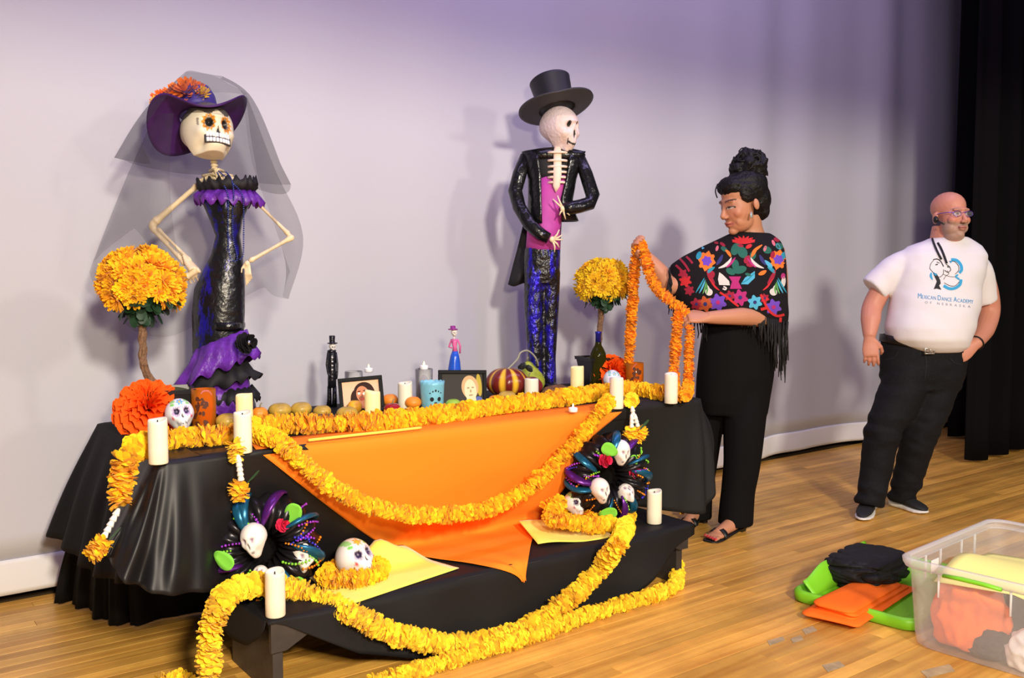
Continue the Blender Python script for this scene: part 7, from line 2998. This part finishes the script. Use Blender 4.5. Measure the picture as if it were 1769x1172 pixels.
box(bm, tc + U * (-.17) - Wd * (TW / 2 - .005) + V((0, 0, TH - .078)), (.06, .0015, .05), Matrix.Rotation(ang, 3, 'Z'))
obj('sticker', bm, mat('white_paper', (0.85, 0.85, 0.85), 0.7), tub, smooth=False, label='white paper sticker on the far wall')


def crumple(name, label, c, r, seed, m_, group=None, folds=2.0, amp=0.15, rot=0.0, flatz=True, cat='cloth'):
    t_ = thing(name, label, cat, c, group=group)
    bm_ = bmesh.new()
    bmesh.ops.create_icosphere(bm_, subdivisions=5, radius=1.0)
    Rz = Matrix.Rotation(rot, 3, 'Z')
    for v in bm_.verts:
        p = v.co.copy()
        k = 1 + amp * (1 - 2 * abs(noise.noise(p * folds + V((seed, 0, 0))))) + amp * 0.5 * noise.noise(p * folds * 2.3 + V((0, seed, 0)))
        s = abs(p.x) ** 4 + abs(p.y) ** 4
        q = p * k
        z = q.z * r[2]
        if flatz and q.z < 0:
            z = max(z, -r[2] * 0.55)
        v.co = c + Rz @ V((q.x * r[0], q.y * r[1], 0)) + V((0, 0, z + r[2] * (0.56 if flatz else 0)))
    obj('fabric', bm_, m_, t_)
    return t_


M_OR2 = mat('orange_fabric', (0.95, 0.17, 0.015), 0.75, spec=0.15)
M_BK2 = mat('black_fabric', (0.010, 0.0095, 0.010), 0.65, spec=0.3)
crumple('orange_fabric', 'crumpled orange fabric pressed against the wall inside the clear tub', A + U * .18 + Wd * .15 + V((0, 0, .012)), (.125, .115, .145), 3.1, M_OR2, 'cloths stored in the tub')
crumple('black_fabric', 'black fabric bundled inside the clear tub beside the orange one', A + U * .42 + Wd * .27 + V((0, 0, .012)), (.15, .16, .145), 5.7, M_BK2, 'cloths stored in the tub')
crumple('black_fabric', 'flat black fabric lying at the bottom of the clear tub under the orange one', A + U * .125 + Wd * .235 + V((0, 0, .010)), (.065, .085, .055), 7.7, M_BK2, 'cloths stored in the tub')
crumple('white_fabric', 'folded white fabric at the bottom of the clear tub', A + U * .13 + Wd * .375 + V((0, 0, .008)), (.08, .075, .075), 2.2, mat('white_fabric', (0.82, 0.78, 0.72), 0.8), 'cloths stored in the tub', folds=1.7)
t = thing('felt_sheet', 'pale yellow felt sheet lying on top of the cloths in the clear tub', 'felt', tc + V((0, 0, .25)), group='yellow felt sheets in the tub')
bm = bmesh.new()
P = []
for i in range(15):
    u = i / 14
    P.append([])
    for j in range(13):
        v = j / 12
        q = A + U * (.10 + .58 * u) + Wd * (.05 + .36 * v)
        z = .215 + .018 * math.sin(u * 4.2 + .3) - .05 * sm(.65, 1, v) * (1 - u) + .035 * sm(.5, 0, abs(u - .45)) * (1 - v)
        q = q + U * (0.10 * (v - .5)) - Wd * (.05 * (u - .5))
        P[-1].append(V((q.x, q.y, z + .02)))
grid(bm, P)
obj('sheet', thick(bm, 0.0025), mat('pale_yellow_felt', (0.95, 0.88, 0.28), 0.85), t)

# green lid tray on the floor with two cloths
lid = thing('tub_lid', 'green plastic tub lid lying upside down on the floor by the clear tub', 'lid', A + V((0.36, 0.3, 0)))
a2 = 0.13
U2 = V((math.cos(a2), math.sin(a2), 0))
W2 = V((-math.sin(a2), math.cos(a2), 0))
lc = at_z(1372, 1040, 0) + U2 * .40 - W2 * .235
bm = bmesh.new()
loft(bm, [rrect(lc, U2, W2, .40 + d, .255 + d, .06, z) for d, z in ((-.01, .001), (.002, .008), (.004, .040), (-.004, .050), (-.014, .050), (-.020, .042), (-.022, .016), (-.050, .014), (-.060, .022), (-.075, .022), (-.085, .012))], cap=False)
bm.faces.new([bm.verts.new(p) for p in rrect(lc, U2, W2, .315, .17, .04, .012)])
bm.faces.new([bm.verts.new(p) for p in rrect(lc, U2, W2, .39, .245, .06, .001)])
obj('tray', bm, M_GREENP, lid)
bm = bmesh.new()
P = []
for i in range(12):
    u = i / 11
    P.append([lc + U2 * (-.36 + .28 * u) + W2 * (.17 + .05 * v) + V((0, 0, .03 + .05 * v + .045 * sm(0, .6, u) * v)) for v in np.linspace(0, 1, 5)])
grid(bm, P)
P = []
for i in range(12):
    u = i / 11
    P.append([lc + U2 * (.0 + .26 * u) + W2 * (.20 + .05 * v) + V((0, 0, .03 + .085 * v)) for v in np.linspace(0, 1, 5)])
grid(bm, P)
obj('raised_edge', thick(bm, 0.006), M_GREENP, lid)


def folded(name, label, c, u, v, hx, hy, h, layers, m_, seed, tilt=0.0, cat='cloth', group=None):
    t_ = thing(name, label, cat, c, group=group)
    n = 48
    bm_ = bmesh.new()
    rings = []
    steps = layers * 6
    for k in range(steps + 1):
        f = k / steps
        z = h * f
        ph = (f * layers) % 1.0
        bulge = math.sin(PI * ph) if 0 < k < steps else 0.0
        dx = 0.010 * bulge - 0.03 * f + 0.012 * noise.noise(V((f * 3, seed, 0)))
        ring = []
        for p in rrect(V((0, 0, 0)), V((1, 0, 0)), V((0, 1, 0)), hx + dx, hy + dx, min(hx, hy) * .35, 0, n=12):
            q = c + u * p.x + v * p.y
            k1 = noise.noise(V((p.x * 8, p.y * 8, f * layers * 1.3 + seed)))
            zz = z * (1 + 0.18 * noise.noise(V((p.x * 4 + seed, p.y * 4, 0)))) + tilt * p.x * f
            ring.append(q + (u * p.x + v * p.y).normalized() * (0.030 * k1 + 0.02 * noise.noise(V((p.x * 3 + seed, p.y * 3, f * 2)))) + V((0, 0, max(0.0, zz))))
        rings.append(ring)
    top = rings[-1]
    cc = sum(top, V((0, 0, 0))) / len(top)
    for s in (.75, .5, .25):
        rings.append([cc + (p - cc) * s + V((0, 0, 0.008 * noise.noise(p * 9) + 0.010 * (1 - s))) for p in top])
    loft(bm_, rings)
    obj('fabric', bm_, m_, t_)
    return t_


folded('orange_fabric', 'folded orange fabric lying flat on the green lid', at_z(1485, 1050, .022) + U2 * .08 + W2 * .03, (U2 + W2 * .05).normalized(), W2, .29, .10, .040, 3, M_OR2, 1.5, -0.05)
t = thing('black_fabric', 'rolled black fabric bundle on the green lid behind the orange cloth', 'cloth', at_z(1512, 1012, .022) + U2 * .03 + W2 * .05)
bm = bmesh.new()
bmesh.ops.create_icosphere(bm, subdivisions=6, radius=1.0)
c = at_z(1512, 1012, .022) + U2 * .03 + W2 * .05
for v in bm.verts:
    p = v.co.copy()
    m_ = max(abs(p.x), abs(p.y), abs(p.z))
    q = p.lerp(p / m_ * 0.86, 0.55)
    w1 = abs(noise.noise(V((p.x * 1.3 + 3, p.y * 1.3, p.z * 2.6 + p.x * 1.2))))
    w2 = abs(noise.noise(V((p.x * 2.4, p.y * 2.4 + 5, p.z * 4.5 - p.x * 1.5))))
    q = q * (1.04 - 0.11 * (1 - 2 * w1) ** 3 - 0.03 * (1 - 2 * w2) ** 3)
    v.co = c + U2 * (q.x * .205) + W2 * (q.y * .145) + V((0, 0, max(0.0, q.z * .072 + .060)))
obj('fabric', bm, M_BK2, t)

# worn grey marks of old tape on the boards
M_TAPE = mat('tape_residue', (0.40, 0.30, 0.16), 0.6, var=0.2, vscale=25)
for pts in ([(1385, 1088), (1404, 1082), (1412, 1090), (1392, 1097)], [(1366, 1104), (1383, 1098), (1388, 1106), (1370, 1112)], [(1420, 1150), (1450, 1143), (1460, 1152), (1430, 1162)], [(1590, 1160), (1640, 1148), (1650, 1160), (1602, 1172)], [(1325, 1108), (1352, 1100), (1356, 1107), (1330, 1116)]):
    bm = bmesh.new()
    c = [at_z(x, y, 0.0006) for x, y in pts]
    a = [bm.verts.new(p) for p in c]
    b = [bm.verts.new(p + V((0, 0, .0006))) for p in c]
    bm.faces.new(b)
    for i in range(4):
        j = (i + 1) % 4
        bm.faces.new((a[i], a[j], b[j], b[i]))
    obj('tape_mark', bm, M_TAPE, floor, smooth=False)

# marigold petals fallen by her shoe
garland('end of a marigold garland poking out behind the bench by the bare foot', [at_z(1178, 884, .035), at_z(1184, 880, .05), at_z(1186, 872, .07)], 'y', 0.022, 0.55, 31)
